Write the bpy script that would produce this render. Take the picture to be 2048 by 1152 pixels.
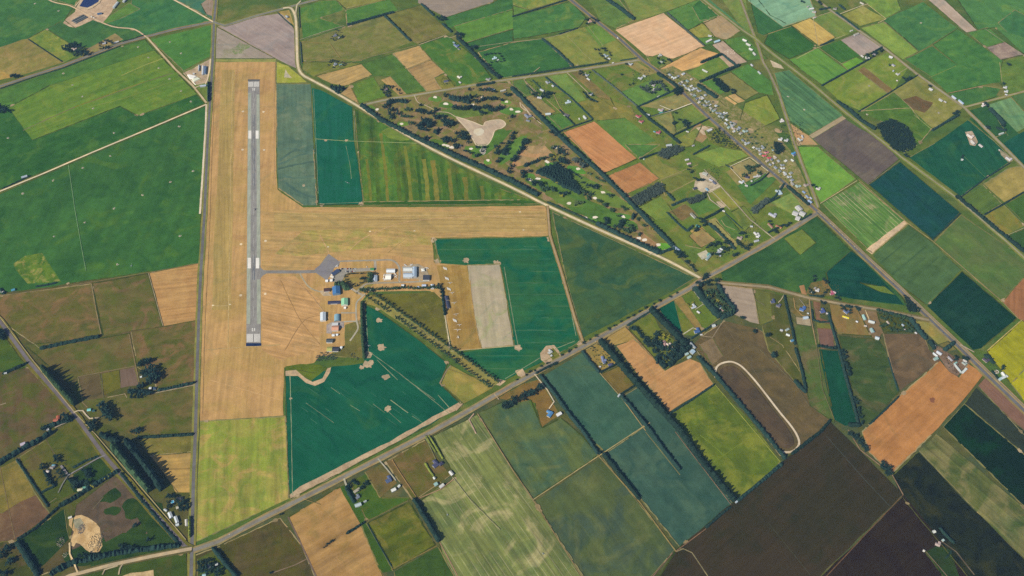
import bpy, bmesh, math, random
import numpy as np
from mathutils import Vector, Matrix

# ---------------------------------------------------------------- camera, sky, sun, exposure
for o in list(bpy.data.objects):
    bpy.data.objects.remove(o)
SC = bpy.context.scene
COL = SC.collection
H_CAM = 2000.0                 # metres above the plain
PITCH = math.radians(51.3)     # below the horizon
FPX = 1893.0                   # focal length in pixels of a 2048 px wide picture

cam_d = bpy.data.cameras.new('camera')
cam = bpy.data.objects.new('camera', cam_d)
COL.objects.link(cam)
cam.location = (0, 0, H_CAM)
cam.rotation_euler = (math.pi / 2 - PITCH, 0, 0)
cam_d.sensor_width = 36.0
cam_d.lens = FPX * 36.0 / 2048.0
cam_d.clip_start = 1.0
cam_d.clip_end = 80000.0
SC.camera = cam

SUN_EL = math.radians(38)
SHADOW_DIR = Vector((0.78, 0.62, 0)).normalized()      # shadows fall to the upper right
world = bpy.data.worlds.new("World")
SC.world = world
world.use_nodes = True
nt = world.node_tree
bg = nt.nodes.get('Background') or nt.nodes.new('ShaderNodeBackground')
sky = nt.nodes.new('ShaderNodeTexSky')
sky.sky_type = 'NISHITA'
sky.sun_disc = False
sky.sun_elevation = SUN_EL
sky.sun_rotation = math.atan2(-SHADOW_DIR.x, -SHADOW_DIR.y)
nt.links.new(sky.outputs[0], bg.inputs[0])
bg.inputs[1].default_value = 0.07
out = nt.nodes.get('World Output') or nt.nodes.new('ShaderNodeOutputWorld')
nt.links.new(bg.outputs[0], out.inputs[0])

sun_d = bpy.data.lights.new('sun', 'SUN')
sun_d.energy = 4.9
sun_d.angle = math.radians(0.53)
sun_d.color = (1.0, 0.94, 0.82)
sun = bpy.data.objects.new('sun', sun_d)
COL.objects.link(sun)
ldir = Vector((SHADOW_DIR.x * math.cos(SUN_EL), SHADOW_DIR.y * math.cos(SUN_EL), -math.sin(SUN_EL)))
sun.rotation_euler = ldir.to_track_quat('-Z', 'Y').to_euler()
sun.location = (-2000, -1600, 3000)

SC.view_settings.view_transform = 'Standard'
SC.view_settings.look = 'None'
SC.view_settings.exposure = 0.45
SC.view_settings.gamma = 1.0
SC.view_settings.use_curve_mapping = False
SC.cycles.max_bounces = 4
SC.cycles.diffuse_bounces = 2
SC.cycles.volume_bounces = 0
SC.cycles.transparent_max_bounces = 8
SC.cycles.use_denoising = False

HAZE_DENSITY = 2.2e-5

# ---------------------------------------------------------------- survey: picture pixel -> point of the plain
_cp, _sp = math.cos(PITCH), math.sin(PITCH)


def G(px, py, z=0.0):
    dx = px - 1024.0
    dy = 576.0 - py
    vy = _cp * FPX + _sp * dy
    vz = -_sp * FPX + _cp * dy
    t = (H_CAM - z) / -vz
    return Vector((dx * t, vy * t, z))


def P(s):
    return [tuple(float(v) for v in q.split(',')) for q in s.split()]


K_LIGHT = 1.35
HZ = (0.0122, 0.0225, 0.0385)


def lin(h):
    h = h.lstrip('#')
    r = []
    for i in (0, 2, 4):
        c = int(h[i:i + 2], 16) / 255.0
        r.append(c / 12.92 if c <= 0.04045 else ((c + 0.055) / 1.055) ** 2.4)
    return r


def alb(h, f=1.0):
    """surface colour that reads as h under this sun and exposure"""
    v = lin(h)
    y = .25 * v[0] + .65 * v[1] + .10 * v[2]
    green = v[1] > v[0] and v[1] > v[2]
    q = .10
    v = [c + (y - c) * q for c in v]
    if green and v[2] < .62 * v[1]:
        v = [v[0] + .12 * (v[1] - v[0]), v[1] * .98, v[2] * .80]
    return tuple(min(0.82, max(0.004, (c - z) / K_LIGHT * f)) for c, z in zip(v, HZ))


rng = random.Random(11)

# ---------------------------------------------------------------- materials


def N(t, kind, **kw):
    n = t.nodes.new(kind)
    for k, v in kw.items():
        setattr(n, k, v)
    return n


def math_node(t, op, a, b=None, c=None):
    n = N(t, 'ShaderNodeMath', operation=op)
    for i, v in enumerate((a, b, c)):
        if v is None:
            continue
        if isinstance(v, (int, float)):
            n.inputs[i].default_value = v
        else:
            t.links.new(v, n.inputs[i])
    return n.outputs[0]


def mixc(t, fac, a, b, mode='MIX'):
    n = N(t, 'ShaderNodeMix', data_type='RGBA', blend_type=mode)
    n.clamp_factor = True
    for s, v in ((0, fac), (6, a), (7, b)):
        if isinstance(v, (int, float)):
            n.inputs[s].default_value = v
        elif isinstance(v, tuple):
            n.inputs[s].default_value = (*v, 1)
        else:
            t.links.new(v, n.inputs[s])
    return n.outputs[2]


def smooth(t, val, lo, hi):
    n = N(t, 'ShaderNodeMapRange', interpolation_type='SMOOTHSTEP')
    t.links.new(val, n.inputs[0])
    for i, v in ((1, lo), (2, hi)):
        if isinstance(v, (int, float)):
            n.inputs[i].default_value = v
        else:
            t.links.new(v, n.inputs[i])
    return n.outputs[0]


def make_field_group():
    g = bpy.data.node_groups.new('field_cover', 'ShaderNodeTree')
    I = g.interface
    for nm, tp in (('A', 'C'), ('B', 'C'), ('C', 'C'), ('T', 'C'), ('Angle', 'F'), ('Seed', 'F'), ('MottleScale', 'F'),
                   ('MottleLo', 'F'), ('MottleHi', 'F'), ('PatchScale', 'F'), ('PatchLo', 'F'), ('PatchAmt', 'F'),
                   ('StreakW', 'F'), ('StreakAmt', 'F'), ('TramW', 'F'), ('TramAmt', 'F'), ('Fine', 'F'), ('Hollow', 'F')):
        I.new_socket(nm, in_out='INPUT', socket_type='NodeSocketColor' if tp == 'C' else 'NodeSocketFloat')
    I.new_socket('Color', in_out='OUTPUT', socket_type='NodeSocketColor')
    gi = N(g, 'NodeGroupInput')
    go = N(g, 'NodeGroupOutput')
    geo = N(g, 'ShaderNodeNewGeometry')
    pos = geo.outputs['Position']
    off = N(g, 'ShaderNodeCombineXYZ')
    for i, m in enumerate((131.7, -77.3, 19.1)):
        g.links.new(math_node(g, 'MULTIPLY', gi.outputs['Seed'], m), off.inputs[i])
    add = N(g, 'ShaderNodeVectorMath', operation='ADD')
    g.links.new(pos, add.inputs[0])
    g.links.new(off.outputs[0], add.inputs[1])
    sp = add.outputs[0]

    def noise(vec, scale, det=3.0, rough=0.55, dist=0.0):
        n = N(g, 'ShaderNodeTexNoise')
        if isinstance(scale, (int, float)):
            n.inputs['Scale'].default_value = scale
        else:
            g.links.new(scale, n.inputs['Scale'])
        n.inputs['Detail'].default_value = det
        n.inputs['Roughness'].default_value = rough
        n.inputs['Distortion'].default_value = dist
        g.links.new(vec, n.inputs['Vector'])
        return n.outputs[0]
    rot = N(g, 'ShaderNodeVectorRotate', rotation_type='Z_AXIS')
    g.links.new(pos, rot.inputs['Vector'])
    g.links.new(math_node(g, 'MULTIPLY', gi.outputs['Angle'], -1.0), rot.inputs['Angle'])
    sx = N(g, 'ShaderNodeSeparateXYZ')
    g.links.new(rot.outputs[0], sx.inputs[0])
    st = N(g, 'ShaderNodeCombineXYZ')
    g.links.new(math_node(g, 'MULTIPLY', sx.outputs[0], 0.0045), st.inputs[0])
    g.links.new(math_node(g, 'DIVIDE', sx.outputs[1], gi.outputs['StreakW']), st.inputs[1])
    g.links.new(math_node(g, 'MULTIPLY', gi.outputs['Seed'], 3.7), st.inputs[2])
    streak = noise(st.outputs[0], 1.0, 3.0, 0.65)
    mott = noise(sp, math_node(g, 'DIVIDE', 1.0, gi.outputs['MottleScale']), 5.0, 0.6, 0.8)
    col = mixc(g, smooth(g, mott, gi.outputs['MottleLo'], gi.outputs['MottleHi']), gi.outputs['A'], gi.outputs['B'])
    sp2 = N(g, 'ShaderNodeVectorMath', operation='ADD')
    g.links.new(sp, sp2.inputs[0])
    sp2.inputs[1].default_value = (517.0, 33.0, 71.0)
    pat = noise(sp2.outputs[0], math_node(g, 'DIVIDE', 1.0, gi.outputs['PatchScale']), 6.0, 0.62, 1.2)
    pf = smooth(g, pat, gi.outputs['PatchLo'], math_node(g, 'ADD', gi.outputs['PatchLo'], 0.16))
    col = mixc(g, math_node(g, 'MULTIPLY', pf, gi.outputs['PatchAmt']), col, gi.outputs['C'])
    fr = math_node(g, 'FRACT', math_node(g, 'DIVIDE', sx.outputs[1], gi.outputs['TramW']))
    tr = math_node(g, 'LESS_THAN', math_node(g, 'ABSOLUTE', math_node(g, 'SUBTRACT', fr, 0.5)), 0.045)
    brk = smooth(g, noise(sp, 0.012, 2.0), 0.38, 0.62)
    col = mixc(g, math_node(g, 'MULTIPLY', math_node(g, 'MULTIPLY', tr, brk), gi.outputs['TramAmt']), col, gi.outputs['T'])
    # old stream beds: soft meandering damp lines
    sp3 = N(g, 'ShaderNodeVectorMath', operation='ADD')
    g.links.new(pos, sp3.inputs[0])
    sp3.inputs[1].default_value = (913.0, 221.0, 0.0)
    bed = noise(sp3.outputs[0], 0.0034, 3.0, 0.55, 0.9)
    bed = math_node(g, 'ABSOLUTE', math_node(g, 'SUBTRACT', bed, 0.5))
    bed = math_node(g, 'SUBTRACT', 1.0, smooth(g, bed, 0.004, 0.032))
    bed = math_node(g, 'MULTIPLY', bed, smooth(g, noise(sp, 0.008, 2.0), 0.36, 0.62))
    wet = N(g, 'ShaderNodeVectorMath', operation='MULTIPLY')
    g.links.new(col, wet.inputs[0])
    wet.inputs[1].default_value = (.66, .80, .86)
    col = mixc(g, math_node(g, 'MULTIPLY', bed, gi.outputs['Hollow']), col, wet.outputs[0])
    s1 = math_node(g, 'MULTIPLY_ADD', math_node(g, 'SUBTRACT', streak, 0.5), math_node(g, 'MULTIPLY', gi.outputs['StreakAmt'], 5.6), 1.0)
    fine = noise(sp, 0.33, 3.0, 0.75)
    fine2 = noise(sp, 0.045, 3.0, 0.6)
    s2 = math_node(g, 'MULTIPLY_ADD', math_node(g, 'SUBTRACT', fine, 0.5), math_node(g, 'MULTIPLY', gi.outputs['Fine'], 4.0), 1.0)
    s3 = math_node(g, 'MULTIPLY_ADD', math_node(g, 'SUBTRACT', fine2, 0.5), math_node(g, 'MULTIPLY', gi.outputs['Fine'], 3.4), 1.0)
    val = math_node(g, 'MAXIMUM', math_node(g, 'MULTIPLY', math_node(g, 'MULTIPLY', s1, s2), s3), 0.2)
    vm = N(g, 'ShaderNodeVectorMath', operation='SCALE')
    g.links.new(col, vm.inputs[0])
    g.links.new(val, vm.inputs['Scale'])
    g.links.new(vm.outputs[0], go.inputs['Color'])
    return g


FIELD_GROUP = make_field_group()
PRESET = {  #        mottle scale lo hi   patch scale lo amt  streak w amt   tram w amt  fine
    'crop': dict(m=(80, .38, .66), p=(130, .52, .6), s=(13, .14), t=(24, .16), f=.17),
    'tram': dict(m=(70, .40, .66), p=(120, .54, .45), s=(10, .16), t=(26, .6), f=.15),
    'past': dict(m=(45, .38, .64), p=(80, .50, .75), s=(18, .10), t=(26, .0), f=.20),
    'stub': dict(m=(60, .40, .66), p=(90, .53, .65), s=(9, .20), t=(20, .12), f=.15),
    'bare': dict(m=(80, .38, .66), p=(110, .52, .65), s=(8, .11), t=(26, .08), f=.13),
    'yard': dict(m=(22, .40, .64), p=(30, .54, .6), s=(30, .06), t=(26, .0), f=.28),
    'road': dict(m=(30, .40, .64), p=(40, .60, .4), s=(6, .06), t=(26, .0), f=.10),
    'even': dict(m=(60, .35, .70), p=(60, .62, .2), s=(20, .03), t=(26, .0), f=.05),
}
_seed = [0]


def hsv_shift(c, dv, dr=0.0, db=0.0):
    return (min(.85, c[0] * dv * (1 + dr)), min(.85, c[1] * dv), min(.85, c[2] * dv * (1 + db)))


def field_mat(name, preset, a, b=None, c=None, ang=0.0, **ov):
    _seed[0] += 1
    q = dict(PRESET[preset])
    q.update(ov)
    A = alb(a)
    if b:
        B = alb(b)
    else:
        B = hsv_shift(A, 0.80, 0.05, -0.05) if _seed[0] % 2 else hsv_shift(A, 1.20, 0.06, -0.10)
    if c:
        Cc = alb(c)
    else:
        Cc = {'past': hsv_shift(A, 1.05, .28, -.10), 'crop': hsv_shift(A, .80, .10, .0), 'tram': hsv_shift(A, 1.2, .2, 0),
              'stub': hsv_shift(A, .84, -.06, -.04), 'bare': hsv_shift(A, .84, 0, .03)}.get(preset, hsv_shift(A, .85))
    m = bpy.data.materials.new(name)
    m.use_nodes = True
    t = m.node_tree
    t.nodes.clear()
    o = N(t, 'ShaderNodeOutputMaterial')
    d = N(t, 'ShaderNodeBsdfDiffuse')
    gnode = N(t, 'ShaderNodeGroup', node_tree=FIELD_GROUP)
    T = alb(q['tc']) if 'tc' in q else hsv_shift(A, 1.5, .15, .0)
    vals = dict(A=A, B=B, C=Cc, T=T, Angle=ang, Seed=float(_seed[0] % 97) + .37, MottleScale=q['m'][0], MottleLo=q['m'][1],
                MottleHi=q['m'][2], PatchScale=q['p'][0], PatchLo=q['p'][1], PatchAmt=q['p'][2], StreakW=q['s'][0],
                StreakAmt=q['s'][1], TramW=q['t'][0], TramAmt=q['t'][1], Fine=q['f'],
                Hollow=q.get('h', {'crop': .75, 'tram': .6, 'past': .6, 'stub': .4, 'bare': .5}.get(preset, 0.0)))
    for k, v in vals.items():
        gnode.inputs[k].default_value = (*v, 1) if isinstance(v, tuple) else v
    t.links.new(gnode.outputs[0], d.inputs[0])
    t.links.new(d.outputs[0], o.inputs[0])
    return m


_mc = {}


def paint(hexc, rough=0.55, metal=0.0, grain=0.10, f=1.0, spec=0.3):
    """paint, roofing iron, timber: colour with weathering grain"""
    k = (hexc, rough, metal, grain, f)
    if k in _mc:
        return _mc[k]
    m = bpy.data.materials.new('paint')
    m.use_nodes = True
    t = m.node_tree
    b = t.nodes['Principled BSDF']
    c = alb(hexc, f)
    geo = N(t, 'ShaderNodeNewGeometry')
    n = N(t, 'ShaderNodeTexNoise')
    n.inputs['Scale'].default_value = 0.35
    n.inputs['Detail'].default_value = 4
    t.links.new(geo.outputs['Position'], n.inputs['Vector'])
    t.links.new(mixc(t, n.outputs[0], hsv_shift(c, 1 - 2 * grain), hsv_shift(c, 1 + 2 * grain)), b.inputs['Base Color'])
    b.inputs['Roughness'].default_value = rough
    b.inputs['Metallic'].default_value = metal
    b.inputs['Specular IOR Level'].default_value = spec
    _mc[k] = m
    return m


def foliage(name, c1, c2, c3=None):
    m = bpy.data.materials.new(name)
    m.use_nodes = True
    t = m.node_tree
    t.nodes.clear()
    o = N(t, 'ShaderNodeOutputMaterial')
    d = N(t, 'ShaderNodeBsdfDiffuse')
    geo = N(t, 'ShaderNodeNewGeometry')
    oi = N(t, 'ShaderNodeObjectInfo')
    n = N(t, 'ShaderNodeTexNoise')
    n.inputs['Scale'].default_value = 0.45
    n.inputs['Detail'].default_value = 3
    t.links.new(geo.outputs['Position'], n.inputs['Vector'])
    f = smooth(t, n.outputs[0], .35, .68)
    col = mixc(t, f, c1, c2)
    if c3:
        col = mixc(t, math_node(t, 'MULTIPLY', oi.outputs['Random'], .8), col, c3)
    vm = N(t, 'ShaderNodeVectorMath', operation='SCALE')
    t.links.new(col, vm.inputs[0])
    t.links.new(math_node(t, 'MULTIPLY_ADD', oi.outputs['Random'], .5, .75), vm.inputs['Scale'])
    t.links.new(vm.outputs[0], d.inputs[0])
    t.links.new(d.outputs[0], o.inputs[0])
    return m


FOL = {
    'dark': foliage('dark_needles', (.011, .026, .020), (.025, .048, .030), (.016, .036, .030)),
    'mid': foliage('green_leaves', (.022, .048, .022), (.052, .090, .034), (.034, .064, .030)),
    'light': foliage('light_leaves', (.055, .090, .028), (.105, .150, .045), (.080, .110, .040)),
    'gold': foliage('golden_leaves', (.16, .16, .02), (.30, .27, .03)),
    'hedge': foliage('hedge_leaves', (.020, .042, .025), (.043, .074, .038), (.028, .054, .030)),
    'lime': foliage('lime_hedge_leaves', (.10, .13, .02), (.19, .21, .04)),
    'grey': foliage('grey_needles', (.040, .058, .044), (.070, .090, .062), (.050, .070, .056)),
}
BARK = paint('#6d5f4c', .9)

# ---------------------------------------------------------------- objects
LABELLED = []


def link_mesh(name, verts, faces, mats, parent=None, loc=None, fmat=None):
    me = bpy.data.meshes.new(name)
    me.from_pydata(verts, [], faces)
    for m in (mats if isinstance(mats, (list, tuple)) else [mats]):
        me.materials.append(m)
    if fmat:
        me.polygons.foreach_set('material_index', fmat)
    ob = bpy.data.objects.new(name, me)
    COL.objects.link(ob)
    if parent:
        ob.parent = parent
    if loc is not None:
        ob.location = loc
    return ob


def tag(o, label, cat, group=None, px=(0, 0)):
    o['label'] = label
    o['category'] = cat
    if group:
        o['group'] = group
    LABELLED.append((o, px))


def empty(name, loc, rz=0.0):
    e = bpy.data.objects.new(name, None)
    e.empty_display_size = 1
    e.location = loc
    e.rotation_euler = (0, 0, rz)
    COL.objects.link(e)
    return e


ONES = ['', 'first', 'second', 'third', 'fourth', 'fifth', 'sixth', 'seventh', 'eighth', 'ninth', 'tenth', 'eleventh', 'twelfth',
        'thirteenth', 'fourteenth', 'fifteenth', 'sixteenth', 'seventeenth', 'eighteenth', 'nineteenth']
TENS = {2: ('twentieth', 'twenty'), 3: ('thirtieth', 'thirty'), 4: ('fortieth', 'forty'), 5: ('fiftieth', 'fifty'),
        6: ('sixtieth', 'sixty'), 7: ('seventieth', 'seventy'), 8: ('eightieth', 'eighty'), 9: ('ninetieth', 'ninety')}


def ordinal(n):
    if n < 20:
        return ONES[n]
    if n >= 100:
        return 'hundred-and-' + ordinal(n - 100) if n > 100 else 'hundredth'
    a, b = divmod(n, 10)
    return TENS[a][0] if b == 0 else TENS[a][1] + '-' + ONES[b]


def settle_labels():
    """things alike in every word are told apart by their order from the left"""
    by = {}
    for o, px in LABELLED:
        by.setdefault(o['label'], []).append((px, o))
    for lab, lst in by.items():
        if len(lst) < 2:
            continue
        lst.sort(key=lambda q: q[0])
        for i, (px, o) in enumerate(lst):
            s = 'leftmost' if i == 0 else ('rightmost' if i == len(lst) - 1 else ordinal(i + 1) + ' from left')
            o['label'] = lab + ', ' + s
            if 'group' not in o.keys():
                o['group'] = lab + 's' if len(lab.split()) < 6 else lab


# ---------------------------------------------------------------- ground sheets, each laid just above what it covers
CELL = 4.0
GX0, GY0, GNX, GNY = -2600.0, 400.0, 1300, 900
LEVEL = np.zeros((GNY, GNX), np.int16)


def level_for(poly):
    xs = [p[0] for p in poly]
    ys = [p[1] for p in poly]
    i0 = max(0, int((min(xs) - GX0) / CELL) - 2)
    i1 = min(GNX, int((max(xs) - GX0) / CELL) + 3)
    j0 = max(0, int((min(ys) - GY0) / CELL) - 2)
    j1 = min(GNY, int((max(ys) - GY0) / CELL) + 3)
    if i1 <= i0 or j1 <= j0:
        return 1
    X = GX0 + (np.arange(i0, i1) + .5) * CELL
    Y = GY0 + (np.arange(j0, j1) + .5) * CELL
    XX, YY = np.meshgrid(X, Y)
    ins = np.zeros(XX.shape, bool)
    n = len(poly)
    for a in range(n):
        x1, y1 = poly[a]
        x2, y2 = poly[(a + 1) % n]
        if y1 == y2:
            continue
        c = ((y1 > YY) != (y2 > YY)) & (XX < (x2 - x1) * (YY - y1) / (y2 - y1) + x1)
        ins ^= c
    for a in range(n):      # cells the outline passes through
        x1, y1 = poly[a]
        x2, y2 = poly[(a + 1) % n]
        k = max(1, int(math.hypot(x2 - x1, y2 - y1) / (CELL * .5)))
        for s in range(k + 1):
            i = int((x1 + (x2 - x1) * s / k - GX0) / CELL) - i0
            j = int((y1 + (y2 - y1) * s / k - GY0) / CELL) - j0
            if 0 <= i < ins.shape[1] and 0 <= j < ins.shape[0]:
                ins[j, i] = True
    d = ins.copy()
    d[1:] |= ins[:-1]
    d[:-1] |= ins[1:]
    d[:, 1:] |= ins[:, :-1]
    d[:, :-1] |= ins[:, 1:]
    sub = LEVEL[j0:j1, i0:i1]
    lv = int(sub[d].max()) + 1 if d.any() else 1
    sub[d] = lv
    return lv


STEP = 0.045


def sheet(name, poly, mat, jitter=0.0, label=None, kind='structure'):
    """flat sheet from ground points"""
    pts = []
    n = len(poly)
    for a in range(n):
        p, q = Vector(poly[a][:2]), Vector(poly[(a + 1) % n][:2])
        L = (q - p).length
        pts.append(p)
        if jitter > 0 and L > 40:
            k = int(L / 22)
            nrm = Vector((-(q - p).y, (q - p).x)).normalized()
            w = rng.uniform(-jitter, jitter)
            for s in range(1, k):
                w = .6 * w + rng.uniform(-jitter, jitter) * .7
                pts.append(p + (q - p) * (s / k) + nrm * w)
    pl = [(p.x, p.y) for p in pts]
    z = level_for(pl) * STEP
    bm = bmesh.new()
    vs = [bm.verts.new((x, y, z)) for x, y in pl]
    f = bm.faces.new(vs)
    f.normal_update()
    if f.normal.z < 0:
        f.normal_flip()
    bmesh.ops.triangulate(bm, faces=[f], ngon_method='EAR_CLIP')
    me = bpy.data.meshes.new(name)
    bm.to_mesh(me)
    bm.free()
    me.materials.append(mat)
    ob = bpy.data.objects.new(name, me)
    COL.objects.link(ob)
    ob['kind'] = kind
    if label:
        ob['label'] = label
    return ob


def longest_angle(gp):
    best, ang = 0, 0
    for a in range(len(gp)):
        d = gp[(a + 1) % len(gp)] - gp[a]
        if d.length > best:
            best, ang = d.length, math.atan2(d.y, d.x)
    return ang


NAMES = {'crop': 'crop_field', 'tram': 'crop_field', 'past': 'pasture', 'stub': 'wheat_field', 'bare': 'ploughed_field',
         'yard': 'yard', 'road': 'paved_area', 'even': 'paved_area'}


MARGINS = []


def lay_margins():
    """rough grass, fence lines and worn gateways along the edges of the fields"""
    mats = [field_mat('field_margin', 'past', c) for c in ('#8d8a5e', '#7a7a50', '#4f6042', '#9c8f68', '#63704a', '#3f5440')]
    gate = [field_mat('worn_gateway', 'yard', c) for c in ('#a08f6c', '#8f8060', '#b09c7a')]
    for gp in MARGINS:
        n = len(gp)
        vs, fs = [], []
        for i in range(n):
            a, b = gp[i], gp[(i + 1) % n]
            L = (b - a).length
            if L < 45 or rng.random() < .34:
                continue
            w = rng.uniform(1.2, 3.2)
            g = densify([a, b], 9)
            dx = [rng.uniform(-.5, .5) for _ in g]
            g = [Vector((q.x + dx[j], q.y + rng.uniform(-.5, .5), 0)) for j, q in enumerate(g)]
            Lr, Rr = ribbon(g, w, .7)
            z = level_for([tuple(q) for q in Lr] + [tuple(q) for q in reversed(Rr)]) * STEP
            k, m = len(vs), len(Lr)
            vs += [(q.x, q.y, z) for q in Lr] + [(q.x, q.y, z) for q in Rr]
            fs += [(k + m + j, k + m + j + 1, k + j + 1, k + j) for j in range(m - 1) if rng.random() > .08]
            if rng.random() < .22 and L > 80:
                t = rng.choice((rng.uniform(.03, .1), rng.uniform(.9, .97)))
                c = a + (b - a) * t
                ang = math.atan2((b - a).y, (b - a).x)
                r = rng.uniform(3.0, 6.5)
                poly = []
                for j in range(11):
                    u = 6.283 * j / 11
                    q = r * rng.uniform(.6, 1.3)
                    poly.append((c.x + 1.5 * q * math.cos(u) * math.cos(ang) - q * math.sin(u) * math.sin(ang), c.y + 1.5 * q * math.cos(u) * math.sin(ang) + q * math.sin(u) * math.cos(ang)))
                sheet('worn_gateway', poly, rng.choice(gate))
        if fs:
            o = link_mesh('field_margin', vs, fs, rng.choice(mats))
            o['kind'] = 'structure'


def F(preset, hexc, pts, name=None, b=None, c=None, d=None, jit=1.8, **ov):
    """one field; d = picture direction of its rows"""
    pp = P(pts)
    gp = [G(*p) for p in pp]
    if d:
        cx = sum(p[0] for p in pp) / len(pp)
        cy = sum(p[1] for p in pp) / len(pp)
        v = G(cx + d[0], cy + d[1]) - G(cx, cy)
        ang = math.atan2(v.y, v.x)
    else:
        ang = longest_angle(gp)
    nm = name or NAMES[preset]
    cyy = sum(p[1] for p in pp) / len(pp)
    k = max(0.0, (430 - cyy) / 430) * .07  # haze painted into the field colours, stronger toward the top of the picture
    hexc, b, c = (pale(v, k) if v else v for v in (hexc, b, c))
    if preset in ('crop', 'tram', 'past', 'stub', 'bare') and nm in ('crop_field', 'pasture', 'wheat_field', 'ploughed_field'):
        MARGINS.append(gp)
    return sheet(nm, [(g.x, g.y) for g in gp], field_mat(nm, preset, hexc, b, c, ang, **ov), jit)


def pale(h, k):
    """mix toward a pale grey green; far fields get painted haze this way"""
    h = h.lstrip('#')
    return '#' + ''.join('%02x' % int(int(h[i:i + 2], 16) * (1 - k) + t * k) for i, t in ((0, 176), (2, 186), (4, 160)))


def blob(px, py, r, n=11, wob=.28, sx=1.0, sy=1.0, rot=0.0):
    g = G(px, py)
    out_ = []
    for i in range(n):
        a = 2 * math.pi * i / n
        rr = r * (1 + rng.uniform(-wob, wob))
        x, y = rr * sx * math.cos(a), rr * sy * math.sin(a)
        out_.append((g.x + x * math.cos(rot) - y * math.sin(rot), g.y + x * math.sin(rot) + y * math.cos(rot)))
    return out_


def smooth_path(g, k=6):
    o = []
    n = len(g)
    for i in range(n - 1):
        p0, p1, p2, p3 = g[max(0, i - 1)], g[i], g[i + 1], g[min(n - 1, i + 2)]
        for s in range(k):
            t = s / k
            o.append(.5 * ((2 * p1) + (p2 - p0) * t + (2 * p0 - 5 * p1 + 4 * p2 - p3) * t * t + (3 * p1 - p0 - 3 * p2 + p3) * t ** 3))
    o.append(g[-1])
    return o


def ribbon(g, w, wob=0.0):
    L, R = [], []
    n = len(g)
    for i in range(n):
        a = (g[i] - g[i - 1]) if i > 0 else (g[1] - g[0])
        b = (g[i + 1] - g[i]) if i < n - 1 else a
        a = Vector(a[:2]).normalized()
        b = Vector(b[:2]).normalized()
        t = (a + b)
        t = t.normalized() if t.length > .2 else b
        nr = Vector((-t.y, t.x))
        m = min(1.6, 1 / max(.5, abs(nr.dot(Vector((-b.y, b.x))))))
        h = w * .5 * m
        c = Vector(g[i][:2])
        L.append(c + nr * h * (1 + rng.uniform(-wob, wob)))
        R.append(c - nr * h * (1 + rng.uniform(-wob, wob)))
    return L, R


def strip_sheet(name, g, w, mat, wob=0.0):
    L, R = ribbon(g, w, wob)
    poly = [tuple(p) for p in L] + [tuple(p) for p in reversed(R)]
    z = level_for(poly) * STEP
    n = len(L)
    vs = [(p.x, p.y, z) for p in L] + [(p.x, p.y, z) for p in R]
    fs = [(n + i, n + i + 1, i + 1, i) for i in range(n - 1)]
    ob = link_mesh(name, vs, fs, mat)
    ob['kind'] = 'structure'
    return ob


def densify(g, step):
    o = [g[0]]
    for a, b in zip(g[:-1], g[1:]):
        k = max(1, int((b - a).length / step))
        for s in range(1, k + 1):
            o.append(a + (b - a) * (s / k))
    return o


def road(pts, w, hexc, verge=0, vcol='#8a8550', name='road', curve=False, preset='road', wob=0.0):
    g = [G(*p) for p in P(pts)]
    if curve:
        g = smooth_path(g)
    if verge:
        strip_sheet('verge', densify(g, 30), verge, field_mat('verge', 'past', vcol), .12)
    ang = longest_angle(g)
    return strip_sheet(name, densify(g, 14) if wob else g, w, field_mat(name, preset, hexc, ang=ang), wob)

# ---------------------------------------------------------------- the plain
_b = 15000
ground = link_mesh('ground', [(-_b, -_b, 0), (_b, -_b, 0), (_b, _b + 8000, 0), (-_b, _b + 8000, 0)], [(0, 1, 2, 3)],
                   field_mat('ground', 'past', '#5f7444', '#4a7048', '#86804c', m=(160, .38, .64), p=(220, .5, .7)))
ground['kind'] = 'structure'

F('past', '#606041', '-120,600 0,585 120,570 300,545 402,530 398,640 390,900 384,1094 378,1230 -120,1230', b='#53603e', c='#706048', name='grassland')
F('past', '#5a6248', '384,1100 860,868 1024,776 1398,562 1560,590 1860,645 2110,900 2110,1240 370,1240', b='#50604a', c='#6f6a4a', name='grassland')
# ---- north west: dairy farm
F('past', '#2f7049', '-90,-80 90,-80 100,-2 146,16 128,41 93,57 55,77 45,80 -90,128', c='#4f8048', d=(4, -2))
F('past', '#2f7a48', '108,-70 176,-70 150,12 106,-2', c='#4a8246')
F('past', '#2b7350', '214,44 262,8 280,-70 345,-70 349,2 420,42 292,71 268,57 216,50', c='#42804a', d=(4, -2))
F('past', '#4c8446', '214,46 204,44 222,30 258,6 280,18 240,38', name='pasture', b='#5a8a44')
F('crop', '#39705a', '357,-70 434,-70 429,45 421,36 352,0', c='#5c7f58')
F('bare', '#a58d78', '402,8 418,-4 428,2 426,33 412,28')
F('past', '#7f8f40', '55,78 93,58 140,88 126,97 150,113 128,125', b='#5f8442', c='#a09a48')
F('past', '#948349', '-90,168 -90,126 45,79 57,78 128,125 36,152', b='#84803f', c='#a88d52', d=(4, -2))
F('past', '#a58a48', '-90,176 -90,172 0,140 26,155')
F('past', '#35734a', '93,58 128,40 150,56 186,40 205,46 268,60 291,74 240,87 180,109 176,95 140,88', d=(4, -2), c='#4a7d48')
F('past', '#8f7f52', '172,100 230,67 246,79 180,108', c='#7a8a48')
F('past', '#467f44', '-90,212 -90,207 0,181 240,94 290,79 309,100 100,171 17,215', c='#5a8742', d=(5, -2))
F('past', '#628a3f', '17,215 100,170 309,100 395,188 275,231 240,212 65,280', b='#55843f', c='#758f42', d=(5, -2), s=(14, .14))
F('past', '#2d6c45', '-90,440 -90,215 17,216 65,281 240,213 275,232 393,189 409,207 225,287 185,303 0,378', b='#256342', c='#457a44', d=(5, -2))
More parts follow.
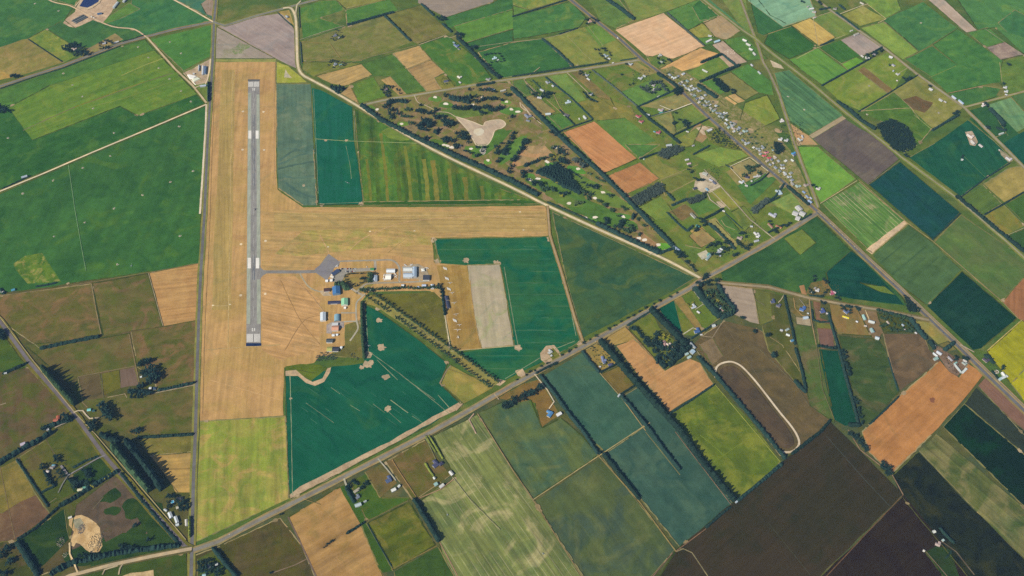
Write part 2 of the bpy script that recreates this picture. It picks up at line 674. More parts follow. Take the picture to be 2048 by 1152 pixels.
F('past', '#3b7e46', '300,79 424,50 421,112 366,141 352,127', c='#4c8844', d=(5, -2))
F('past', '#6f8a48', '367,142 421,118 417,200 409,203', c='#9a9054')
F('past', '#36724a', '-90,420 0,388 185,309 411,213 402,428 399,526 298,543 130,568 100,574 -90,600', b='#2d6848', c='#4b7c42', d=(4, -9), s=(26, .13), p=(120, .52, .7), m=(90, .4, .66))
F('past', '#64863e', '26,528 50,512 84,506 112,548 122,564 90,566 56,568 40,550', name='dry_grass', c='#9a9450', b='#40733f', p=(26, .5, .9))
# sandy dairy yards
F('yard', '#cdae8c', '126,46 134,36 150,24 152,16 166,-8 236,-8 232,10 222,26 205,46 196,44 186,40 150,56 138,53', b='#b8977a', c='#dcc3a0')
F('yard', '#bfa387', '366,146 384,138 419,118 417,165 392,170 386,168', b='#a8946c', c='#d8c4a4')
# ---- west pastures
F('past', '#716843', '-90,655 -90,608 0,592 112,577 182,568 203,669 80,697 -5,637', b='#636842', c='#866c4c', d=(9, -1), p=(60, .46, .85))
F('past', '#6c6742', '184,568 296,547 325,653 262,662 206,671', b='#5e6842', c='#826a4e', d=(9, -1), p=(60, .46, .85))
F('stub', '#c0965e', '299,546 398,527 396,640 328,652', b='#b88c58', c='#a8834e', d=(9, -1))
F('past', '#6c6742', '262,664 393,642 390,768 318,784 305,755 276,735', b='#5a6640', c='#84694c', d=(9, -2), p=(60, .46, .85))
F('past', '#6e6644', '50,690 204,676 260,667 273,733 240,740 155,754 140,770', b='#5c6742', c='#776646', d=(9, -2))
F('past', '#6c6248', '156,754 200,748 208,801 166,804', c='#7a6a54')
F('past', '#64683f', '202,748 238,741 242,776 209,790')
F('bare', '#7d6a5e', '240,740 271,734 278,771 241,776')
F('past', '#686641', '142,772 172,800 250,790 315,786 389,772 387,866 270,872 175,834', b='#54663e', c='#7c6b48', d=(9, -2))
F('past', '#7a7840', '270,876 384,872 382,904 300,911 284,892', c='#8a7c46')
F('stub', '#a98c54', '301,912 382,905 381,985 352,985 326,945', d=(9, -1))
F('past', '#6c5c47', '-90,880 -90,700 0,690 20,690 57,737 139,822 86,856 -10,905', b='#5a6440', c='#7a6452')
F('past', '#4d693f', '-90,730 -90,660 0,652 20,690 55,734 10,745', b='#436640')
F('past', '#5f6441', '112,865 148,838 205,910 136,955 118,935 94,880', b='#4c603c', c='#6a6040', d=(5, -3))
F('past', '#5d6441', '34,918 92,880 118,935 84,925 108,974 80,985', c='#6d6244')
F('past', '#4d633c', '84,985 108,974 136,955 148,985 96,1012')
F('past', '#35573c', '136,955 205,911 236,943 165,985 148,985', b='#2c4f3a', c='#4a6040')
F('past', '#8a7a42', '-90,985 -60,930 0,936 33,920 72,990 40,1004 6,1025 -90,1030', b='#76703e', c='#93804a')
F('past', '#755d4c', '-90,1090 -90,1030 6,1026 40,1004 72,990 100,1028 30,1080', b='#6c5848', c='#7f6850')
F('past', '#4b5a3a', '-90,1230 -90,1092 30,1082 74,1160 60,1230', c='#6a5a44')
F('past', '#2d5038', '32,1082 102,1036 128,1018 138,1075 118,1112 76,1136', b='#284a36', c='#3f5a3a')
F('past', '#5e5a40', '118,1100 138,1078 143,1128 84,1150 78,1140', c='#6a5e4a')
F('past', '#6b5d52', '152,1010 226,954 242,958 364,1092 225,1126 150,1122 140,1080', b='#62574c', c='#4a5a40', p=(70, .52, .6), d=(4, -3))
for (x, y, r, sx, ro) in ((222, 992, 16, 1.5, .4), (270, 1068, 22, 1.4, 1.1), (300, 1030, 30, 1.9, -.9), (255, 1100, 34, 2.6, .1), (262, 1018, 18, 1.5, -.9), (225, 1022, 12, 1.6, 0), (320, 1075, 22, 2.2, -.8), (180, 1105, 26, 2.0, .2)):
    sheet('pasture', blob(x, y, r, sx=sx, rot=ro), field_mat('pasture', 'past', '#355738', '#2c4e36'))
F('past', '#44603c', '150,1150 372,1106 380,1200 120,1200', c='#66603f')
F('yard', '#cdb183', '245,1152 262,1146 285,1144 307,1140 308,1152 290,1180 250,1180', b='#b89d70', name='gravel_pit')
# gravel pit
F('yard', '#cfae7c', '138,1036 150,1032 163,1030 178,1036 192,1046 200,1056 202,1076 205,1092 198,1104 182,1106 172,1100 160,1088 152,1086 148,1094 141,1090 143,1076 148,1064 138,1050', b='#bf9c6a', c='#dcc294', name='gravel_pit', jit=1.5)
F('yard', '#8d8f78', '146,1040 160,1036 168,1046 160,1060 150,1056', name='gravel_pit', b='#a59c80')
# ---- the strip west of the road fork
F('past', '#9a9848', '400,843 571,833 578,997 512,1028 392,1084', b='#86994a', c='#b59a58', d=(0, 1), s=(16, .22), p=(60, .5, .8), m=(55, .4, .62))
F('past', '#5e5741', '392,1110 440,1092 560,1036 604,1092 640,1180 392,1180', b='#57593c', c='#66543f', d=(9, -3))
F('past', '#4f6a3e', '395,1118 425,1102 470,1160 395,1170', c='#66653f')
# ---- airfield
F('stub', '#c49b63', '431,124 551,124 552,300 555,379 606,415 860,414 1090,411 1098,445 1096,472 862,476 868,525 934,529 963,697 905,703 893,640 886,600 860,582 738,584 722,604 726,716 640,712 628,726 568,735 567,831 400,842 405,560 420,300',
  b='#b8965a', c='#b0875a', name='airfield_grass', d=(0, 1), s=(9, .14), p=(120, .52, .55), m=(110, .4, .62))
F('stub', '#b3965a', '444,140 470,140 466,400 462,620 424,620 432,400', b='#ad9455', name='airfield_grass', d=(0, 1), jit=2)
F('stub', '#c29b62', '526,424 606,417 860,416 1088,413 1097,445 1095,471 862,475 867,521 760,508 690,518 658,503 636,531 600,540 524,540', b='#b8985e', c='#ac8c5a', name='airfield_grass', d=(9, .5), jit=2, s=(7, .17), p=(50, .52, .6))
F('stub', '#b79a5e', '548,426 1090,422 1094,462 860,466 548,462', b='#ae935a', c='#a68a58', name='airfield_grass', d=(1, 0), jit=2, s=(8, .2))
F('past', '#a39650', '606,462 740,455 860,468 862,490 700,500 600,512 548,508', b='#b5985a', c='#c29c62', name='airfield_grass', d=(9, 1), s=(9, .2))
F('stub', '#c89c66', '524,553 590,552 640,600 640,700 560,720 524,700', b='#be945e', c='#b08a5c', name='airfield_grass', d=(9, 2), s=(7, .22))
F('past', '#a6894c', '873,531 934,530 950,620 963,696 906,702 890,600', b='#a08046', c='#b58f54', name='airfield_grass', d=(1, 9), s=(11, .16))
F('past', '#a58a50', '665,540 735,539 760,560 715,590 690,568', name='airfield_grass', c='#8a8746')
F('past', '#6c6a3f', '738,590 868,584 884,600 899,700 812,640 748,602', b='#6f7040', c='#585f3c', d=(9, -3))
F('past', '#7a7844', '690,650 720,640 726,716 655,712 690,690', c='#94804c')
F('bare', '#a8958e', '436,53 512,34 572,26 590,62 596,138 552,117', b='#9d8a84', c='#b09c90', d=(3, 2))
F('bare', '#a69a88', '434,54 550,117 432,117', b='#a08f82', c='#8c8c6a')
sheet('pasture', blob(478, 96, 26, sx=1.3, rot=.6, wob=.45), field_mat('pasture', 'past', '#6f8a5c', '#8f8f70', '#a09480', p=(12, .45, .9)))
F('stub', '#b79c50', '554,24 578,20 589,52 566,30', name='paddock')
F('past', '#87905a', '432,118 552,118 552,124 431,124', name='verge')
F('past', '#a5a53c', '553,123 576,132 600,152 614,165 553,166', b='#93a03a', c='#b5b04a', d=(0, 1))
sheet('gravel_patch', [tuple(G(*p)[:2]) for p in P('568,155 571,138 575,146 584,156')], field_mat('gravel_patch', 'yard', '#b0a890'))
F('crop', '#647e66', '553,168 621,168 627,300 634,411 606,411 557,377 554,300', b='#557464', c='#7c8a6c', d=(0, 1), p=(70, .5, .6))
for s_ in ('556,330 575,322 600,310 632,306', '556,338 590,330 634,322', '557,300 580,297 610,303 632,300', '558,322 572,312 585,303 600,300', '566,352 590,356 630,352', '570,365 600,385 630,395'):
    road(s_, 8, '#557468', curve=True, name='old_stream_channel', preset='crop', wob=.5)
F('crop', '#1e6a58', '624,176 640,180 704,214 708,284 719,350 725,410 637,410 630,290', b='#176650', c='#207455', d=(0, 1), f=.07)
F('past', '#3d7143', '709,216 760,243 835,289 1000,378 1086,408 728,411 716,300', b='#52793f', c='#808442', d=(1, 9), s=(26, .40), p=(90, .52, .55))
for xb, w_, c_ in ((742, 8, '#6d7a42'), (758, 10, '#4b743f'), (776, 9, '#747d44'), (800, 12, '#567640'), (822, 10, '#6f7c43'), (842, 9, '#3a6a40'), (856, 12, '#7b8146'), (874, 14, '#808448'), (890, 10, '#3a693f'), (904, 12, '#7d8246'), (922, 9, '#3d6b40'), (934, 13, '#7a8146'), (952, 9, '#3c6a40'), (966, 11, '#737d44'), (986, 9, '#3d6b40'), (1000, 9, '#6d7b44'), (1022, 8, '#5d7642')):
    ln = 40 + rng.uniform(.3, .9) * (70 if xb < 860 else 60)
    yt = max(400 - ln * 1.3, 243 + (xb - 760) * .56 + 14)
    k_ = (400 - yt) / 100
    road('%f,402 %f,%f %f,%f' % (xb, xb - 4 * k_, (402 + yt) / 2, xb - 11 * k_, yt), w_, c_, name='mown_stripe', preset='past', wob=.3)
F('crop', '#35683f', '728,404 1040,400 1086,408 728,411', d=(1, 0))
F('tram', '#206d54', '867,478 1097,474 1130,575 1160,684 1090,722 1002,764 986,752 922,706 964,698 1029,692 1014,600 1000,528 935,530 932,531 880,527', b='#1b6650', c='#2a7554', d=(1, 0), tc='#6f9070', t=(40, .22), s=(12, .12))
F('bare', '#b5a68c', '935,531 999,529 1013,600 1027,691 964,697 951,640', b='#b0a484', c='#9aa27c', d=(1, 9), s=(14, .12), p=(60, .52, .7))
F('crop', '#1e6652', '731,612 735,612 757,623 832,676 895,727 880,768 921,808 862,849 582,998 577,960 570,736 628,746 655,741 665,733 728,726 729,690', b='#195e4e', c='#277054', d=(3, 2), f=.08, s=(14, .09))
F('past', '#998a47', '900,730 985,776 926,808 883,768', b='#8b8a44', c='#b09850')
F('past', '#56703d', '571,733 600,728 640,730 655,736 640,748 622,762 606,752 590,741 571,741', c='#7a7c46')
# bare patches and headlands in the dark crops
SAND = '#bda484'
for (x, y, r) in ((759, 641, 9), (764, 695, 13), (771, 755, 12), (737, 729, 16), (736, 710, 12), (777, 818, 10), (755, 617, 9), (724, 735, 9), (867, 480, 10), (875, 523, 12), (932, 522, 11), (994, 526, 12), (1036, 696, 12), (727, 615, 10), (582, 797, 5), (1099, 478, 10), (643, 410, 9), (722, 408, 10)):
    sheet('bare_soil', blob(x, y, r * .78, 14, .38), field_mat('bare_soil', 'yard', SAND, '#a8977a'))
F('yard', SAND, '579,990 600,973 690,927 760,892 830,855 900,815 921,803 924,812 860,848 760,903 690,940 605,986 582,1000', name='bare_soil', jit=2.5)
F('yard', SAND, '571,742 592,740 600,747 612,757 625,764 645,757 655,737 662,735 660,745 648,764 630,772 612,766 596,752 571,752', name='bare_soil', jit=2)
F('yard', SAND, '1080,707 1092,692 1108,690 1118,702 1122,712 1108,722 1092,728 1082,720', name='bare_soil', jit=2)
F('yard', SAND, '1030,742 1045,737 1050,746 1064,749 1050,757 1036,752', name='bare_soil')
F('yard', SAND, '1152,688 1160,680 1168,686 1160,694', name='bare_soil')
F('yard', SAND, '985,768 996,758 1012,762 1000,772', name='bare_soil')
for s_, w in (('731,618 734,660 738,712', 1.6), ('580,750 583,860 585,990', 2.0), ('742,706 800,748 880,812 898,828', 2.2), ('754,720 795,760', 1.5), ('815,760 870,800', 1.6), ('781,800 816,826', 2.4), ('824,832 852,850', 1.4), ('700,810 720,822', 1.6), ('612,806 668,846', 1.0), ('876,790 898,815', 2.0), ('746,808 770,826', 1.2), ('662,775 680,788', 1.2), ('775,822 802,846', 1.2), ('870,480 878,524', 1.8), ('1008,534 1018,590 1030,660 1036,690', 2.2), ('1106,490 1130,560 1152,672', 2.0), ('640,408 722,405', 1.8), ('692,292 700,330 703,358', 1.4), ('708,222 710,280', 2.2), ('627,180 634,330 637,405', 1.4), ('1010,758 1060,728 1080,716', 2.2), ('1110,698 1150,682', 2.0)):
    road(s_, w * .75, '#8a9878', name='crop_gap', wob=.6, preset='yard')
for i in range(26):     # broken drill misses in the dark crop
    x, y = rng.uniform(600, 880), rng.uniform(770, 930)
    if y > 985 - (x - 582) * .5 or (x > 800 and y < 780):
        continue
    l = rng.uniform(6, 22)
    road('%f,%f %f,%f' % (x, y, x + l, y + l * .72), rng.uniform(.35, .8), '#4f8068', name='crop_gap', wob=.5, preset='yard')
for i in range(18):
    x, y = rng.uniform(1020, 1105), rng.uniform(482, 690)
    l = rng.uniform(8, 26)
    road('%f,%f %f,%f' % (x, y, x + l, y + rng.uniform(-1, 1)), rng.uniform(.35, .8), '#588a70', name='crop_gap', wob=.5, preset='yard')
road('630,278 690,282 840,287', 1.6, '#9fae84', name='irrigation_track', preset='yard')
sheet('bare_soil', blob(652, 281, 5), field_mat('bare_soil', 'yard', SAND))
sheet('bare_soil', blob(693, 281, 5), field_mat('bare_soil', 'yard', SAND))
sheet('bare_soil', blob(607, 371, 5), field_mat('bare_soil', 'yard', '#a89c80'))
F('past', '#42684f', '1104,424 1390,556 1350,580 1166,676 1133,560', b='#38604c', c='#56704c', d=(4, -2), m=(120, .4, .64))
F('past', '#94904f', '724,606 740,590 760,598 800,624 860,668 930,716 1000,764 984,776 930,738 880,700 830,664 780,632 748,612', name='verge')
# ---- north
F('past', '#477f44', '601,16 640,2 672,0 690,20 640,36 684,52 606,80', c='#6a8a46', b='#3c7a44')
F('past', '#8a8c4b', '672,0 700,-60 800,-60 782,-2 692,18', c='#a39458')
F('past', '#3d7a44', '692,20 778,-2 796,22 694,50', b='#4a8444')
F('past', '#7f7d45', '603,84 692,54 770,32 824,84 720,122 690,124 607,122', b='#6f7a44', c='#8d8050', d=(5, -2), p=(50, .5, .7))
F('past', '#6f7b42', '607,124 690,125 722,127 628,154 605,138', c='#86824a')
F('past', '#7a7c48', '772,30 842,10 900,64 890,71 836,88 824,83', c='#877a50')
F('bare', '#9c8b7c', '836,6 842,-60 1010,-60 986,4 890,35', b='#93857a', c='#a8968a')
F('past', '#2f7049', '888,36 986,6 1026,-20 1026,20 908,52 897,60', b='#3a7a48')
F('past', '#4a8544', '908,53 1026,18 1026,57 930,86')
F('past', '#2d6e49', '928,88 1026,59 1026,83 958,102', b='#2a6a48')
F('stub', '#b3955c', '631,152 722,128 744,150 690,172 662,167', d=(5, -2))
F('past', '#4a7a43', '724,128 786,108 814,139 853,182 813,188 781,152 746,152', c='#5f8444')
F('stub', '#b8965e', '786,107 838,92 862,120 813,138', d=(5, -2))
F('stub', '#b4925c', '815,139 862,121 889,145 867,156 884,180 854,183', d=(5, -2))
F('past', '#43793f', '840,90 896,72 955,118 985,158 914,176 912,165 894,152', b='#3a7442', c='#7d8446')
F('past', '#7f8448', '868,157 890,148 912,176 884,180')
F('past', '#527d40', '702,170 746,154 772,192 718,207', c='#6d8444')
F('stub', '#b4935c', '680,190 700,171 718,207', d=(5, -2))
F('stub', '#ae905a', '762,160 780,153 812,188 798,191', d=(2, 3))
F('past', '#2f7148', '956,105 1026,85 1084,78 1146,134 1000,157', b='#2a6a48', c='#45804a', d=(5, -1))
# ---- north middle
F('past', '#8f944a', '1026,-60 1112,-60 1134,-2 1060,19 1026,10', b='#5d8a46', c='#b0a058')
F('past', '#5a8a48', '1026,12 1058,20 1026,32')
F('past', '#36774b', '1026,34 1141,3 1172,36 1158,55 1055,75 1026,78', b='#3f804a', c='#6c8a48', d=(5, -2))
F('past', '#7d894a', '1086,78 1158,57 1196,47 1276,119 1226,126 1148,133', b='#8d8f4e', c='#6a8846', d=(3, 2))
F('past', '#588745', '1168,54 1196,48 1232,80 1200,92')
F('past', '#5b8549', '1146,-60 1196,-60 1268,40 1232,57 1200,42', c='#7a8c4a')
F('past', '#6f8a4a', '1214,-60 1402,-60 1402,-2 1326,25 1272,41', b='#7f8e4c', c='#8d8e50', d=(5, -1))
F('stub', '#e6b88c', '1231,60 1327,26 1372,62 1411,92 1346,118 1293,112', b='#e0b082', c='#d8ae82', d=(5, -2), s=(8, .12))
F('stub', '#c89c64', '1320,138 1399,95 1436,107 1402,132 1346,147', d=(5, -2))
F('past', '#5b8446', '1294,116 1318,108 1345,119 1318,136 1305,134', c='#8a8a4c')
F('past', '#4f8749', '1330,25 1400,-2 1440,32 1376,60', b='#45804a', c='#6d8c48', d=(5, -2))
F('past', '#2f7848', '1384,14 1400,0 1438,32 1400,42')
F('bare', '#b59a72', '1406,43 1442,31 1480,62 1452,80 1428,72', b='#ae9268')
F('past', '#96974f', '1376,61 1405,45 1430,74 1398,76')
F('past', '#4d8848', '1396,76 1426,74 1424,86 1408,90')
F('past', '#4b8648', '1446,80 1488,72 1514,98 1536,118 1496,121 1472,106', c='#6d8c48')
F('bare', '#c2a58d', '1424,90 1446,82 1494,124 1468,131', b='#b0967f')
F('past', '#6d8d46', '1374,146 1436,112 1446,111 1472,132 1402,163', b='#5d8844', c='#8a924a')
F('bare', '#c1a285', '1438,114 1448,110 1470,130 1460,136')
F('past', '#878349', '1438,154 1462,144 1517,186 1490,200 1468,186', b='#7f7f48', c='#938a50')
F('past', '#458849', '1400,164 1438,156 1460,180 1424,196', b='#52884a')
F('past', '#488b4c', '1462,144 1496,128 1542,162 1548,192 1518,186', c='#6f9448')
F('stub', '#caa468', '1438,201 1454,193 1474,207 1457,218')
F('stub', '#cda86a', '1456,192 1470,187 1490,202 1476,206')
F('past', '#869244', '1490,206 1534,190 1560,238 1510,262 1480,240', b='#769044', c='#9b9a4a')
F('past', '#748c4a', '1405,-60 1482,-60 1500,60 1512,74 1482,54', b='#668a4c', c='#8d8c50')
F('past', '#3f8062', '1405,-6 1414,-6 1492,60 1498,72 1484,62', name='canal_bank')
F('crop', '#2d734d', '1486,-60 1502,-20 1540,30 1582,52 1526,70 1516,66', b='#27694a', d=(3, 2))
F('crop', '#83b08a', '1492,-60 1600,-60 1632,32 1566,54 1496,2', b='#7aa884', c='#8fb68c', d=(5, -2))
F('crop', '#2e6f43', '1528,88 1536,70 1582,53 1634,94 1578,118', b='#276840', c='#3f7d44', d=(2, 2))
F('stub', '#caaa55', '1583,51 1620,37 1670,75 1638,92', b='#bf9c4e', c='#d2b260', d=(3, 2))
F('past', '#708a48', '1622,36 1666,23 1716,60 1676,78', b='#64884a', c='#8d8e4e')
F('crop', '#38743f', '1640,95 1682,81 1720,111 1680,127', b='#2f6f40')
F('crop', '#589447', '1578,120 1636,97 1696,142 1646,171 1604,141', b='#4e8e48', c='#6c9c4a')
F('crop', '#56983f', '1683,128 1712,115 1734,126 1698,141')
F('bare', '#b29e92', '1681,80 1722,65 1765,95 1722,113', b='#a39088')
F('past', '#78903f', '1647,172 1742,118 1776,104 1816,135 1790,178 1720,221 1678,202', b='#6a8a42', c='#94944a', d=(4, -3))
F('past', '#8a744a', '1716,141 1728,134 1786,180 1776,188')
F('past', '#828648', '1722,222 1836,152 1926,216 1866,257 1838,238 1822,216', b='#8d8a4c', c='#9a9252')
sheet('pasture', blob(1836, 209, 36, sx=1.3, rot=-.3), field_mat('pasture', 'past', '#6f5e44', '#76664a'))
F('past', '#4b7b42', '1722,224 1788,184 1822,216 1864,257 1838,287 1806,262 1760,242', b='#426f40', c='#668442')
F('past', '#9a9f50', '1684,30 1726,12 1772,38 1720,52', c='#b0a45a')
F('past', '#80a04b', '1722,56 1768,44 1836,103 1806,119', b='#74994a', c='#8aa650')
F('past', '#6f9a49', '1724,0 1774,-60 1802,20 1770,36')
F('past', '#3c7f52', '1766,40 1846,4 1914,56 1864,88 1838,102', b='#35784f', c='#52894c', d=(5, -3))
F('past', '#468650', '1846,2 1780,-60 1846,-60 1852,0')
F('past', '#34774b', '1810,119 1864,92 1914,130 1862,154', c='#4c854a')
F('past', '#3e8149', '1866,90 1914,58 2004,121 2000,164 1966,170 1896,186 1862,155 1914,130', b='#357848', c='#568a48', d=(5, -2))
F('bare', '#c0a894', '1850,-6 1874,-14 1954,60 1932,65', b='#b89e88')
F('past', '#3d7f50', '1876,-60 2110,-60 2110,108 2048,108 1990,55 1956,60', b='#438450', c='#5f8f4a', d=(3, 2))
F('past', '#2f7652', '1996,46 2030,20 2066,40 2060,80 2014,64')
F('past', '#4b894a', '1935,66 1976,55 2010,84 1972,95')
F('bare', '#9d8678', '1973,95 2010,84 2048,109 2002,120', b='#8a7470', c='#b09a86', p=(30, .45, .8))
F('past', '#5c8445', '2006,122 2048,112 2110,108 2110,168 2012,189 2002,165 2000,140', c='#7a8c4a')
F('past', '#35724a', '1897,188 1966,173 2002,176 1990,194 1936,213', c='#57804a')
F('crop', '#699b72', '1976,210 2022,195 2050,226 2110,250 2110,262 2048,256 2016,271', b='#5f9270')
F('crop', '#4a7651', '2022,193 2110,170 2110,246 2050,222')
F('crop', '#2e6a4a', '1937,222 1974,211 2012,266 1986,276', b='#2a6448')
F('crop', '#4d8364', '1548,146 1578,140 1686,231 1620,269 1578,240', b='#457a5e', c='#72955c', d=(3, 2.4), s=(9, .3))
F('bare', '#b3a07e', '1618,271 1685,232 1692,237 1625,277', name='headland')
F('past', '#b09468', '1577,244 1618,272 1636,290 1598,290')
F('bare', '#706760', '1626,278 1690,238 1770,287 1797,319 1736,369 1640,290', b='#665c5c', c='#7a7062', d=(4, -3))
F('crop', '#67a24a', '1597,294 1636,294 1711,358 1642,406 1626,380', b='#5c9a48', c='#7cac4e', d=(4, -3), s=(16, .1))
F('tram', '#618e54', '1645,408 1718,364 1815,447 1744,507', b='#53864f', c='#b8a67c', d=(3, 2.7), s=(6, .3), t=(13, 1.0), tc='#cdb892', p=(90, .56, .6), m=(60, .42, .6))
F('yard', '#cbb08e', '1732,500 1808,441 1816,447 1744,509', name='headland')
F('crop', '#245356', '1738,370 1800,324 1920,425 1865,480', b='#22524c', c='#2e6252', d=(3, 2.6))
F('crop', '#25604b', '1818,315 1870,286 1936,240 1990,284 2026,320 1972,356 1922,393', b='#20594a', c='#2f6a4c', d=(2, 3), s=(14, .16))
F('crop', '#2b684c', '1938,238 1982,214 2040,270 2110,300 2110,380 2030,322 2000,290', b='#25604a')
F('crop', '#1f5a4c', '2006,288 2050,262 2110,270 2110,372 2052,334', b='#246050')
F('past', '#a59450', '1968,368 2018,336 2046,332 2100,376 2048,385 2008,404', b='#9a8c4c', c='#b09a58')
F('crop', '#5b7b49', '1926,395 1966,370 2004,408 1968,430', b='#527548')
F('past', '#7f8148', '1971,432 2008,411 2050,452 2012,470', b='#6f7c48')
F('crop', '#3e6a44', '2011,409 2050,388 2110,390 2110,452 2052,448')
F('crop', '#3c6947', '2014,472 2052,456 2110,456 2110,560 2060,520')
F('crop', '#4c7457', '1746,512 1817,450 1865,486 1922,540 1853,610 1808,576', b='#44694f', c='#5a7f58', d=(4, -3.4), t=(46, .35), tc='#2f5548', s=(12, .1))
F('crop', '#5f7552', '1868,484 1922,430 2110,560 2046,556 2004,602 1926,540', b='#4e764c', c='#62854f', d=(3, 2.6), s=(12, .08))
F('crop', '#234b46', '1854,612 1924,543 2034,637 1962,697 1946,700', b='#1f4440', c='#2c544a', d=(4, -3))
F('stub', '#a5734f', '2005,604 2048,556 2120,560 2120,690 2036,637', b='#9c6c4c')
F('crop', '#a5a11c', '1974,704 2044,641 2120,700 2120,750 2020,766', b='#97981f', c='#8a8f26', d=(3, 2.6))
F('crop', '#b3ac12', '2022,768 2050,738 2120,752 2120,860 2048,802', b='#a5a218')
F('yard', '#bfa890', '1930,264 1944,262 1956,284 1950,292 1940,290', b='#a89478')
F('yard', '#b8a68c', '1998,298 2014,308 2026,322 2016,324 2002,310', b='#8f8a6c')
# ---- between the golf course and the highway
F('past', '#6e8145', '1016,163 1276,122 1314,143 1442,252 1562,368 1632,426 1402,556 1352,502 1300,455 1150,284 1060,198', b='#5a7c43', c='#857d48', m=(70, .38, .62), p=(60, .5, .75), d=(3, 2))
for c_, s_ in (('#4a7a43', '1026,160 1046,157 1066,188 1046,195 1026,181'), ('#5a8446', '1096,152 1132,147 1172,200 1150,206'), ('#7f7242', '1142,146 1160,143 1220,195 1232,218 1192,192'), ('#4d8443', '1242,184 1302,160 1346,180 1276,213'), ('#7d7d43', '1156,205 1202,195 1264,215 1276,241 1190,240'), ('#4a7d42', '1194,242 1250,236 1312,282 1250,300'), ('#3a7d42', '1084,235 1122,226 1147,248 1117,262'), ('#8c7f4c', '1050,195 1070,190 1112,224 1085,234'), ('#8d8a4e', '1282,213 1366,185 1390,207 1340,222'), ('#5f7f42', '1346,224 1386,208 1418,236 1352,267'), ('#8b8a4a', '1308,235 1342,224 1352,264 1346,271'), ('#897f47', '1252,130 1274,124 1312,146 1290,152'), ('#3f7e44', '1250,289 1320,290 1278,318'), ('#7c8146', '1286,319 1312,311 1326,328 1366,346 1320,362'), ('#6d7b42', '1322,363 1374,343 1388,360 1330,392'), ('#5f8142', '1276,415 1320,392 1334,408 1352,432 1310,440'), ('#7f6d44', '1338,424 1370,408 1392,426 1364,442'), ('#457a42', '1376,411 1412,398 1442,414 1396,432'), ('#9d8654', '1378,472 1400,454 1432,480 1402,496'), ('#a08a4e', '1380,462 1402,452 1412,462 1392,474'), ('#487d44', '1432,442 1452,430 1488,470 1466,478'), ('#8f8a4e', '1412,442 1430,436 1476,490 1466,500'), ('#577f42', '1370,490 1402,498 1390,528 1366,510'), ('#7d8747', '1416,384 1440,374 1486,410 1462,421'), ('#3b7c46', '1474,372 1544,334 1562,350 1530,382 1500,410'), ('#827c48', '1452,344 1486,326 1512,346 1476,371'), ('#9c905a', '1459,335 1498,317 1534,343 1490,366'), ('#6c8f45', '1388,310 1440,294 1482,302 1496,313 1440,335'), ('#7b9b54', '1540,406 1582,386 1612,416 1588,430'), ('#8f8a4e', '1586,388 1604,392 1622,416 1612,426'), ('#6b8446', '1462,424 1488,412 1512,442 1490,462'), ('#9a7f56', '1396,246 1432,262 1404,286 1370,272'), ('#7a8a48', '1350,280 1404,250 1386,290 1360,300')):
    F('past', pale(c_, .10), s_, d=(3, 2), p=(30, .48, .7))
F('stub', '#c98c5a', '1127,265 1188,243 1274,318 1210,347', b='#c28454', c='#b57c50', d=(3, 2), s=(7, .16))
F('stub', '#bd8555', '1216,352 1280,325 1318,358 1252,389', b='#b47c50', c='#a87650', d=(3, 2), s=(7, .16))
F('past', '#a78a62', '1244,392 1256,388 1270,404 1266,412', name='pasture')
F('yard', '#cdb596', '1392,256 1412,252 1438,258 1416,270 1406,270', b='#bda380')
F('yard', '#cbbb9e', '1398,346 1412,344 1428,356 1444,374 1420,386 1402,384 1388,374 1390,362 1402,358', b='#b5a58a')
F('yard', '#c9b294', '1432,404 1444,402 1452,412 1444,418')
F('yard', '#b0ac98', '1394,508 1412,500 1420,512 1404,520', name='paved_area')
F('yard', '#cdb99a', '1540,120 1562,130 1568,138 1546,134', name='yard')
F('past', '#8a8450', '1318,140 1345,132 1380,150 1440,190 1500,232 1548,262 1580,300 1600,340 1628,410 1614,408 1560,362 1528,332 1470,280 1412,228 1354,172', b='#6f7c48', c='#a8946c', name='village_gardens', m=(14, .38, .62), p=(16, .48, .8))
F('past', '#67783f', '1408,262 1440,252 1466,282 1486,300 1440,294 1420,286', name='village_gardens', c='#8a8450', m=(14, .38, .62), p=(16, .48, .8))
for x_, y_ in ((1522, 305), (1540, 350), (1566, 372), (1470, 245), (1500, 262), (1430, 205), (1556, 262), (1596, 286)):
    sheet('yard', blob(x_, y_, 11, 9, .35), field_mat('yard', 'yard', '#b39a74', '#9a8c6c'))
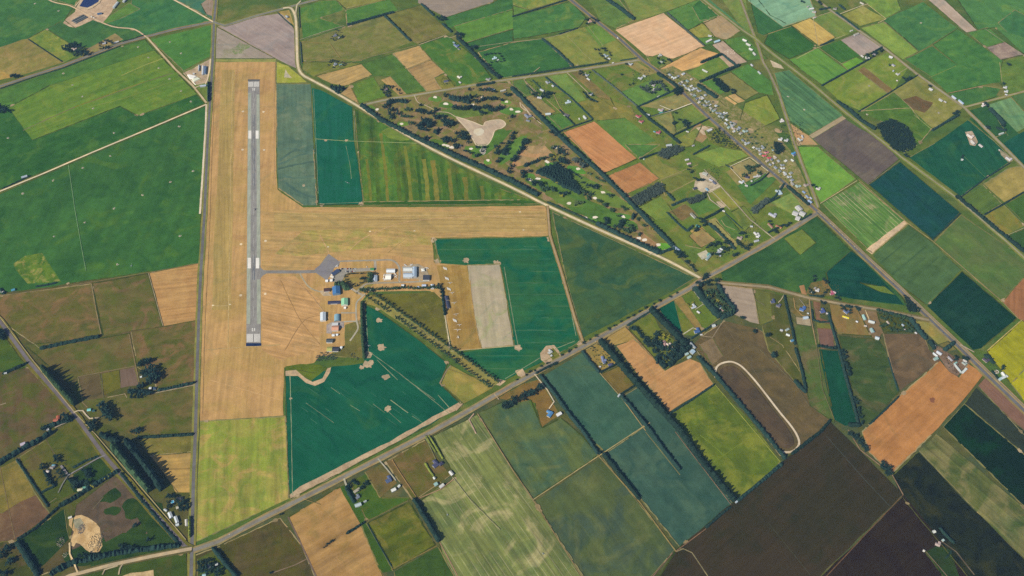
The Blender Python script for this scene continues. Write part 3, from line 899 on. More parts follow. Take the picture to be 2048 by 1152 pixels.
# ---- golf course
F('past', '#8a7650', '722,213 830,192 995,166 1022,166 1062,217 1112,268 1150,305 1205,352 1262,412 1346,494 1320,506 1192,448 1090,402 1024,366 960,334 845,284', b='#727c48', c='#a5866a', name='golf_rough', m=(34, .36, .62), p=(40, .48, .75), d=(3, 2))
for (x, y, r, sx, ro, c_) in ((740, 216, 12, 1.6, -.5, '#5f8a44'), (870, 198, 14, 1.6, 0, '#5d8a48'), (892, 210, 16, 1.5, 0, '#528547'), (805, 248, 12, 1.6, 0, '#5f8a44'), (880, 290, 18, 2.0, -.5, '#5c8745'), (945, 300, 16, 1.8, -.4, '#5a8746'), (1024, 222, 20, 1.8, 0, '#528a4a'), (1012, 205, 12, 1.5, 0, '#64904a'), (985, 285, 26, 3.2, .9, '#4f8346'), (1025, 300, 24, 3.0, .95, '#55864a'), (975, 325, 10, 1.3, 0, '#62a048'), (1060, 353, 12, 1.4, 0, '#4f9147'), (1100, 330, 12, 1.4, 0, '#4a8c48'), (1152, 340, 15, 1.9, -.5, '#4a9146'), (1110, 378, 30, 3.5, -.5, '#5a8748'), (1192, 440, 15, 1.5, -.3, '#4d8a47'), (1245, 434, 15, 1.6, -.3, '#52904a'), (1262, 448, 10, 1.3, 0, '#5c9a4a'), (1180, 418, 34, 4.0, -.55, '#4f8148'), (1322, 496, 17, 1.7, .3, '#4f9a44'), (1160, 362, 24, 3.6, -.6, '#658a4a'), (1215, 396, 24, 3.2, -.6, '#64854a'), (930, 225, 26, 3.4, .05, '#66864a'), (790, 270, 20, 2.6, -.5, '#6a8848'), (1130, 400, 20, 3.2, -.5, '#628549')):
    sheet('golf_green' if sx < 2 else 'golf_fairway', blob(x, y, r, 14, .18, sx, 1, ro), field_mat('golf_turf', 'past', c_, p=(30, .56, .5)))
F('past', '#b09368', '1018,336 1048,292 1090,292 1104,306 1084,316 1050,330', name='golf_rough', b='#a08a5a')
F('past', '#a8875f', '1270,480 1282,462 1318,490 1312,496', name='golf_rough')
F('bare', '#c8b196', '912,233 930,238 952,247 965,252 970,245 985,242 1000,240 1009,245 1011,250 1006,255 996,257 990,262 986,272 978,287 968,290 956,290 949,284 944,272 938,264 926,250', b='#bda58c', c='#d2bd9c', name='sand_clearing', p=(40, .5, .5))
road('913,234 945,244 966,252 972,244 1000,240 1011,248 1004,256 990,261 984,276 974,290 955,291 948,283 938,264 913,236', 3.5, '#e0ccaa', curve=True, name='track')
sheet('sand_clearing', blob(958, 264, 17, 16, .10), field_mat('sand_clearing', 'even', '#d6cdb4', '#dcc8a4'))
sheet('yard', blob(966, 302, 13, 10, .2, .8, 1.3), field_mat('yard', 'yard', '#b8b4a8'))
for (x, y) in ((754, 219), (870, 195), (891, 208), (945, 210), (1013, 204), (1023, 219), (1036, 224), (803, 248), (888, 290), (895, 292), (904, 295), (919, 292), (942, 298), (965, 195), (976, 321), (1012, 308), (1110, 295), (1094, 324), (1096, 337), (1156, 338), (1060, 360), (1076, 358), (1193, 374), (1206, 385), (1190, 397), (1138, 407), (1171, 436), (1190, 435), (1246, 433), (1278, 477), (1289, 480), (1317, 490)):
    sheet('bunker', blob(x, y, 5.2, 10, .25, rng.uniform(1.0, 1.7), 1, rng.uniform(-.9, .2)), field_mat('bunker', 'even', '#f3e8d6', '#e8d8c0'))
F('yard', '#cbb79a', '1040,205 1048,212 1056,222 1078,246 1086,250 1060,232', name='yard', b='#bba68c')
F('past', '#7d8348', '1196,462 1320,508 1346,498 1352,506 1400,556 1330,520', c='#8a8a4c', b='#5f7d44')
# ---- south of the main road
F('crop', '#476c5b', '1089,750 1165,704 1200,745 1290,851 1209,904 1166,862', b='#3e6456', c='#587256', d=(2, 2.6), s=(20, .08))
F('past', '#a1894c', '1168,702 1196,685 1232,725 1200,744', b='#927f48', c='#7f8448')
F('past', '#7c6c41', '1201,748 1239,732 1269,770 1237,789', b='#72693f', c='#6c7540')
F('crop', '#44655a', '1244,794 1274,776 1334,832 1464,1006 1362,1098 1210,908 1291,853 1300,862', b='#3c5e56', c='#54705c', d=(2, 2.6), s=(20, .10))
F('stub', '#a88c50', '1196,684 1250,652 1288,690 1268,680 1222,692 1212,700', b='#9a8248')
F('stub', '#c4945f', '1233,692 1268,678 1302,712 1330,742 1380,718 1400,726 1426,768 1338,824 1326,806 1276,750', b='#bb8a58', c='#b08458', d=(4, -2.6), s=(8, .14))
F('past', '#637b40', '1340,828 1430,770 1500,840 1564,924 1476,1002 1420,930', b='#577040', c='#838c44', d=(2, 2.6), m=(60, .38, .6), p=(90, .48, .8))
F('crop', '#5d7252', '958,826 1024,796 1062,800 1084,856 1122,836 1164,872 1197,911 1067,998', b='#4e6a54', c='#76805a', d=(2, 2.8), s=(20, .14), p=(90, .5, .6))
F('crop', '#556950', '1069,1003 1203,914 1350,1099 1270,1190 1190,1190', b='#4a5f52', c='#6c7656', d=(2, 2.8), s=(24, .14), p=(110, .5, .6))
F('tram', '#7a875b', '866,872 946,834 955,830 1066,1000 1186,1190 900,1190 880,1086 842,1000 913,955 890,918', b='#667a58', c='#b0a674', d=(2, 2.9), s=(9, .30), t=(15, .6), tc='#b4ae84', p=(100, .5, .8))
F('stub', '#b28c59', '578,1034 680,974 722,1050 782,1190 650,1190 604,1092', b='#a98350', c='#9a804c', d=(4, -2.4), s=(22, .22), p=(60, .5, .6))
F('past', '#3f6a3c', '680,974 700,966 736,1046 786,1142 762,1146 722,1050')
F('past', '#4b6d3f', '702,962 736,946 764,996 820,996 812,1002 732,1044', c='#5d6c3f', b='#3d683e')
F('past', '#776844', '730,944 768,926 794,966 760,996', b='#6a6842', c='#86704c')
F('past', '#746545', '770,924 850,880 902,950 836,996 826,1000', b='#606642', c='#846a4c')
F('past', '#626d39', '736,1046 818,1004 870,1090 788,1140', b='#4f643a', c='#7f7840', d=(4, -2), s=(20, .2), p=(60, .48, .7))
F('past', '#385c42', '788,1144 876,1094 930,1190 800,1190', c='#4d6640')
F('past', '#866c41', '996,796 1046,768 1080,758 1120,830 1084,854 1062,800 1030,806', b='#7a6a40', c='#9a7c4a')
F('past', '#4f7042', '1058,802 1070,806 1082,852 1076,838')
F('past', '#6f7b45', '1252,650 1304,622 1318,655 1382,708 1332,738 1300,706', b='#637843', c='#847c48')
F('past', '#6c7344', '1096,706 1106,696 1120,712 1106,722')
F('crop', '#1a6150', '1317,614 1346,601 1387,649 1364,669 1330,636', b='#175b4c', f=.06)
F('past', '#657d42', '1348,600 1386,574 1440,636 1390,672 1366,670', b='#5b7a42', c='#7b7f45')
F('past', '#9a844c', '1347,601 1362,592 1410,664 1402,672', c='#a88c55')
F('past', '#5b7043', '1310,615 1262,645 1256,640 1372,576 1380,578 1345,600', name='verge')
F('past', '#6c6046', '1386,690 1404,672 1450,642 1512,656 1564,690 1610,758 1664,840 1640,864 1600,900 1560,912 1470,790', b='#655c48', c='#7a684e', d=(3, 2.4), p=(60, .5, .5))
F('past', '#7a6c56', '1398,690 1425,676 1446,712 1424,730', c='#8d7c64')
F('bare', '#ae9c87', '1437,569 1506,578 1518,648 1500,644 1466,628', b='#a59380', d=(9, 2))
F('past', '#67714b', '1508,579 1550,586 1546,640 1520,650', c='#7a744e')
F('past', '#5f6443', '1540,586 1571,592 1590,700 1610,782 1590,764 1536,700 1524,652 1546,642', b='#536242', c='#70694a')
F('past', '#68694a', '1574,592 1618,600 1622,632 1594,634 1580,622', b='#7f7350')
F('bare', '#b0a184', '1592,634 1620,638 1622,652 1594,648')
F('past', '#4e6d49', '1583,636 1594,650 1624,654 1642,702 1668,846 1620,812 1598,710', b='#55694a', c='#776a50')
F('past', '#81624f', '1624,602 1642,606 1640,636 1662,644 1670,696 1640,698', c='#8a6f56')
F('past', '#66704a', '1632,644 1660,648 1664,658 1634,656')
F('bare', '#83665c', '1634,658 1664,660 1672,694 1638,692', b='#7a5f57')
F('crop', '#205749', '1638,699 1676,702 1714,848 1690,852 1666,838', b='#1d5046')
F('past', '#8d7a4a', '1659,608 1712,614 1742,672 1676,668 1664,640', b='#94764a', c='#80794a')
F('past', '#7b6a52', '1714,616 1752,620 1766,664 1756,678 1742,674', c='#8d7a64')
F('past', '#45614a', '1677,672 1758,680 1770,700 1800,782 1738,850 1722,846', b='#3f5c46', c='#6f6a4c', d=(9, 1), s=(16, .2))
F('past', '#70604d', '1767,668 1846,668 1858,700 1880,722 1800,782 1776,714', b='#66594a', c='#7f6a52')
F('past', '#55603f', '1752,622 1820,638 1846,664 1766,664', b='#4a5a3e', c='#7a6e4c')
F('past', '#948c4c', '1826,641 1858,645 1896,682 1876,689', b='#8a884a')
F('past', '#7b7646', '1878,690 1896,684 1912,700 1900,702')
F('yard', '#87705f', '1862,690 1880,694 1896,706 1912,716 1944,724 1934,730 1914,754 1896,742 1882,720 1868,704', b='#786454', c='#9a8674')
F('stub', '#bc8451', '1724,864 1800,792 1880,722 1898,744 1918,756 1936,728 1968,748 1866,866 1784,947 1738,905', b='#b27b4a', c='#a6744a', d=(4, -3.6), s=(10, .10))
sheet('pasture', blob(1864, 800, 7), field_mat('pasture', 'past', '#8a5f4c'))
F('bare', '#8c6b5a', '1956,772 1974,752 2060,824 2120,860 2120,960 2048,870', b='#85655a', d=(3, 2.8))
F('crop', '#153a33', '1886,854 1928,808 2048,909 2120,975 2120,1070 2040,1006', b='#123a36', c='#1f4a3c', f=.06)
F('crop', '#3c4a45', '1929,807 1952,775 2048,862 2120,926 2120,972 2048,907', d=(3, 2.8))
F('crop', '#66704f', '1838,902 1872,868 2040,1010 2120,1080 2120,1190 2048,1116 1960,1030', b='#4c6449', c='#8a8258', d=(3, 2.6), s=(10, .25), p=(90, .48, .7))
F('past', '#2d3d27', '1786,950 1836,904 1960,1032 2048,1120 2120,1200 1990,1220 1800,990', b='#263626', c='#3f4729', d=(3, 2.6))
F('bare', '#3f413c', '1660,844 1804,988 1640,1152 1600,1220 1260,1220 1320,1152 1352,1100 1560,928', b='#47433e', c='#384039', d=(4, -3.6), f=.10, m=(200, .4, .62))
F('bare', '#3b393b', '1808,992 1990,1220 1610,1220 1644,1152', b='#353436', d=(4, -3.6), f=.07)
F('past', '#2d4a33', '1850,1104 1874,1092 1900,1100 1926,1180 1906,1180', c='#3a4a30')
# ---- triangle inside the highway
F('crop', '#376c4c', '1442,544 1536,490 1633,433 1690,490 1790,576 1814,612 1700,598 1560,580 1446,564', b='#2d604a', c='#4c7a48', d=(4, -2.2), m=(120, .4, .6))
F('past', '#69824a', '1568,478 1604,459 1632,486 1600,510', c='#7a8448')
F('crop', '#22554c', '1652,546 1704,500 1762,558 1808,610 1706,598 1660,590', b='#1e4e48', c='#2d6050')
F('past', '#5f7a45', '1720,566 1770,574 1790,590 1760,584', c='#7d7f46')
F('past', '#7f7048', '1610,588 1622,566 1650,560 1672,594', b='#6a6a44')
F('bare', '#a87f58', '1598,572 1608,570 1614,592 1604,590')
for s_, w_, c_ in (('46,261 100,236 150,214 220,190 290,164 346,146', 3.2, '#80795a'), ('243,151 290,130 328,116', 1.8, '#a5a86c'), ('180,214 250,196 330,168 372,158', 1.6, '#8f9a58'), ('150,214 230,184 300,160', 5, '#74803f')):
    road(s_, w_, c_, name='worn_line', preset='past', wob=.5)
lay_margins()

# ---------------------------------------------------------------- roads, tracks, runway
road('436,-60 432,0 428,47 425,130 420,205 415,288 409,430 402,540 399,600 395,720 391,864 387,960 384,1094 381,1200', 7.5, '#76777a', verge=17, vcol='#7f8354')
road('-80,204 0,173 125,132 240,88 292,74 350,59 426,44', 7.5, '#7f8480', verge=16, vcol='#8a7a58')
road('426,44 449,52 512,32 572,16 632,0 720,-30', 6.5, '#828582', verge=14, vcol='#8a8a60')
road('330,-12 348,0 390,23 426,44', 5.5, '#d3c09c', name='gravel_road')
road('566,17 579,16 586,22 591,36 593,62 594,100 596,132 604,149 624,161 662,181 718,214 762,241 837,284 900,317 1024,376 1091,410 1194,458 1321,515 1401,557', 7.5, '#d0c1a0', verge=16, vcol='#8a8a58', name='gravel_road', curve=True)
road('591,30 594,10 602,2', 5, '#c8bd9a', name='gravel_road')
road('719,212 787,197 829,191 912,177 994,163 1024,159 1134,144 1224,130 1276,121 1284,122', 7, '#a39d86', verge=17, vcol='#84824e')
road('1110,-40 1141,0 1196,45 1241,80 1286,122 1314,142 1354,175 1414,232 1476,287 1536,339 1573,370 1633,422 1641,431 1686,473 1721,508 1793,575 1846,626 1906,683 1971,748 2048,822 2130,900', 9, '#72757a', verge=20, vcol='#8a8058', name='highway')
road('1474,-40 1481,0 1504,62 1514,87 1526,125 1538,145 1558,190 1573,237 1588,287 1606,335 1623,378 1636,416', 5.5, '#9b8f7d', verge=13, vcol='#7d8654', name='railway')
road('1636,422 1648,432 1692,474 1728,508 1800,575 1853,626 1913,683 1978,746 2055,820', 4.5, '#8f8574', verge=9, vcol='#a08f62', name='railway')
road('1396,-8 1486,62 1511,78 1536,101 1616,162 1696,230 1769,287 1801,314 1911,395 2006,478 2048,516 2120,580', 5, '#a09b7c', verge=15, vcol='#758450')
road('1560,-60 1633,0 1663,22 1716,60 1773,100 1836,150 1928,215 2001,287 2048,335 2110,392', 6, '#a39c86', verge=13, vcol='#8a8558')
road('1928,215 1990,199 2048,183 2110,168', 5, '#a89c80', verge=11, vcol='#7f8a50')
road('387,1101 437,1084 512,1044 640,979 864,864 1024,772 1200,675 1381,577 1401,562 1440,541 1536,487 1634,427', 8, '#8d8a82', verge=17, vcol='#928560')
road('-80,560 0,643 57,722 145,823 207,909 290,1005 370,1094 384,1100', 8.5, '#7a757b', verge=20, vcol='#6a6c44')
road('0,634 62,716 98,762 150,826 190,868 300,996 372,1080', 1.8, '#a89a70', name='railway')
road('60,1190 140,1152 225,1130 300,1114 372,1100 384,1098', 8, '#b8a586', verge=16, vcol='#6c6a4a', name='gravel_road')
road('1434,566 1536,575 1618,597 1700,612 1761,621 1858,641', 7, '#998c74', verge=17, vcol='#7d7550')
road('0,383 90,346 185,305 300,257 413,209', 5, '#dcc9aa', verge=9, vcol='#6f7f4c', name='farm_track', wob=.1)
road('413,209 411,260 406,340 400,428', 5.5, '#e2d0b2', name='farm_track', wob=.1)
road('293,74 350,138 386,172 413,206', 5.5, '#d0b994', name='farm_track', wob=.15, verge=9, vcol='#7a8048')
road('60,-40 98,0 140,12 175,30 205,46 232,55 268,59 292,74', 5.5, '#cbb290', curve=True, name='farm_track', wob=.12)
road('150,14 158,4 172,-10', 4, '#d6bf98', name='farm_track', wob=.15)
road('421,118 419,140 415,160 411,168', 4.5, '#d8c4a0', name='farm_track', wob=.12)
road('404,170 390,176 388,176', 4, '#d3bfa0', name='farm_track')
road('1095,412 1099,470 1124,550 1150,640 1166,686', 4.5, '#b49a78', verge=9, vcol='#8a7c4c', name='farm_track', wob=.12)
for s_, w, c_ in (('137,330 150,420 165,505 172,542', 1.6, '#6a9a78'), ('0,592 110,577 300,545 398,527', 2, '#8a7a58'), ('183,568 192,620 203,672', 2.6, '#85795a'), ('297,547 305,575 326,652', 2, '#a59878'), ('258,668 272,735 280,772', 2, '#85755a'),
                  ('155,754 272,732', 1.8, '#8d7d62'), ('156,756 166,806 175,815', 1.6, '#8a7a60'), ('203,748 207,800', 1.4, '#75705a'), ('215,795 250,788 254,796', 2, '#96886c'), ('302,788 390,770', 3, '#a3947a'), ('284,893 356,985', 1.4, '#6a6048'), ('324,939 381,938', 1.2, '#6f6248'),
                  ('148,826 156,822 166,822 172,830 180,838 200,836', 3.2, '#b8ab94'), ('110,856 150,838', 3, '#a59a86'), ('210,911 195,918 136,952', 3.2, '#85858a'), ('136,952 126,968 117,986', 2.4, '#8a8a88'), ('136,950 122,932', 5, '#8d8a90'), ('0,810 12,806', 2.5, '#a09078'),
                  ('92,880 112,912', 1.4, '#6f6650'), ('60,896 84,928', 1.4, '#70664e'), ('96,1008 113,996', 1.4, '#857a62'), ('186,1018 207,994', 1.4, '#7a705e'), ('140,1086 140,1108 148,1126 156,1146', 3.2, '#d0b88e'), ('205,1150 210,1140 236,1132', 3, '#b8a888'), ('238,1150 240,1138 246,1128', 3, '#b8a888'), ('0,934 30,1078', 1.4, '#857454'),
                  ('600,80 650,63 688,52', 1.8, '#a8a586'), ('626,152 690,130 725,118 838,90', 1.8, '#a09468'), ('838,90 888,72 902,76 912,72', 2.2, '#b5a988'), ('602,84 660,88 680,116', 1.6, '#a8904e'), ('605,126 660,118 724,122', 1.6, '#a08c50'), ('952,94 1024,84 1084,78 1122,70 1160,56', 2.2, '#a3a07a'), ('813,139 862,120', 1.6, '#8a7c50'),
                  ('1018,0 1036,-12', 2, '#a09468'), ('1134,72 1170,110 1200,135', 1.6, '#a0a068'), ('1174,50 1206,92', 1.6, '#a0a068'), ('1080,135 1048,160 1070,185', 2.2, '#a89a78'), ('1048,160 1078,190', 2.2, '#a89a78'), ('1134,146 1176,186', 2.8, '#b0a488'), ('1170,145 1180,165', 2.2, '#b0a488'), ('1093,200 1110,215 1122,226', 2, '#b59a70'), ('1106,186 1118,212 1128,226 1138,230', 2.0, '#b59a70'),
                  ('1384,207 1345,222 1320,212 1322,212', 3, '#c8c2ae'), ('1345,222 1302,234', 2.4, '#b8b49c'), ('1345,268 1388,246', 2, '#9a9060'), ('1316,362 1396,330', 1.8, '#a59a68'), ('1335,386 1392,360', 1.6, '#98905c'), ('1408,340 1440,372 1500,440 1550,480', 3.4, '#b5a98e', ), ('1413,384 1425,380 1440,373', 5, '#c8bca2'), ('1414,386 1420,400 1436,412 1450,424', 2.4, '#c8bca2'), ('1424,384 1460,420', 2, '#c0b498'),
                  ('1459,334 1498,316 1502,317 1536,343', 2.6, '#d8ccaa'), ('1459,335 1494,372', 2.2, '#d0c0a0'), ('1532,345 1508,362', 1.8, '#b8ac90'), ('1442,440 1450,452 1470,460', 1.6, '#a89a70'), ('1298,510 1330,500 1350,498', 2.6, '#b0a488'), ('1280,462 1310,470', 1.4, '#a0905c'),
                  ('1592,118 1634,96 1640,94 1670,78 1690,70', 2.4, '#b8b078'), ('1536,68 1582,53', 2.2, '#a89c60'), ('1634,94 1682,127 1697,142', 2, '#a0a068'), ('1680,28 1722,12 1736,8', 3, '#c3b590'), ('1636,92 1626,36 1662,24', 2, '#b8a87c'), ('1756,46 1772,38 1736,10', 2.4, '#b8ac78'), ('1860,90 1916,56', 1.8, '#6a8f58'), ('1858,156 1912,132', 1.6, '#7a9a50'), ('1896,187 1966,172 2004,178', 2.2, '#b09a68'), ('1999,125 2004,165', 1.6, '#a0986a'), ('1970,58 2010,86 2048,112', 2, '#a89a80'), ('1792,150 1815,136', 1.6, '#b5a880'), ('1828,230 1862,258', 1.8, '#a8b078'),
                  ('1640,408 1714,362', 2.4, '#b3a878'), ('1736,370 1800,322', 1.6, '#8a8468'), ('1717,360 1816,448 1864,482 2004,604 2036,638', 2.6, '#94875c'), ('1808,306 1812,300 1834,290', 2, '#a8a880'), ('1925,310 1972,356', 1.4, '#4d7f5c'), ('1865,481 1922,427', 1.4, '#3a5a48'), ('1974,702 2044,640', 2.4, '#b0a060'), ('1920,690 1948,705', 3, '#b8a890'), ('2016,470 2048,456', 1.8, '#9a9a78'), ('1968,371 2008,409', 1.4, '#6a7a48'),
                  ('1066,1000 1204,908 1274,862 1300,846', 2.4, '#a09468'), ('1024,939 1066,1000 1186,1190', 2.4, '#96845e'), ('955,828 1024,939', 2, '#a08a68'), ('1166,864 1196,911 1280,1006 1352,1104', 2.8, '#9c8c58'), ('1352,1104 1366,1098 1384,1106 1420,1160', 2.2, '#8a8264'), ('1345,1106 1300,1160', 1.6, '#8f7064'), ('1412,1058 1350,1104', 1.8, '#856a58'), ('1291,864 1360,950', 1.6, '#8a8458'), ('1199,746 1242,795 1291,862', 2, '#a09064'), ('1350,864 1462,1010', 1.8, '#8f7a64'), ('1430,770 1560,924', 2, '#8f9a54'), ('1400,870 1460,920', 1, '#7f9a48'), ('1420,930 1510,868', 1, '#7f9448'), ('1250,655 1306,716', 2.2, '#a88a62'),
                  ('1069,749 1094,780 1108,804 1098,818', 2.8, '#cbbda0'), ('1384,578 1408,610', 3, '#bfb69e'), ('1408,608 1390,620', 2.2, '#b0b08c'), ('1366,669 1386,656 1396,660', 3, '#b8b49a'), ('1400,672 1425,675 1448,640', 1.6, '#9a8c74'), ('1392,700 1420,738 1436,732', 1.8, '#a5987c'), ('1398,688 1440,730', 1.6, '#85755f'), ('1424,730 1480,690', 1.2, '#7d7058'), ('1450,650 1520,760', 1.2, '#756a54'), ('1504,578 1510,600 1530,612', 1.4, '#8a8468'),
                  ('1568,590 1562,600 1556,606', 2.2, '#b8ac90'), ('1598,598 1612,616', 1.8, '#a09a88'), ('1587,597 1590,618 1604,632 1618,634', 1.6, '#b09060'), ('1618,596 1622,640 1632,690', 2.6, '#a89068'), ('1730,621 1738,640', 2.4, '#c3b28c'), ('1632,690 1645,780 1668,840', 1.6, '#7d7a54'), ('1765,665 1796,780', 2, '#8a7a62'), ('1520,700 1590,768 1618,812', 1.4, '#7f7a5c'), ('1678,702 1716,850', 2.4, '#937f68'), ('1696,860 1720,900 1784,950 1806,990', 2.4, '#9a8068'), ('1646,1160 1728,1072 1806,990', 2, '#6a5548'), ('1652,872 1720,950 1780,1014', 1, '#52605f'), ('1536,1046 1620,1150', 1, '#4c544c'), ('1884,1084 1912,1104 1948,1150', 2.6, '#6f6658'), ('1852,1104 1900,1160', 1.8, '#7a6a5c'), ('1500,1010 1540,1060', 1, '#4c4c44'),
                  ('756,918 775,940 792,962', 3, '#a8a898'), ('688,958 694,974', 4, '#b0ac98'), ('784,920 800,946 832,994', 2, '#a08258'), ('836,998 880,980 906,960', 2.4, '#a88a6a'), ('905,955 940,1000 1000,1060', 2, '#9a9a70'), ('826,1000 880,1086', 2, '#8f7a54'), ('880,1086 915,1152', 2.4, '#9a8068'), ('732,1046 784,1134', 2, '#7d7c4c'), ('782,1140 874,1092', 1.6, '#85784c'), ('732,1044 816,1002', 1.8, '#75744c'), ('545,1146 590,1130 614,1118', 2.6, '#7d6e60'), ('576,1034 604,1092 640,1170', 3.2, '#7a6a62'), ('606,998 640,1010', 1, '#a8905c'), ('850,874 870,916 872,922', 2, '#8a8a64'), ('988,788 998,800', 2.4, '#a8987a'), ('925,808 912,822', 3, SAND), ('948,828 938,840 952,868', 3, '#b39a84'),
                  ('890,770 884,772 880,766 894,740 902,732', 3.2, '#9a8a70'), ('560,716 620,640', 1.2, '#b88f5c'), ('552,640 640,690', 1.6, '#c9a070'), ('740,505 741,525', 3, '#a88e5c'), ('776,506 830,462', 2, '#a89258'), ('548,490 640,480', 1.6, '#b3955c'), ('884,580 890,632 901,700', 2.4, '#d8c8a4'), ('902,703 1030,692', 1.8, '#a3a27a'), ('895,738 985,768', 1.6, '#8d7f4c'), ('842,600 870,640', 1, '#7a7546')):
    road(s_, w, c_, name='track', preset='yard', wob=.16)
road('829,192 836,205 852,212 868,220 874,224 896,226 914,236', 2.8, '#cbb898', curve=True, name='track', wob=.1)
road('1040,205 1042,214 1052,222', 2.6, '#cbb898', curve=True, name='track')
# race track
tr_ = '1536,795 1560,826 1580,850 1592,868 1598,884 1594,896 1582,904 1562,905'
road('1431,756 1430,746 1434,734 1444,727 1460,724 1474,728 1488,738 1510,762 ' + tr_, 5, '#dccbae', curve=True, name='race_track')
F('bare', '#5f5349', '1438,752 1440,740 1452,733 1466,733 1480,742 1500,764 1530,800 1570,850 1586,876 1588,890 1576,898 1552,892 1500,836', b='#594f47', c='#6a5c4a', d=(3, 2.4))

# ---- airfield pavements
RL, RR = (lambda y: 496.2 - (y - 160) * .0068), (lambda y: 519.2 + (y - 160) * .0050)


def rw(f, y):
    return RL(y) + (RR(y) - RL(y)) * f


def rquad(name, f0, f1, y0, y1, mat):
    pp = [(rw(f0, y0), y0), (rw(f1, y0), y0), (rw(f1, y1), y1), (rw(f0, y1), y1)]
    return sheet(name, [tuple(G(*p)[:2]) for p in pp], mat)


road('521,544 545,544 600,544 636,543', 11, '#8d8b88', name='taxiway')
sheet('taxiway', [tuple(G(*p)[:2]) for p in P('519,530 521,535 526,540 532,541 532,548 526,551 522,556 519,562')], field_mat('taxiway', 'road', '#8d8b88'))
sheet('apron', [tuple(G(*p)[:2]) for p in P('630,538 640,530 657,508 680,524 678,532 668,536 664,546 654,560 652,560 632,546')], field_mat('apron', 'road', '#8d8a88', '#85838a', s=(8, .10)))
road('600,547 606,558 616,572 628,580 642,584', 4, '#a39c86', curve=True, name='taxiway')
road('678,523 700,522 745,521 778,520 790,524 798,534 799,548 798,560', 5.5, '#a5a092', curve=True, name='taxiway')
road('750,522 751,540', 7, '#a39c90', name='taxiway')
sheet('car_park', [tuple(G(*p)[:2]) for p in P('668,552 678,540 690,538 742,536 744,542 700,545 690,550 684,564 670,566 662,560')], field_mat('car_park', 'road', '#a09a8c', '#94908a'))
road('672,564 690,574 704,578 716,586 728,592', 6.5, '#a39b8c', name='road')
road('712,586 722,576 734,568 760,566 800,565 846,563 860,562', 6, '#aca38f', curve=True, name='road')
road('800,565 798,560', 5, '#aca38f', name='road')
road('840,563 838,545 840,535', 4, '#b8ab94', name='road')
road('730,588 722,596 714,604 712,616 713,640 716,656 710,668 700,682', 4.4, '#aaa594', curve=True, name='road')
road('712,626 700,626 682,626', 4.2, '#b0aa98', name='road')
road('714,643 700,643 686,644', 4.4, '#b0aa98', name='road')
sheet('apron', [tuple(G(*p)[:2]) for p in P('653,650 665,644 688,643 688,655 678,658 664,664 663,668 653,667')], field_mat('apron', 'yard', '#a89a94', '#b8b4a4'))
sheet('apron', [tuple(G(*p)[:2]) for p in P('638,582 652,580 664,592 646,592')], field_mat('apron', 'yard', '#b3a288'))
sheet('apron', [tuple(G(*p)[:2]) for p in P('804,533 836,528 852,536 862,560 806,558')], field_mat('apron', 'yard', '#b5a184', '#a39a84'))
rquad('runway', 0, 1, 160, 686.5, field_mat('runway', 'road', '#97928c', '#8c8884', d=None) if False else field_mat('runway', 'road', '#979490', '#8d8a87', ang=math.pi / 2, s=(5, .12)))
m_sh = field_mat('runway_shoulder', 'road', '#a9ae9c', '#a0a696', ang=math.pi / 2, s=(4, .12))
rquad('runway_shoulder', .01, .27, 186, 648, m_sh)
rquad('runway_shoulder', .73, .99, 189, 531, m_sh)
rquad('runway_shoulder', .73, .99, 559, 648, m_sh)
m_rub = field_mat('tyre_marks', 'road', '#767a80', '#8a8884', ang=math.pi / 2, s=(2, .25))
rquad('tyre_marks', .40, .47, 230, 380, m_rub)
rquad('tyre_marks', .53, .60, 230, 380, m_rub)
rquad('tyre_marks', .40, .60, 500, 560, m_rub)
m_dark = field_mat('runway_end', 'road', '#2e4468', '#263a5c')
rquad('runway_end', -.02, 1.02, 159, 162, field_mat('runway_end', 'road', '#62666a'))
rquad('runway_end', -.02, 1.03, 686.5, 692.5, m_dark)
m_wh = field_mat('runway_marking', 'even', '#efeae0', '#e2ddd2')
m_dim = field_mat('runway_marking', 'even', '#c2bfb8', '#b4b1ab')
for side in (0, 1):
    for k in range(6):
        f = (.035 if side == 0 else .535) + k * .0755
        rquad('runway_marking', f, f + .043, 164, 174, m_wh)
        rquad('runway_marking', f, f + .043, 668, 684.5, m_wh)
for f0, f1 in ((.06, .30), (.66, .90)):
    rquad('runway_marking', f0, f1, 261.5, 277.5, m_wh)
    rquad('runway_marking', f0 - .0, f1 - .0, 516, 537, m_wh)
y_ = 184.0
while y_ < 640:
    l_ = 12 + (y_ - 184) * .019
    rquad('runway_marking', .483, .507, y_, min(y_ + l_, 650), m_dim)
    y_ += l_ * 1.85
SEG = {'0': [(0, 0, 1, .2), (0, .8, 1, 1), (0, .2, .36, .8), (.64, .2, 1, .8)],
       '2': [(0, 0, 1, .2), (0, .8, 1, 1), (0, .4, 1, .6), (.62, .6, 1, .8), (0, .2, .38, .4)]}


def numeral(ch, fx, fw, y0, y1, flip=False):
    for (a, b, c, d) in SEG[ch]:
        if flip:
            a, b, c, d = 1 - c, 1 - d, 1 - a, 1 - b
        rquad('runway_number', fx + a * fw, fx + c * fw, y1 + (y0 - y1) * d, y1 + (y0 - y1) * b, m_wh)


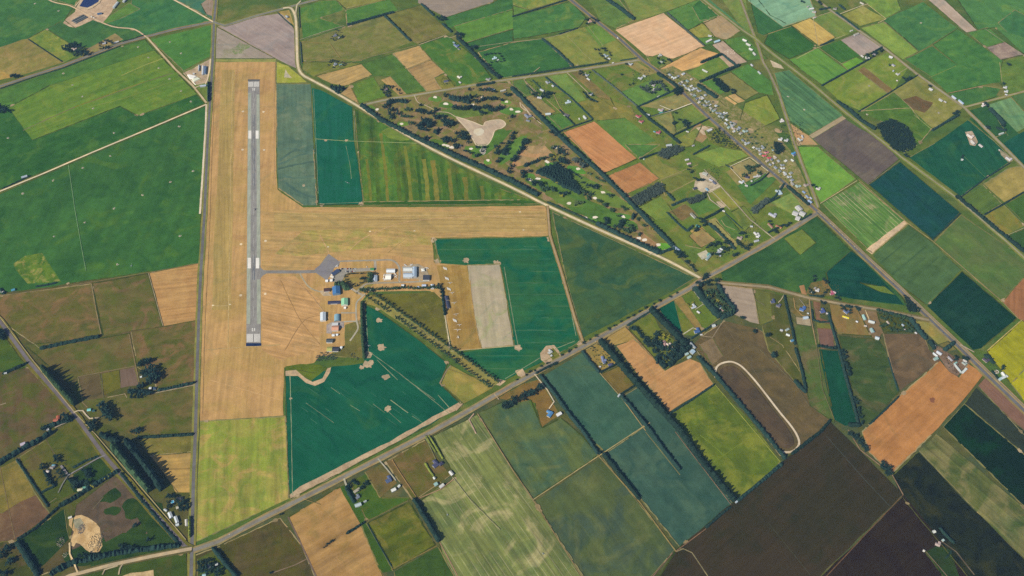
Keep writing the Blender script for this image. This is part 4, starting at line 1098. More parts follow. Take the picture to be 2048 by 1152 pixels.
numeral('0', .385, .085, 656.8, 662.8)
numeral('2', .525, .095, 656.8, 662.8)
numeral('0', .385, .085, 177, 181.5, True)
numeral('2', .525, .095, 177, 181.5, True)
for (x, y) in ((486, 223), (527, 224), (485, 299.5), (482, 488.5), (481.5, 590.5), (530.5, 588), (528, 300), (531, 482)):
    sheet('gravel_patch', blob(x, y, 4.2, 8, .12), field_mat('gravel_patch', 'even', '#dcc8a8'))
for (x, y) in ((656, 494), (740, 463), (829, 462), (426, 611), (460, 609), (1040, 424), (1047, 460)):
    sheet('gravel_patch', blob(x, y, 2.2, 8, .12, 1.5), field_mat('gravel_patch', 'even', '#e0d2b4'))
road('422,620 426,611.5 440,612 456,611 461,609', .8, '#cdb98c', name='gravel_patch')
# pond
sheet('pond_bank', [tuple(G(*p)[:2]) for p in P('154,14 168,-10 176,-20 206,-8 200,6 186,16 176,20 160,18')], field_mat('pond_bank', 'yard', '#d4bd98'))
m_pond = bpy.data.materials.new('pond_water')
m_pond.use_nodes = True
b_ = m_pond.node_tree.nodes['Principled BSDF']
b_.inputs['Base Color'].default_value = (.012, .02, .075, 1)
b_.inputs['Roughness'].default_value = .12
sheet('pond', [tuple(G(*p)[:2]) for p in P('159,13 172,-8 178,-16 200,-4 197,4 184,12 175,16')], m_pond)

# wheel tracks worn in the airfield grass
for s_ in ('430,150 424,300 418,480 410,640 405,830', '548,140 548,300 550,370', '466,140 462,320 458,560 456,700', '540,560 600,570 660,640', '560,560 600,640 640,690', '570,700 610,640 660,630', '530,500 600,486 700,478 860,470', '700,500 740,470 840,440 1080,430', '556,430 700,436 900,432 1090,440', '884,540 900,600 920,690', '940,560 944,600 958,690', '410,700 560,690', '420,760 560,800', '640,470 655,500 658,506'):
    road(s_, rng.uniform(1.2, 2.6), rng.choice(('#b08c5c', '#a88a58', '#caa472', '#b9a06c')), curve=True, name='wheel_track', preset='yard', wob=.5)
def haze_box():
    me = bpy.data.meshes.new('haze')
    x0, x1, y0, y1, z0, z1 = -9000, 9000, -6000, 12000, -3.0, H_CAM + 30.0
    vs = [(x, y, z) for z in (z0, z1) for (x, y) in ((x0, y0), (x1, y0), (x1, y1), (x0, y1))]
    me.from_pydata(vs, [], [(3, 2, 1, 0), (4, 5, 6, 7), (0, 1, 5, 4), (1, 2, 6, 5), (2, 3, 7, 6), (3, 0, 4, 7)])
    m = bpy.data.materials.new('haze')
    m.use_nodes = True
    t = m.node_tree
    t.nodes.clear()
    o = t.nodes.new('ShaderNodeOutputMaterial')
    v = t.nodes.new('ShaderNodeVolumePrincipled')
    v.inputs['Density'].default_value = HAZE_DENSITY
    v.inputs['Color'].default_value = (0.30, 0.56, 1.0, 1)
    v.inputs['Anisotropy'].default_value = 0.0
    t.links.new(v.outputs[0], o.inputs['Volume'])
    me.materials.append(m)
    ob = bpy.data.objects.new('haze', me)
    COL.objects.link(ob)
    ob['kind'] = 'stuff'
    ob['label'] = 'thin pale blue haze over the whole plain'
    return ob

haze_box()

# ---------------------------------------------------------------- hedges and shelter belts


def px_dir(a, b):
    v = G(*b) - G(*a)
    return math.atan2(v.y, v.x)


def hedge(pts, w, h, label, fol='hedge', spiky=.22, name='hedge', cat='hedge'):
    """one hedge: ragged leafy body along a line"""
    w, h = w * 1.22, h * 1.12
    g = densify([G(*p) for p in P(pts)], 3.2)
    n = len(g)
    if n < 2:
        return
    vs, fs = [], []
    prof = ((-1.0, 0.0), (-1.06, .42), (-.62, .86), (0.0, 1.0), (.62, .86), (1.06, .42), (1.0, 0.0))
    m = len(prof)
    o = g[0].copy()
    lw = 1.0
    for i in range(n):
        t = (g[min(n - 1, i + 1)] - g[max(0, i - 1)]).normalized()
        nr = Vector((-t.y, t.x, 0))
        lw = .5 * lw + .5 * (1 + rng.uniform(-.35, .35))
        hh = h * (1 + rng.uniform(-spiky, spiky * .7))
        if rng.random() < .06:
            hh *= .62
        end = .55 if i in (0, n - 1) else 1.0
        for (a, b) in prof:
            p = g[i] - o + nr * (a * w * .5 * lw * end * (1 + rng.uniform(-.18, .18))) + t * rng.uniform(-.8, .8)
            vs.append((p.x, p.y, b * hh * end * (1 + rng.uniform(-.08, .08))))
    for i in range(n - 1):
        for k in range(m - 1):
            a = i * m + k
            fs.append((a, a + m, a + m + 1, a + 1))
    fs.append(tuple(range(m - 1, -1, -1)))
    fs.append(tuple((n - 1) * m + k for k in range(m)))
    # sprays standing out of the body
    for i in range(n):
        for q in range(3):
            t = (g[min(n - 1, i + 1)] - g[max(0, i - 1)]).normalized()
            nr = Vector((-t.y, t.x, 0))
            c = g[i] - o + nr * rng.uniform(-.5, .5) * w + t * rng.uniform(-1.5, 1.5)
            z = h * rng.uniform(.45, .98)
            s = min(1.5, w * .3)
            k = len(vs)
            for _ in range(3):
                vs.append((c.x + rng.uniform(-s, s), c.y + rng.uniform(-s, s), z + rng.uniform(-s, s) * .8))
            vs.append((c.x, c.y, z + s * .9))
            fs += [(k, k + 1, k + 3), (k + 1, k + 2, k + 3), (k + 2, k, k + 3)]
    ob = link_mesh(name, vs, fs, FOL[fol], loc=o)
    mid = P(pts)
    tag(ob, label, cat, 'hedges and shelter belts', (sum(p[0] for p in mid) / len(mid), 0))
    return ob


HEDGES = [
    ('722,211 762,241 845,283 960,334 1024,364 1077,392', 10, 11, 'tall dark belt along the golf course side of the pale gravel road', 'dark', .3),
    ('1094,404 1140,424 1190,446', 5, 4, 'low hedge continuing the golf course belt beside the gravel road', 'hedge', .3),
    ('1192,447 1250,476 1319,508', 10, 10, 'dark belt at the eastern tip of the golf course by the gravel road', 'dark', .3),
    ('1022,176 1061,215 1111,266 1134,288 1204,350 1249,395 1346,494', 9, 10, 'long dark belt between golf course and orange stubble paddocks', 'dark', .3),
    ('1318,508 1350,496', 7, 7, 'short hedge closing the eastern tip of the golf course', 'dark', .2),
    ('952,172 990,166', 7, 7, 'dark hedge at the northern edge of the golf course', 'dark', .2),
    ('1024,154 1144,136 1217,125', 5, 5, 'hedge along the north side of the crossroad above the golf course', 'hedge', .2),
    ('1240,122 1274,117', 4, 4, 'short hedge where the crossroad meets the highway', 'hedge', .2),
    ('1084,78 1115,103 1146,133', 6, 6, 'dark diagonal hedge beside the dark green paddock north of the crossroad', 'dark', .25),
    ('1024,34 1080,17 1134,0', 4, 4, 'hedge on the upper edge of the green paddock by the highway', 'dark', .2),
    ('1208,-4 1240,18 1269,40', 9, 9, 'wide shelter belt pointing at the large tan wheat field', 'dark', .25),
    ('1118,69 1156,57', 4, 4, 'short hedge west of the red roofed homestead by the highway', 'dark', .25),
    ('694,51 740,38 788,25', 7, 7, 'dark shelter belt above the brown pasture with tracks', 'dark', .25),
    ('769,32 795,57 821,83', 5, 6, 'gappy line of trees dividing two brown pastures', 'dark', .4),
    ('842,8 868,32', 5, 6, 'tree line beside the mauve ploughed field', 'dark', .35),
    ('884,48 904,65', 5, 6, 'short tree line between brown pasture and bright green paddock', 'dark', .35),
    ('914,76 940,100 962,125 985,146 1002,157', 8, 8, 'ragged line of trees running down to the crossroad above the golf course', 'dark', .4),
    ('598,14 600,56', 2.5, 2.5, 'trim hedge along the top bend of the gravel road', 'hedge', .15),
    ('601,84 604,127', 3, 2.6, 'pale trim hedge beside the gravel road below the first bend', 'grey', .15),
    ('1334,26 1372,60 1409,92', 5, 4, 'hedge on the upper right edge of the large tan wheat field', 'grey', .3),
    ('1401,126 1444,109', 8, 7, 'dark belt below the small tan wheat field', 'dark', .2),
    ('1444,109 1471,131', 6, 6, 'dark belt beside the stock yards', 'dark', .2),
    ('1399,165 1440,147 1479,131', 8, 8, 'straight dark belt behind the village gardens', 'dark', .2),
    ('1394,170 1434,197', 9, 9, 'dark trees behind the village gardens', 'dark', .4),
    ('1276,214 1310,199 1349,181', 5, 5, 'dark hedge running down from the round grove to the side road', 'dark', .2),
    ('1274,214 1300,240 1330,262 1361,288', 7, 6, 'hedge along the side road past the red roofed houses', 'dark', .3),
    ('1300,234 1345,220', 3.5, 3, 'garden hedge of the pink roofed house', 'dark', .2),
    ('1346,272 1380,256 1419,237', 4, 4, 'hedge below the parkland paddock by the highway', 'dark', .2),
    ('1184,140 1225,172 1274,213', 4, 4, 'thin broken hedge between two olive paddocks south of the crossroad', 'grey', .35),
    ('1116,265 1150,252 1186,240', 4, 4, 'hedge along the top of the orange stubble field', 'dark', .2),
    ('1091,155 1140,194 1186,239', 4, 4, 'narrow hedge between small holdings south of the crossroad', 'dark', .3),
    ('1119,220 1149,250', 4, 4, 'hedge beside the dark square paddock', 'dark', .25),
    ('1169,186 1178,197 1196,205', 4, 4, 'bent hedge around a grey roofed cottage', 'dark', .25),
    ('1314,147 1335,160 1356,176', 8, 8, 'dark roadside belt just before the village', 'dark', .35),
    ('1279,319 1316,306', 5, 5, 'dark hedge leading up to the slanting plantation', 'dark', .2),
    ('1386,310 1419,292', 5, 5, 'dark hedge beyond the slanting plantation', 'dark', .3),
    ('1334,386 1349,402', 6, 6, 'short dark hedge right of the square plantation', 'dark', .2),
    ('1343,412 1376,398', 6, 6, 'dark hedge leading to the plantation by the quarry yard', 'dark', .3),
    ('1409,438 1430,428 1446,418', 6, 6, 'dark hedge below the bright green paddock by the white track', 'dark', .25),
    ('1334,425 1352,444 1374,463', 4, 4, 'thin hedge between brown paddocks east of the golf course', 'dark', .3),
    ('1374,463 1386,452', 6, 6, 'clump of bushes at the lower end of a thin hedge', 'dark', .3),
    ('1416,448 1436,464 1459,486 1470,500', 6, 7, 'ragged tree line by the tan paddocks north of the main road', 'dark', .45),
    ('1450,426 1485,458', 2.5, 2, 'thin hedge between two green strips', 'dark', .2),
    ('1510,420 1552,398 1560,394', 4, 3.5, 'hedge above the striped green paddock', 'dark', .2),
    ('1536,406 1552,392 1569,367', 5, 4, 'hedge around the homestead opposite the village', 'dark', .25),
    ('1536,466 1568,450', 5, 5, 'dark hedge beside the orange roofed long building', 'dark', .3),
    ('1573,373 1596,392 1618,411', 8, 8, 'dark roadside belt along the highway before the junction', 'dark', .2),
    ('1600,442 1624,428', 5, 4, 'hedge below the white roofed hall at the junction', 'dark', .2),
    ('1911,392 1950,424 1990,458 2048,504', 8, 8, 'long dark tree line beside the straight road at right', 'dark', .4),
    ('1921,395 1972,356 2020,326', 3, 3, 'hedge above the olive paddocks at right', 'dark', .15),
    ('1968,430 2008,408 2048,384', 4, 3, 'hedge between the lower olive paddocks at right', 'dark', .15),
    ('1864,480 1895,452 1921,427', 3, 2.5, 'low hedge along the foot of the dark teal field', 'dark', .15),
    ('1643,172 1690,146 1743,116', 5, 4.5, 'straight hedge below the bright green paddocks', 'dark', .15),
    ('1671,25 1694,41 1718,60', 5, 4, 'dark hedge beside the upper right road', 'dark', .15),
    ('1640,92 1668,80', 5, 4, 'dark hedge below the yellow field', 'dark', .2),
    ('1638,20 1660,16', 6, 5, 'dark hedge by the homestead at the top', 'dark', .25),
    ('1678,10 1690,20', 6, 5, 'hedge around the yard at the top', 'dark', .25),
    ('1745,106 1764,95', 5, 5, 'hedge beside the mauve paddock', 'dark', .25),
    ('1716,224 1775,188 1836,150', 3, 2.5, 'thin hedge between two pale paddocks at upper right', 'dark', .25),
    ('1863,262 1890,246 1918,230', 6, 6, 'dark hedge below the tan paddock with a brown patch', 'dark', .2),
    ('1673,203 1700,222 1720,240 1751,260', 7, 8, 'ragged line of trees leading to the dark square wood', 'dark', .5),
    ('1978,217 1995,234 2008,250', 9, 8, 'dark belt beside the pale green field at right edge', 'dark', .3),
    ('1992,256 2012,262', 7, 6, 'dark belt below the pale green field at right edge', 'dark', .3),
    ('1071,748 1090,738 1116,725', 5, 5, 'dark hedge along the main road above the teal field', 'dark', .2),
    ('1079,751 1110,790 1140,832 1166,863 1196,909', 6, 8, 'long dark hedge on the left edge of the teal field', 'dark', .2),
    ('1196,909 1206,902', 5, 5, 'short dark hedge at the crossing of two field tracks', 'dark', .2),
    ('1206,907 1240,950 1279,1000', 7, 8, 'dark tapering hedge below the crossing of two field tracks', 'dark', .2),
    ('1199,681 1240,730 1280,775 1320,820 1361,863 1400,920 1440,970 1470,1003', 11, 15, 'very long tall belt of conifers beside the bright green field', 'dark', .45),
    ('1241,791 1270,825 1301,863 1330,905 1360,941', 6, 8, 'dark hedge in the middle of the right hand teal field', 'dark', .2),
    ('1240,790 1256,780 1270,771', 4, 4, 'short hedge above the middle of the teal field', 'dark', .2),
    ('1339,828 1380,802 1429,769', 4, 4, 'dark hedge between the wheat field and bright green field', 'dark', .15),
    ('1394,713 1430,750 1470,797 1526,863 1571,919', 7, 8, 'long dark hedge between bright green field and race track', 'dark', .35),
    ('1300,618 1337,656 1373,693', 13, 13, 'wide double belt of tall trees beside the small teal field', 'dark', .4),
    ('1381,692 1360,712 1336,732', 10, 9, 'dark belt at the foot of the parkland garden', 'dark', .35),
    ('1312,714 1322,728 1332,736', 10, 9, 'dark corner belt beside the pond paddock', 'dark', .35),
    ('1164,702 1180,724 1199,746', 6, 6, 'left hedge of the round garden by the main road', 'dark', .2),
    ('1199,746 1216,737 1234,728', 4, 4, 'lower hedge of the round garden by the main road', 'dark', .2),
    ('1254,652 1280,636 1304,622', 5, 4, 'roadside hedge of the parkland garden', 'dark', .2),
    ('1388,576 1410,604 1440,636', 13, 12, 'tall belt on the left of the walled garden near the crossroads', 'dark', .35),
    ('1440,636 1458,630 1470,622', 11, 11, 'tall belt at the foot of the walled garden near the crossroads', 'dark', .35),
    ('1436,572 1452,600 1470,620', 9, 9, 'dark trees on the right of the walled garden near the crossroads', 'dark', .45),
    ('1382,678 1404,664 1426,650', 4, 4, 'thin hedge between yard and brown paddock', 'dark', .2),
    ('1411,1056 1436,1034 1461,1014', 5, 5, 'dark hedge at the lower corner of the teal field', 'dark', .2),
    ('1474,1003 1505,978 1536,952 1566,926', 6, 6, 'dark hedge between bright green field and dark ploughed field', 'dark', .2),
    ('1583,909 1610,888 1641,864 1661,840', 6, 6, 'dark hedge right of the race track end', 'dark', .2),
    ('1696,850 1721,851', 8, 7, 'short dark belt at the foot of the narrow teal field', 'dark', .2),
    ('1588,761 1600,775 1612,786', 7, 7, 'short leg of the pointed hedge', 'dark', .2),
    ('1612,786 1605,750 1598,723 1590,696', 5, 6, 'long leg of the pointed hedge', 'dark', .25),
    ('1568,591 1576,625 1584,658 1590,690', 5, 5, 'narrow dark hedge by the oval driveway house', 'dark', .25),
    ('1656,626 1666,662 1678,701', 5, 5, 'dark hedge beside the mauve paddock strip', 'dark', .2),
    ('1678,701 1690,750 1704,800 1716,848', 5, 6, 'dark hedge on the right edge of the narrow teal field', 'dark', .25),
    ('1636,692 1656,696 1675,697', 5, 5, 'short hedge at the head of the narrow teal field', 'dark', .3),
    ('1624,620 1626,640 1640,645 1660,644', 4, 4, 'hedge around the garden of the blue roofed bungalow', 'dark', .2),
    ('1776,716 1786,750 1796,783', 3, 3, 'thin hedge crossing the brown paddock', 'dark', .2),
    ('1738,850 1768,822 1798,793', 4, 4, 'dark hedge at the edge of the orange wheat field', 'dark', .2),
    ('1818,636 1836,660 1852,680', 9, 9, 'dark belt on the right of the bush garden', 'dark', .3),
    ('1856,682 1864,690 1869,700', 8, 8, 'dark belt above the white sheds by the highway', 'dark', .35),
    ('1887,702 1898,694 1908,686', 8, 9, 'tall dark hedge running from the highway to the scrap yard', 'dark', .25),
    ('1752,620 1790,630 1816,636', 6, 6, 'roadside hedge of the bush garden', 'dark', .4),
    ('1690,612 1706,616', 6, 5, 'dark roadside hedge of the yellow trimmed bungalow', 'dark', .35),
    ('1712,616 1720,622', 5, 4, 'short roadside hedge by the long green roofed shed', 'dark', .3),
    ('1618,592 1646,594', 5, 5, 'hedge below the red roofed house north of the side road', 'dark', .3),
    ('80,698 120,689 160,681 200,673', 8, 7, 'isolated thick hedge alone in the western pastures', 'dark', .25),
    ('88,739 105,760 125,783 152,810', 10, 25, 'very tall belt of trees beside the south western road', 'mid', .4),
    ('315,782 350,775 390,766', 6, 7, 'row of bushes along a drive to the western road', 'dark', .5),
    ('5,748 30,738 57,726', 6, 6, 'dark hedge joining the south western road from the left', 'dark', .3),
    ('85,858 115,848 148,838', 8, 8, 'dark hedge beside the red roofed house drive', 'dark', .3),
    ('-8,932 30,908 70,886 107,864', 9, 11, 'tall dark belt by the mauve roofed shed', 'dark', .3),
    ('225,891 250,922 275,953 300,984', 12, 24, 'left row of the tall twin shelter belt', 'mid', .4),
    ('254,884 280,918 305,950 326,980', 12, 26, 'right row of the tall twin shelter belt', 'dark', .4),
    ('202,870 220,878 240,884', 10, 14, 'dark trees at the head of the twin shelter belt', 'dark', .5),
    ('33,918 65,966 97,1014', 4, 4, 'thin hedge between brown field and small paddocks', 'dark', .25),
    ('82,986 98,978 112,972', 4, 4, 'hedge below the pine sheltered house', 'dark', .25),
    ('88,942 100,962 111,974', 5, 6, 'dark garden hedge left of the courtyard house', 'dark', .3),
    ('165,986 200,964 238,942', 8, 8, 'dark hedge from the road to the yellow bush garden', 'dark', .3),
    ('118,1013 140,1002 165,986', 9, 8, 'broad dark trees below the yellow bush garden', 'dark', .35),
    ('34,1080 70,1058 118,1014', 5, 5, 'dark hedge along the lower edge of the brown field', 'dark', .3),
    ('35,1084 55,1115 78,1152', 10, 9, 'dark belt in the bottom left corner', 'dark', .35),
    ('242,946 285,1002 325,1049 362,1092', 6, 5, 'long roadside hedge along the quarry paddock', 'dark', .4),
    ('160,1124 225,1108 300,1098 362,1091', 9, 9, 'ragged trees along the gravel road below the quarry', 'dark', .5),
    ('100,1150 130,1132 155,1122', 10, 9, 'dark trees beside the quarry gate', 'dark', .5),
    ('425,1096 448,1124 475,1156', 7, 8, 'dark hedge dropping away from the southern crossroads', 'dark', .2),
    ('380,1034 380,1056 380,1076', 4, 8, 'trim yellow green hedge beside the western road', 'lime', .1),
    ('274,876 330,873 388,869', 6, 6, 'dark hedge meeting the western road', 'dark', .2),
    ('146,936 172,922 200,912', 4, 4, 'broken hedge along the pale driveway', 'dark', .4),
    ('827,998 850,1036 879,1084', 8, 10, 'dark shelter belt on the left edge of the striped pale green field', 'dark', .25),
    ('852,872 862,890 872,905', 4, 4, 'left clipped golden hedge by a house drive', 'lime', .1),
    ('858,872 872,894 886,918', 4, 4, 'right clipped golden hedge by a house drive', 'lime', .1),
    ('850,926 858,940 868,954', 4, 4, 'short clipped golden hedge left of a dark roofed house', 'lime', .1),
    ('692,974 700,990 709,1006', 6, 6, 'dark hedge on the left of a pale roofed farmhouse', 'dark', .3),
    ('704,960 712,966 718,970', 5, 5, 'dark garden hedge beside the main road', 'dark', .3),
    ('692,1068 712,1056 732,1043', 5, 4, 'row of low bushes crossing the tan field', 'dark', .4),
    ('735,1048 758,1090 784,1134', 2, 2, 'thin hedge between green strip and olive field', 'dark', .2),
    ('724,604 724,640 726,680 729,718', 7, 9, 'tall dark hedge right of the hangars', 'mid', .3),
    ('884,577 887,604 890,631', 5, 5, 'row of dark bushes beside the gliding club shed', 'dark', .5),
    ('57,79 90,101 125,124', 2.5, 2.5, 'thin dark hedge between brown field and paddock', 'dark', .15),
    ('245,84 268,78 290,70', 3, 3, 'dark hedge north of the north western road', 'dark', .2),
    ('0,178 60,157 125,137 240,93', 3, 3, 'long trim hedge along the north western road', 'hedge', .12),
    ('417,165 417,204', 4, 9, 'short black hedge by the silo sheds at the western road', 'dark', .1),
    ('555,25 570,40 588,55', 2.5, 2.5, 'thin hedge cutting off the small straw paddock', 'hedge', .2),
    ('1,577 4,584 10,588', 6, 5, 'dark bushes around the house at the left edge', 'dark', .4),
    ('72,574 92,571 114,566', 3.5, 5, 'dark straight hedge beside the house at the left edge', 'dark', .15),
    ('4,378 20,371 40,362 62,352', 3, 3, 'broken hedge by the lone shed on the white track', 'dark', .5),
    ('1878,1056 1892,1072 1908,1088', 5, 6, 'dark hedge beside the homestead at the lower right', 'dark', .3),
    ('1890,1118 1904,1102', 3, 3, 'short hedge below the homestead at the lower right', 'dark', .3),
    ('1968,710 1976,714 1988,728', 8, 7, 'dark hedge behind the house beside the rapeseed field', 'dark', .25),
    ('1984,742 1996,760', 5, 4, 'dark hedge along the highway by the rapeseed field', 'dark', .25),
    ('1925,718 1936,722', 6, 5, 'dark hedge at the yard gate on the highway', 'dark', .3),
    ('1466,338 1450,330', 3, 3, 'garden hedge outside the white track square', 'dark', .2),
    ('1500,372 1520,362 1538,346', 4, 4, 'dark hedge on the lower edge of the white track square', 'dark', .3),
    ('1052,172 1068,186', 4, 4, 'first garden hedge by the crossroad east of the golf course', 'mid', .4),
    ('1064,160 1082,178', 4, 4, 'second garden hedge by the crossroad east of the golf course', 'mid', .4),
]
for (pts, w, h, lab, fol, sp) in HEDGES:
    hedge(pts, w, h, lab, fol, sp)

# ---------------------------------------------------------------- trees: prototypes


def crown_mesh(name, kind, seed):
    r = random.Random(seed)
    vs, fs = [], []

    def clump(c, s):
        k = len(vs)
        ico = [(0, 0, 1), (.89, 0, .45), (.28, .85, .45), (-.72, .53, .45), (-.72, -.53, .45), (.28, -.85, .45), (.72, .53, -.45), (-.28, .85, -.45),
               (-.89, 0, -.45), (-.28, -.85, -.45), (.72, -.53, -.45), (0, 0, -1)]
        for (x, y, z) in ico:
            q = s * r.uniform(.62, 1.3)
            vs.append((c[0] + x * q, c[1] + y * q, c[2] + z * q * .85))
        for f in ((0, 1, 2), (0, 2, 3), (0, 3, 4), (0, 4, 5), (0, 5, 1), (1, 6, 2), (2, 7, 3), (3, 8, 4), (4, 9, 5), (5, 10, 1), (6, 7, 2), (7, 8, 3), (8, 9, 4), (9, 10, 5), (10, 6, 1), (11, 7, 6), (11, 8, 7), (11, 9, 8), (11, 10, 9), (11, 6, 10)):
            fs.append(tuple(k + i for i in f))

    def leaf(c, s):
        k = len(vs)
        for _ in range(3):
            vs.append((c[0] + r.uniform(-s, s), c[1] + r.uniform(-s, s), c[2] + r.uniform(-s, s)))
        fs.append((k, k + 1, k + 2))
    if kind == 'round':
        lobes = [(r.uniform(-.24, .24), r.uniform(-.24, .24), r.uniform(.42, .78)) for _ in range(5)]
        for i in range(17):
            l = lobes[i % 5]
            a, b = r.uniform(0, 6.28), r.uniform(.05, .26)
            clump((l[0] + b * math.cos(a), l[1] + b * math.sin(a), min(.9, max(.26, l[2] + r.uniform(-.2, .2)))), r.uniform(.09, .17))
        for i in range(70):
            l = lobes[i % 5]
            a, b = r.uniform(0, 6.28), r.uniform(.2, .36)
            leaf((l[0] + b * math.cos(a), l[1] + b * math.sin(a), min(1, max(.2, l[2] + r.uniform(-.26, .26)))), .07)
    else:
        tiers = 7
        for t in range(tiers):
            z0 = .12 + .80 * t / tiers
            rad = (.30 if kind == 'cone' else .19) * (1 - .86 * t / tiers) * r.uniform(.85, 1.15)
            m = 9
            k = len(vs)
            for i in range(m):
                a = 6.283 * i / m + t
                q = rad * r.uniform(.65, 1.25)
                vs.append((q * math.cos(a), q * math.sin(a), z0 + r.uniform(-.03, .03)))
            vs.append((r.uniform(-.02, .02), r.uniform(-.02, .02), z0 + .26))
            vs.append((0, 0, z0 - .01))
            for i in range(m):
                fs.append((k + i, k + (i + 1) % m, k + m))
                fs.append((k + (i + 1) % m, k + i, k + m + 1))
        for i in range(50):
            z = r.uniform(.12, .9)
            rad = (.30 if kind == 'cone' else .19) * (1 - .9 * (z - .1))
            a = r.uniform(0, 6.28)
            leaf((rad * math.cos(a), rad * math.sin(a), z), .055)
    me = bpy.data.meshes.new(name)
    me.from_pydata(vs, [], fs)
    return me


def trunk_mesh(name, seed):
    r = random.Random(seed)
    vs, fs = [], []

    def limb(p, q, a, b, m=6):
        k = len(vs)
        for (c, w) in ((p, a), (q, b)):
            for i in range(m):
                t = 6.283 * i / m
                vs.append((c[0] + w * math.cos(t), c[1] + w * math.sin(t), c[2]))
        for i in range(m):
            fs.append((k + i, k + (i + 1) % m, k + m + (i + 1) % m, k + m + i))
    limb((0, 0, 0), (.01, .0, .42), .035, .022)
    for i in range(4):
        a = 1.57 * i + r.uniform(-.5, .5)
        limb((.005, 0, .26 + .05 * i), (.2 * math.cos(a), .2 * math.sin(a), .52 + .06 * i), .016, .006, 4)
    me = bpy.data.meshes.new(name)
    me.from_pydata(vs, [], fs)
    me.materials.append(BARK)
    return me


CROWNS = {}
for kind in ('round', 'cone', 'spire'):
    for fol in ('dark', 'mid', 'light', 'gold', 'grey'):
        if kind != 'round' and fol in ('light', 'gold'):
            continue
        L = []
        for s in range(4):
            me = crown_mesh('crown', kind, hash(kind) % 7 + s * 13 + len(kind))
            me.materials.append(FOL[fol])
            L.append(me)
        CROWNS[(kind, fol)] = L
TRUNKS = [trunk_mesh('trunk', s) for s in range(3)]


TREES = []


def tree(px, py, h, kind='round', fol='dark', label='dark tree', group=None, name=None, spread=1.0):
    TREES.append((px, py, h * 1.22, kind, fol, label, group or label, spread * 1.18))


def grow_trees(most=295):
    """clusters that show largest stand as single trees; the small rest of each kind is one mass"""
    by = {}
    for t in TREES:
        by.setdefault((t[3] if t[3] != 'spire' else 'cone', t[5]), []).append(t)
    for kind in ('round', 'cone'):
        cl = [v for k, v in by.items() if k[0] == kind]
        size = lambda v: sum(q[2] * (q[1] + 1785) for q in v) / len(v)
        cl.sort(key=size, reverse=True)
        left, rest = most, []
        for v in cl:
            if len(v) <= left:
                left -= len(v)
                for q in v:
                    single_tree(*q)
            else:
                rest += v
        if rest:
            mats, V, FS, FM, k = [], [], [], [], 0
            for (px, py, h, kd, fol, lab, grp, sp) in rest:
                if FOL[fol] not in mats:
                    mats.append(FOL[fol])
                me = rng.choice(CROWNS[(kd, fol)])
                a = np.empty(len(me.vertices) * 3, np.float32)
                me.vertices.foreach_get('co', a)
                t = rng.uniform(0, 6.28)
                R = np.array(((math.cos(t), -math.sin(t), 0), (math.sin(t), math.cos(t), 0), (0, 0, 1)), np.float32)
                g = G(px, py, h * .45)
                V.append((a.reshape(-1, 3) @ R.T) * np.array((h * sp, h * sp, h), np.float32) + np.array((g.x, g.y, .1), np.float32))
                fs = [tuple(k + i for i in p.vertices) for p in me.polygons]
                FS += fs
                FM += [mats.index(FOL[fol])] * len(fs)
                k += len(a) // 3
            o = link_mesh('trees' if kind == 'round' else 'conifers', np.concatenate(V).tolist(), FS, mats, fmat=FM)
            o['kind'] = 'stuff'
            o['label'] = 'the many smaller trees scattered over gardens, golf course and paddocks' if kind == 'round' else 'the smaller conifers scattered over the golf course'


def single_tree(px, py, h, kind, fol, label, group, spread):
    g = G(px, py, h * .45)
    e = empty({'round': 'broadleaf_tree', 'cone': 'pine_tree', 'spire': 'poplar_tree'}[kind], (g.x, g.y, .15), rng.uniform(0, 6.28))
    e.scale = (h * spread, h * spread, h)
    tr = bpy.data.objects.new('trunk', rng.choice(TRUNKS))
    cr = bpy.data.objects.new('crown', rng.choice(CROWNS[(kind, fol)]))
    for o in (tr, cr):
        COL.objects.link(o)
        o.parent = e
    tag(e, label, 'tree', group, (px, py))
    return e


def trees(zoom, pts, h, kind, fol, label, group=None, jit=.22, spread=1.0):
    ox, oy, k = zoom
    for (x, y) in P(pts):
        tree(ox + x / k, oy + y / k, h * (1 + rng.uniform(-jit, jit)), kind, fol, label, group, spread=spread)


def trow(p0, p1, n, h, kind, fol, label, group=None, jit=.18, off=.8):
    for i in range(n):
        t = (i + .5) / n
        tree(p0[0] + (p1[0] - p0[0]) * t + rng.uniform(-off, off), p0[1] + (p1[1] - p0[1]) * t + rng.uniform(-off, off),
             h * (1 + rng.uniform(-jit, jit)), kind, fol, label, group)


Z5 = (720, 170, 6.0235)
Z6 = (1000, 290, 5.008)
ZA = (600, 490, 6.737)
trees(Z5, '330,205 352,200 370,195 392,190 410,190 432,186 450,186 470,184 490,184 512,184 530,186 550,190', 15, 'cone', 'dark', 'pine in the dark row at the north west of the golf course')
trees(Z5, '290,262 320,252 350,298 380,292 360,355 382,384 440,335 375,400', 12, 'round', 'dark', 'dark tree at the western end of the golf course')
trees(Z5, '1085,140 1105,150 1122,145 1140,160 1152,155 1172,170 1182,160 1200,175 1212,155 1232,172 1242,165 1262,150 1272,160 1290,140 1300,150 1322,140 1332,130 1280,190 1305,186 1255,190', 16, 'cone', 'dark', 'pine in the dark grove along the north of the golf course')
trees(Z5, '1030,120 1022,140 1400,135 1320,50 1450,60 1500,60 1530,55 1560,60 1612,80 1770,115 1752,118 1795,118 1700,185 1820,375', 11, 'round', 'dark', 'single dark tree on the northern fairways')
trees(Z5, '1380,185 1400,205 1412,195 1462,180 1482,170 1502,160 1540,160 1562,168 1582,165 1612,160 1632,168', 11, 'round', 'dark', 'dark tree in the row above the northern bunker')
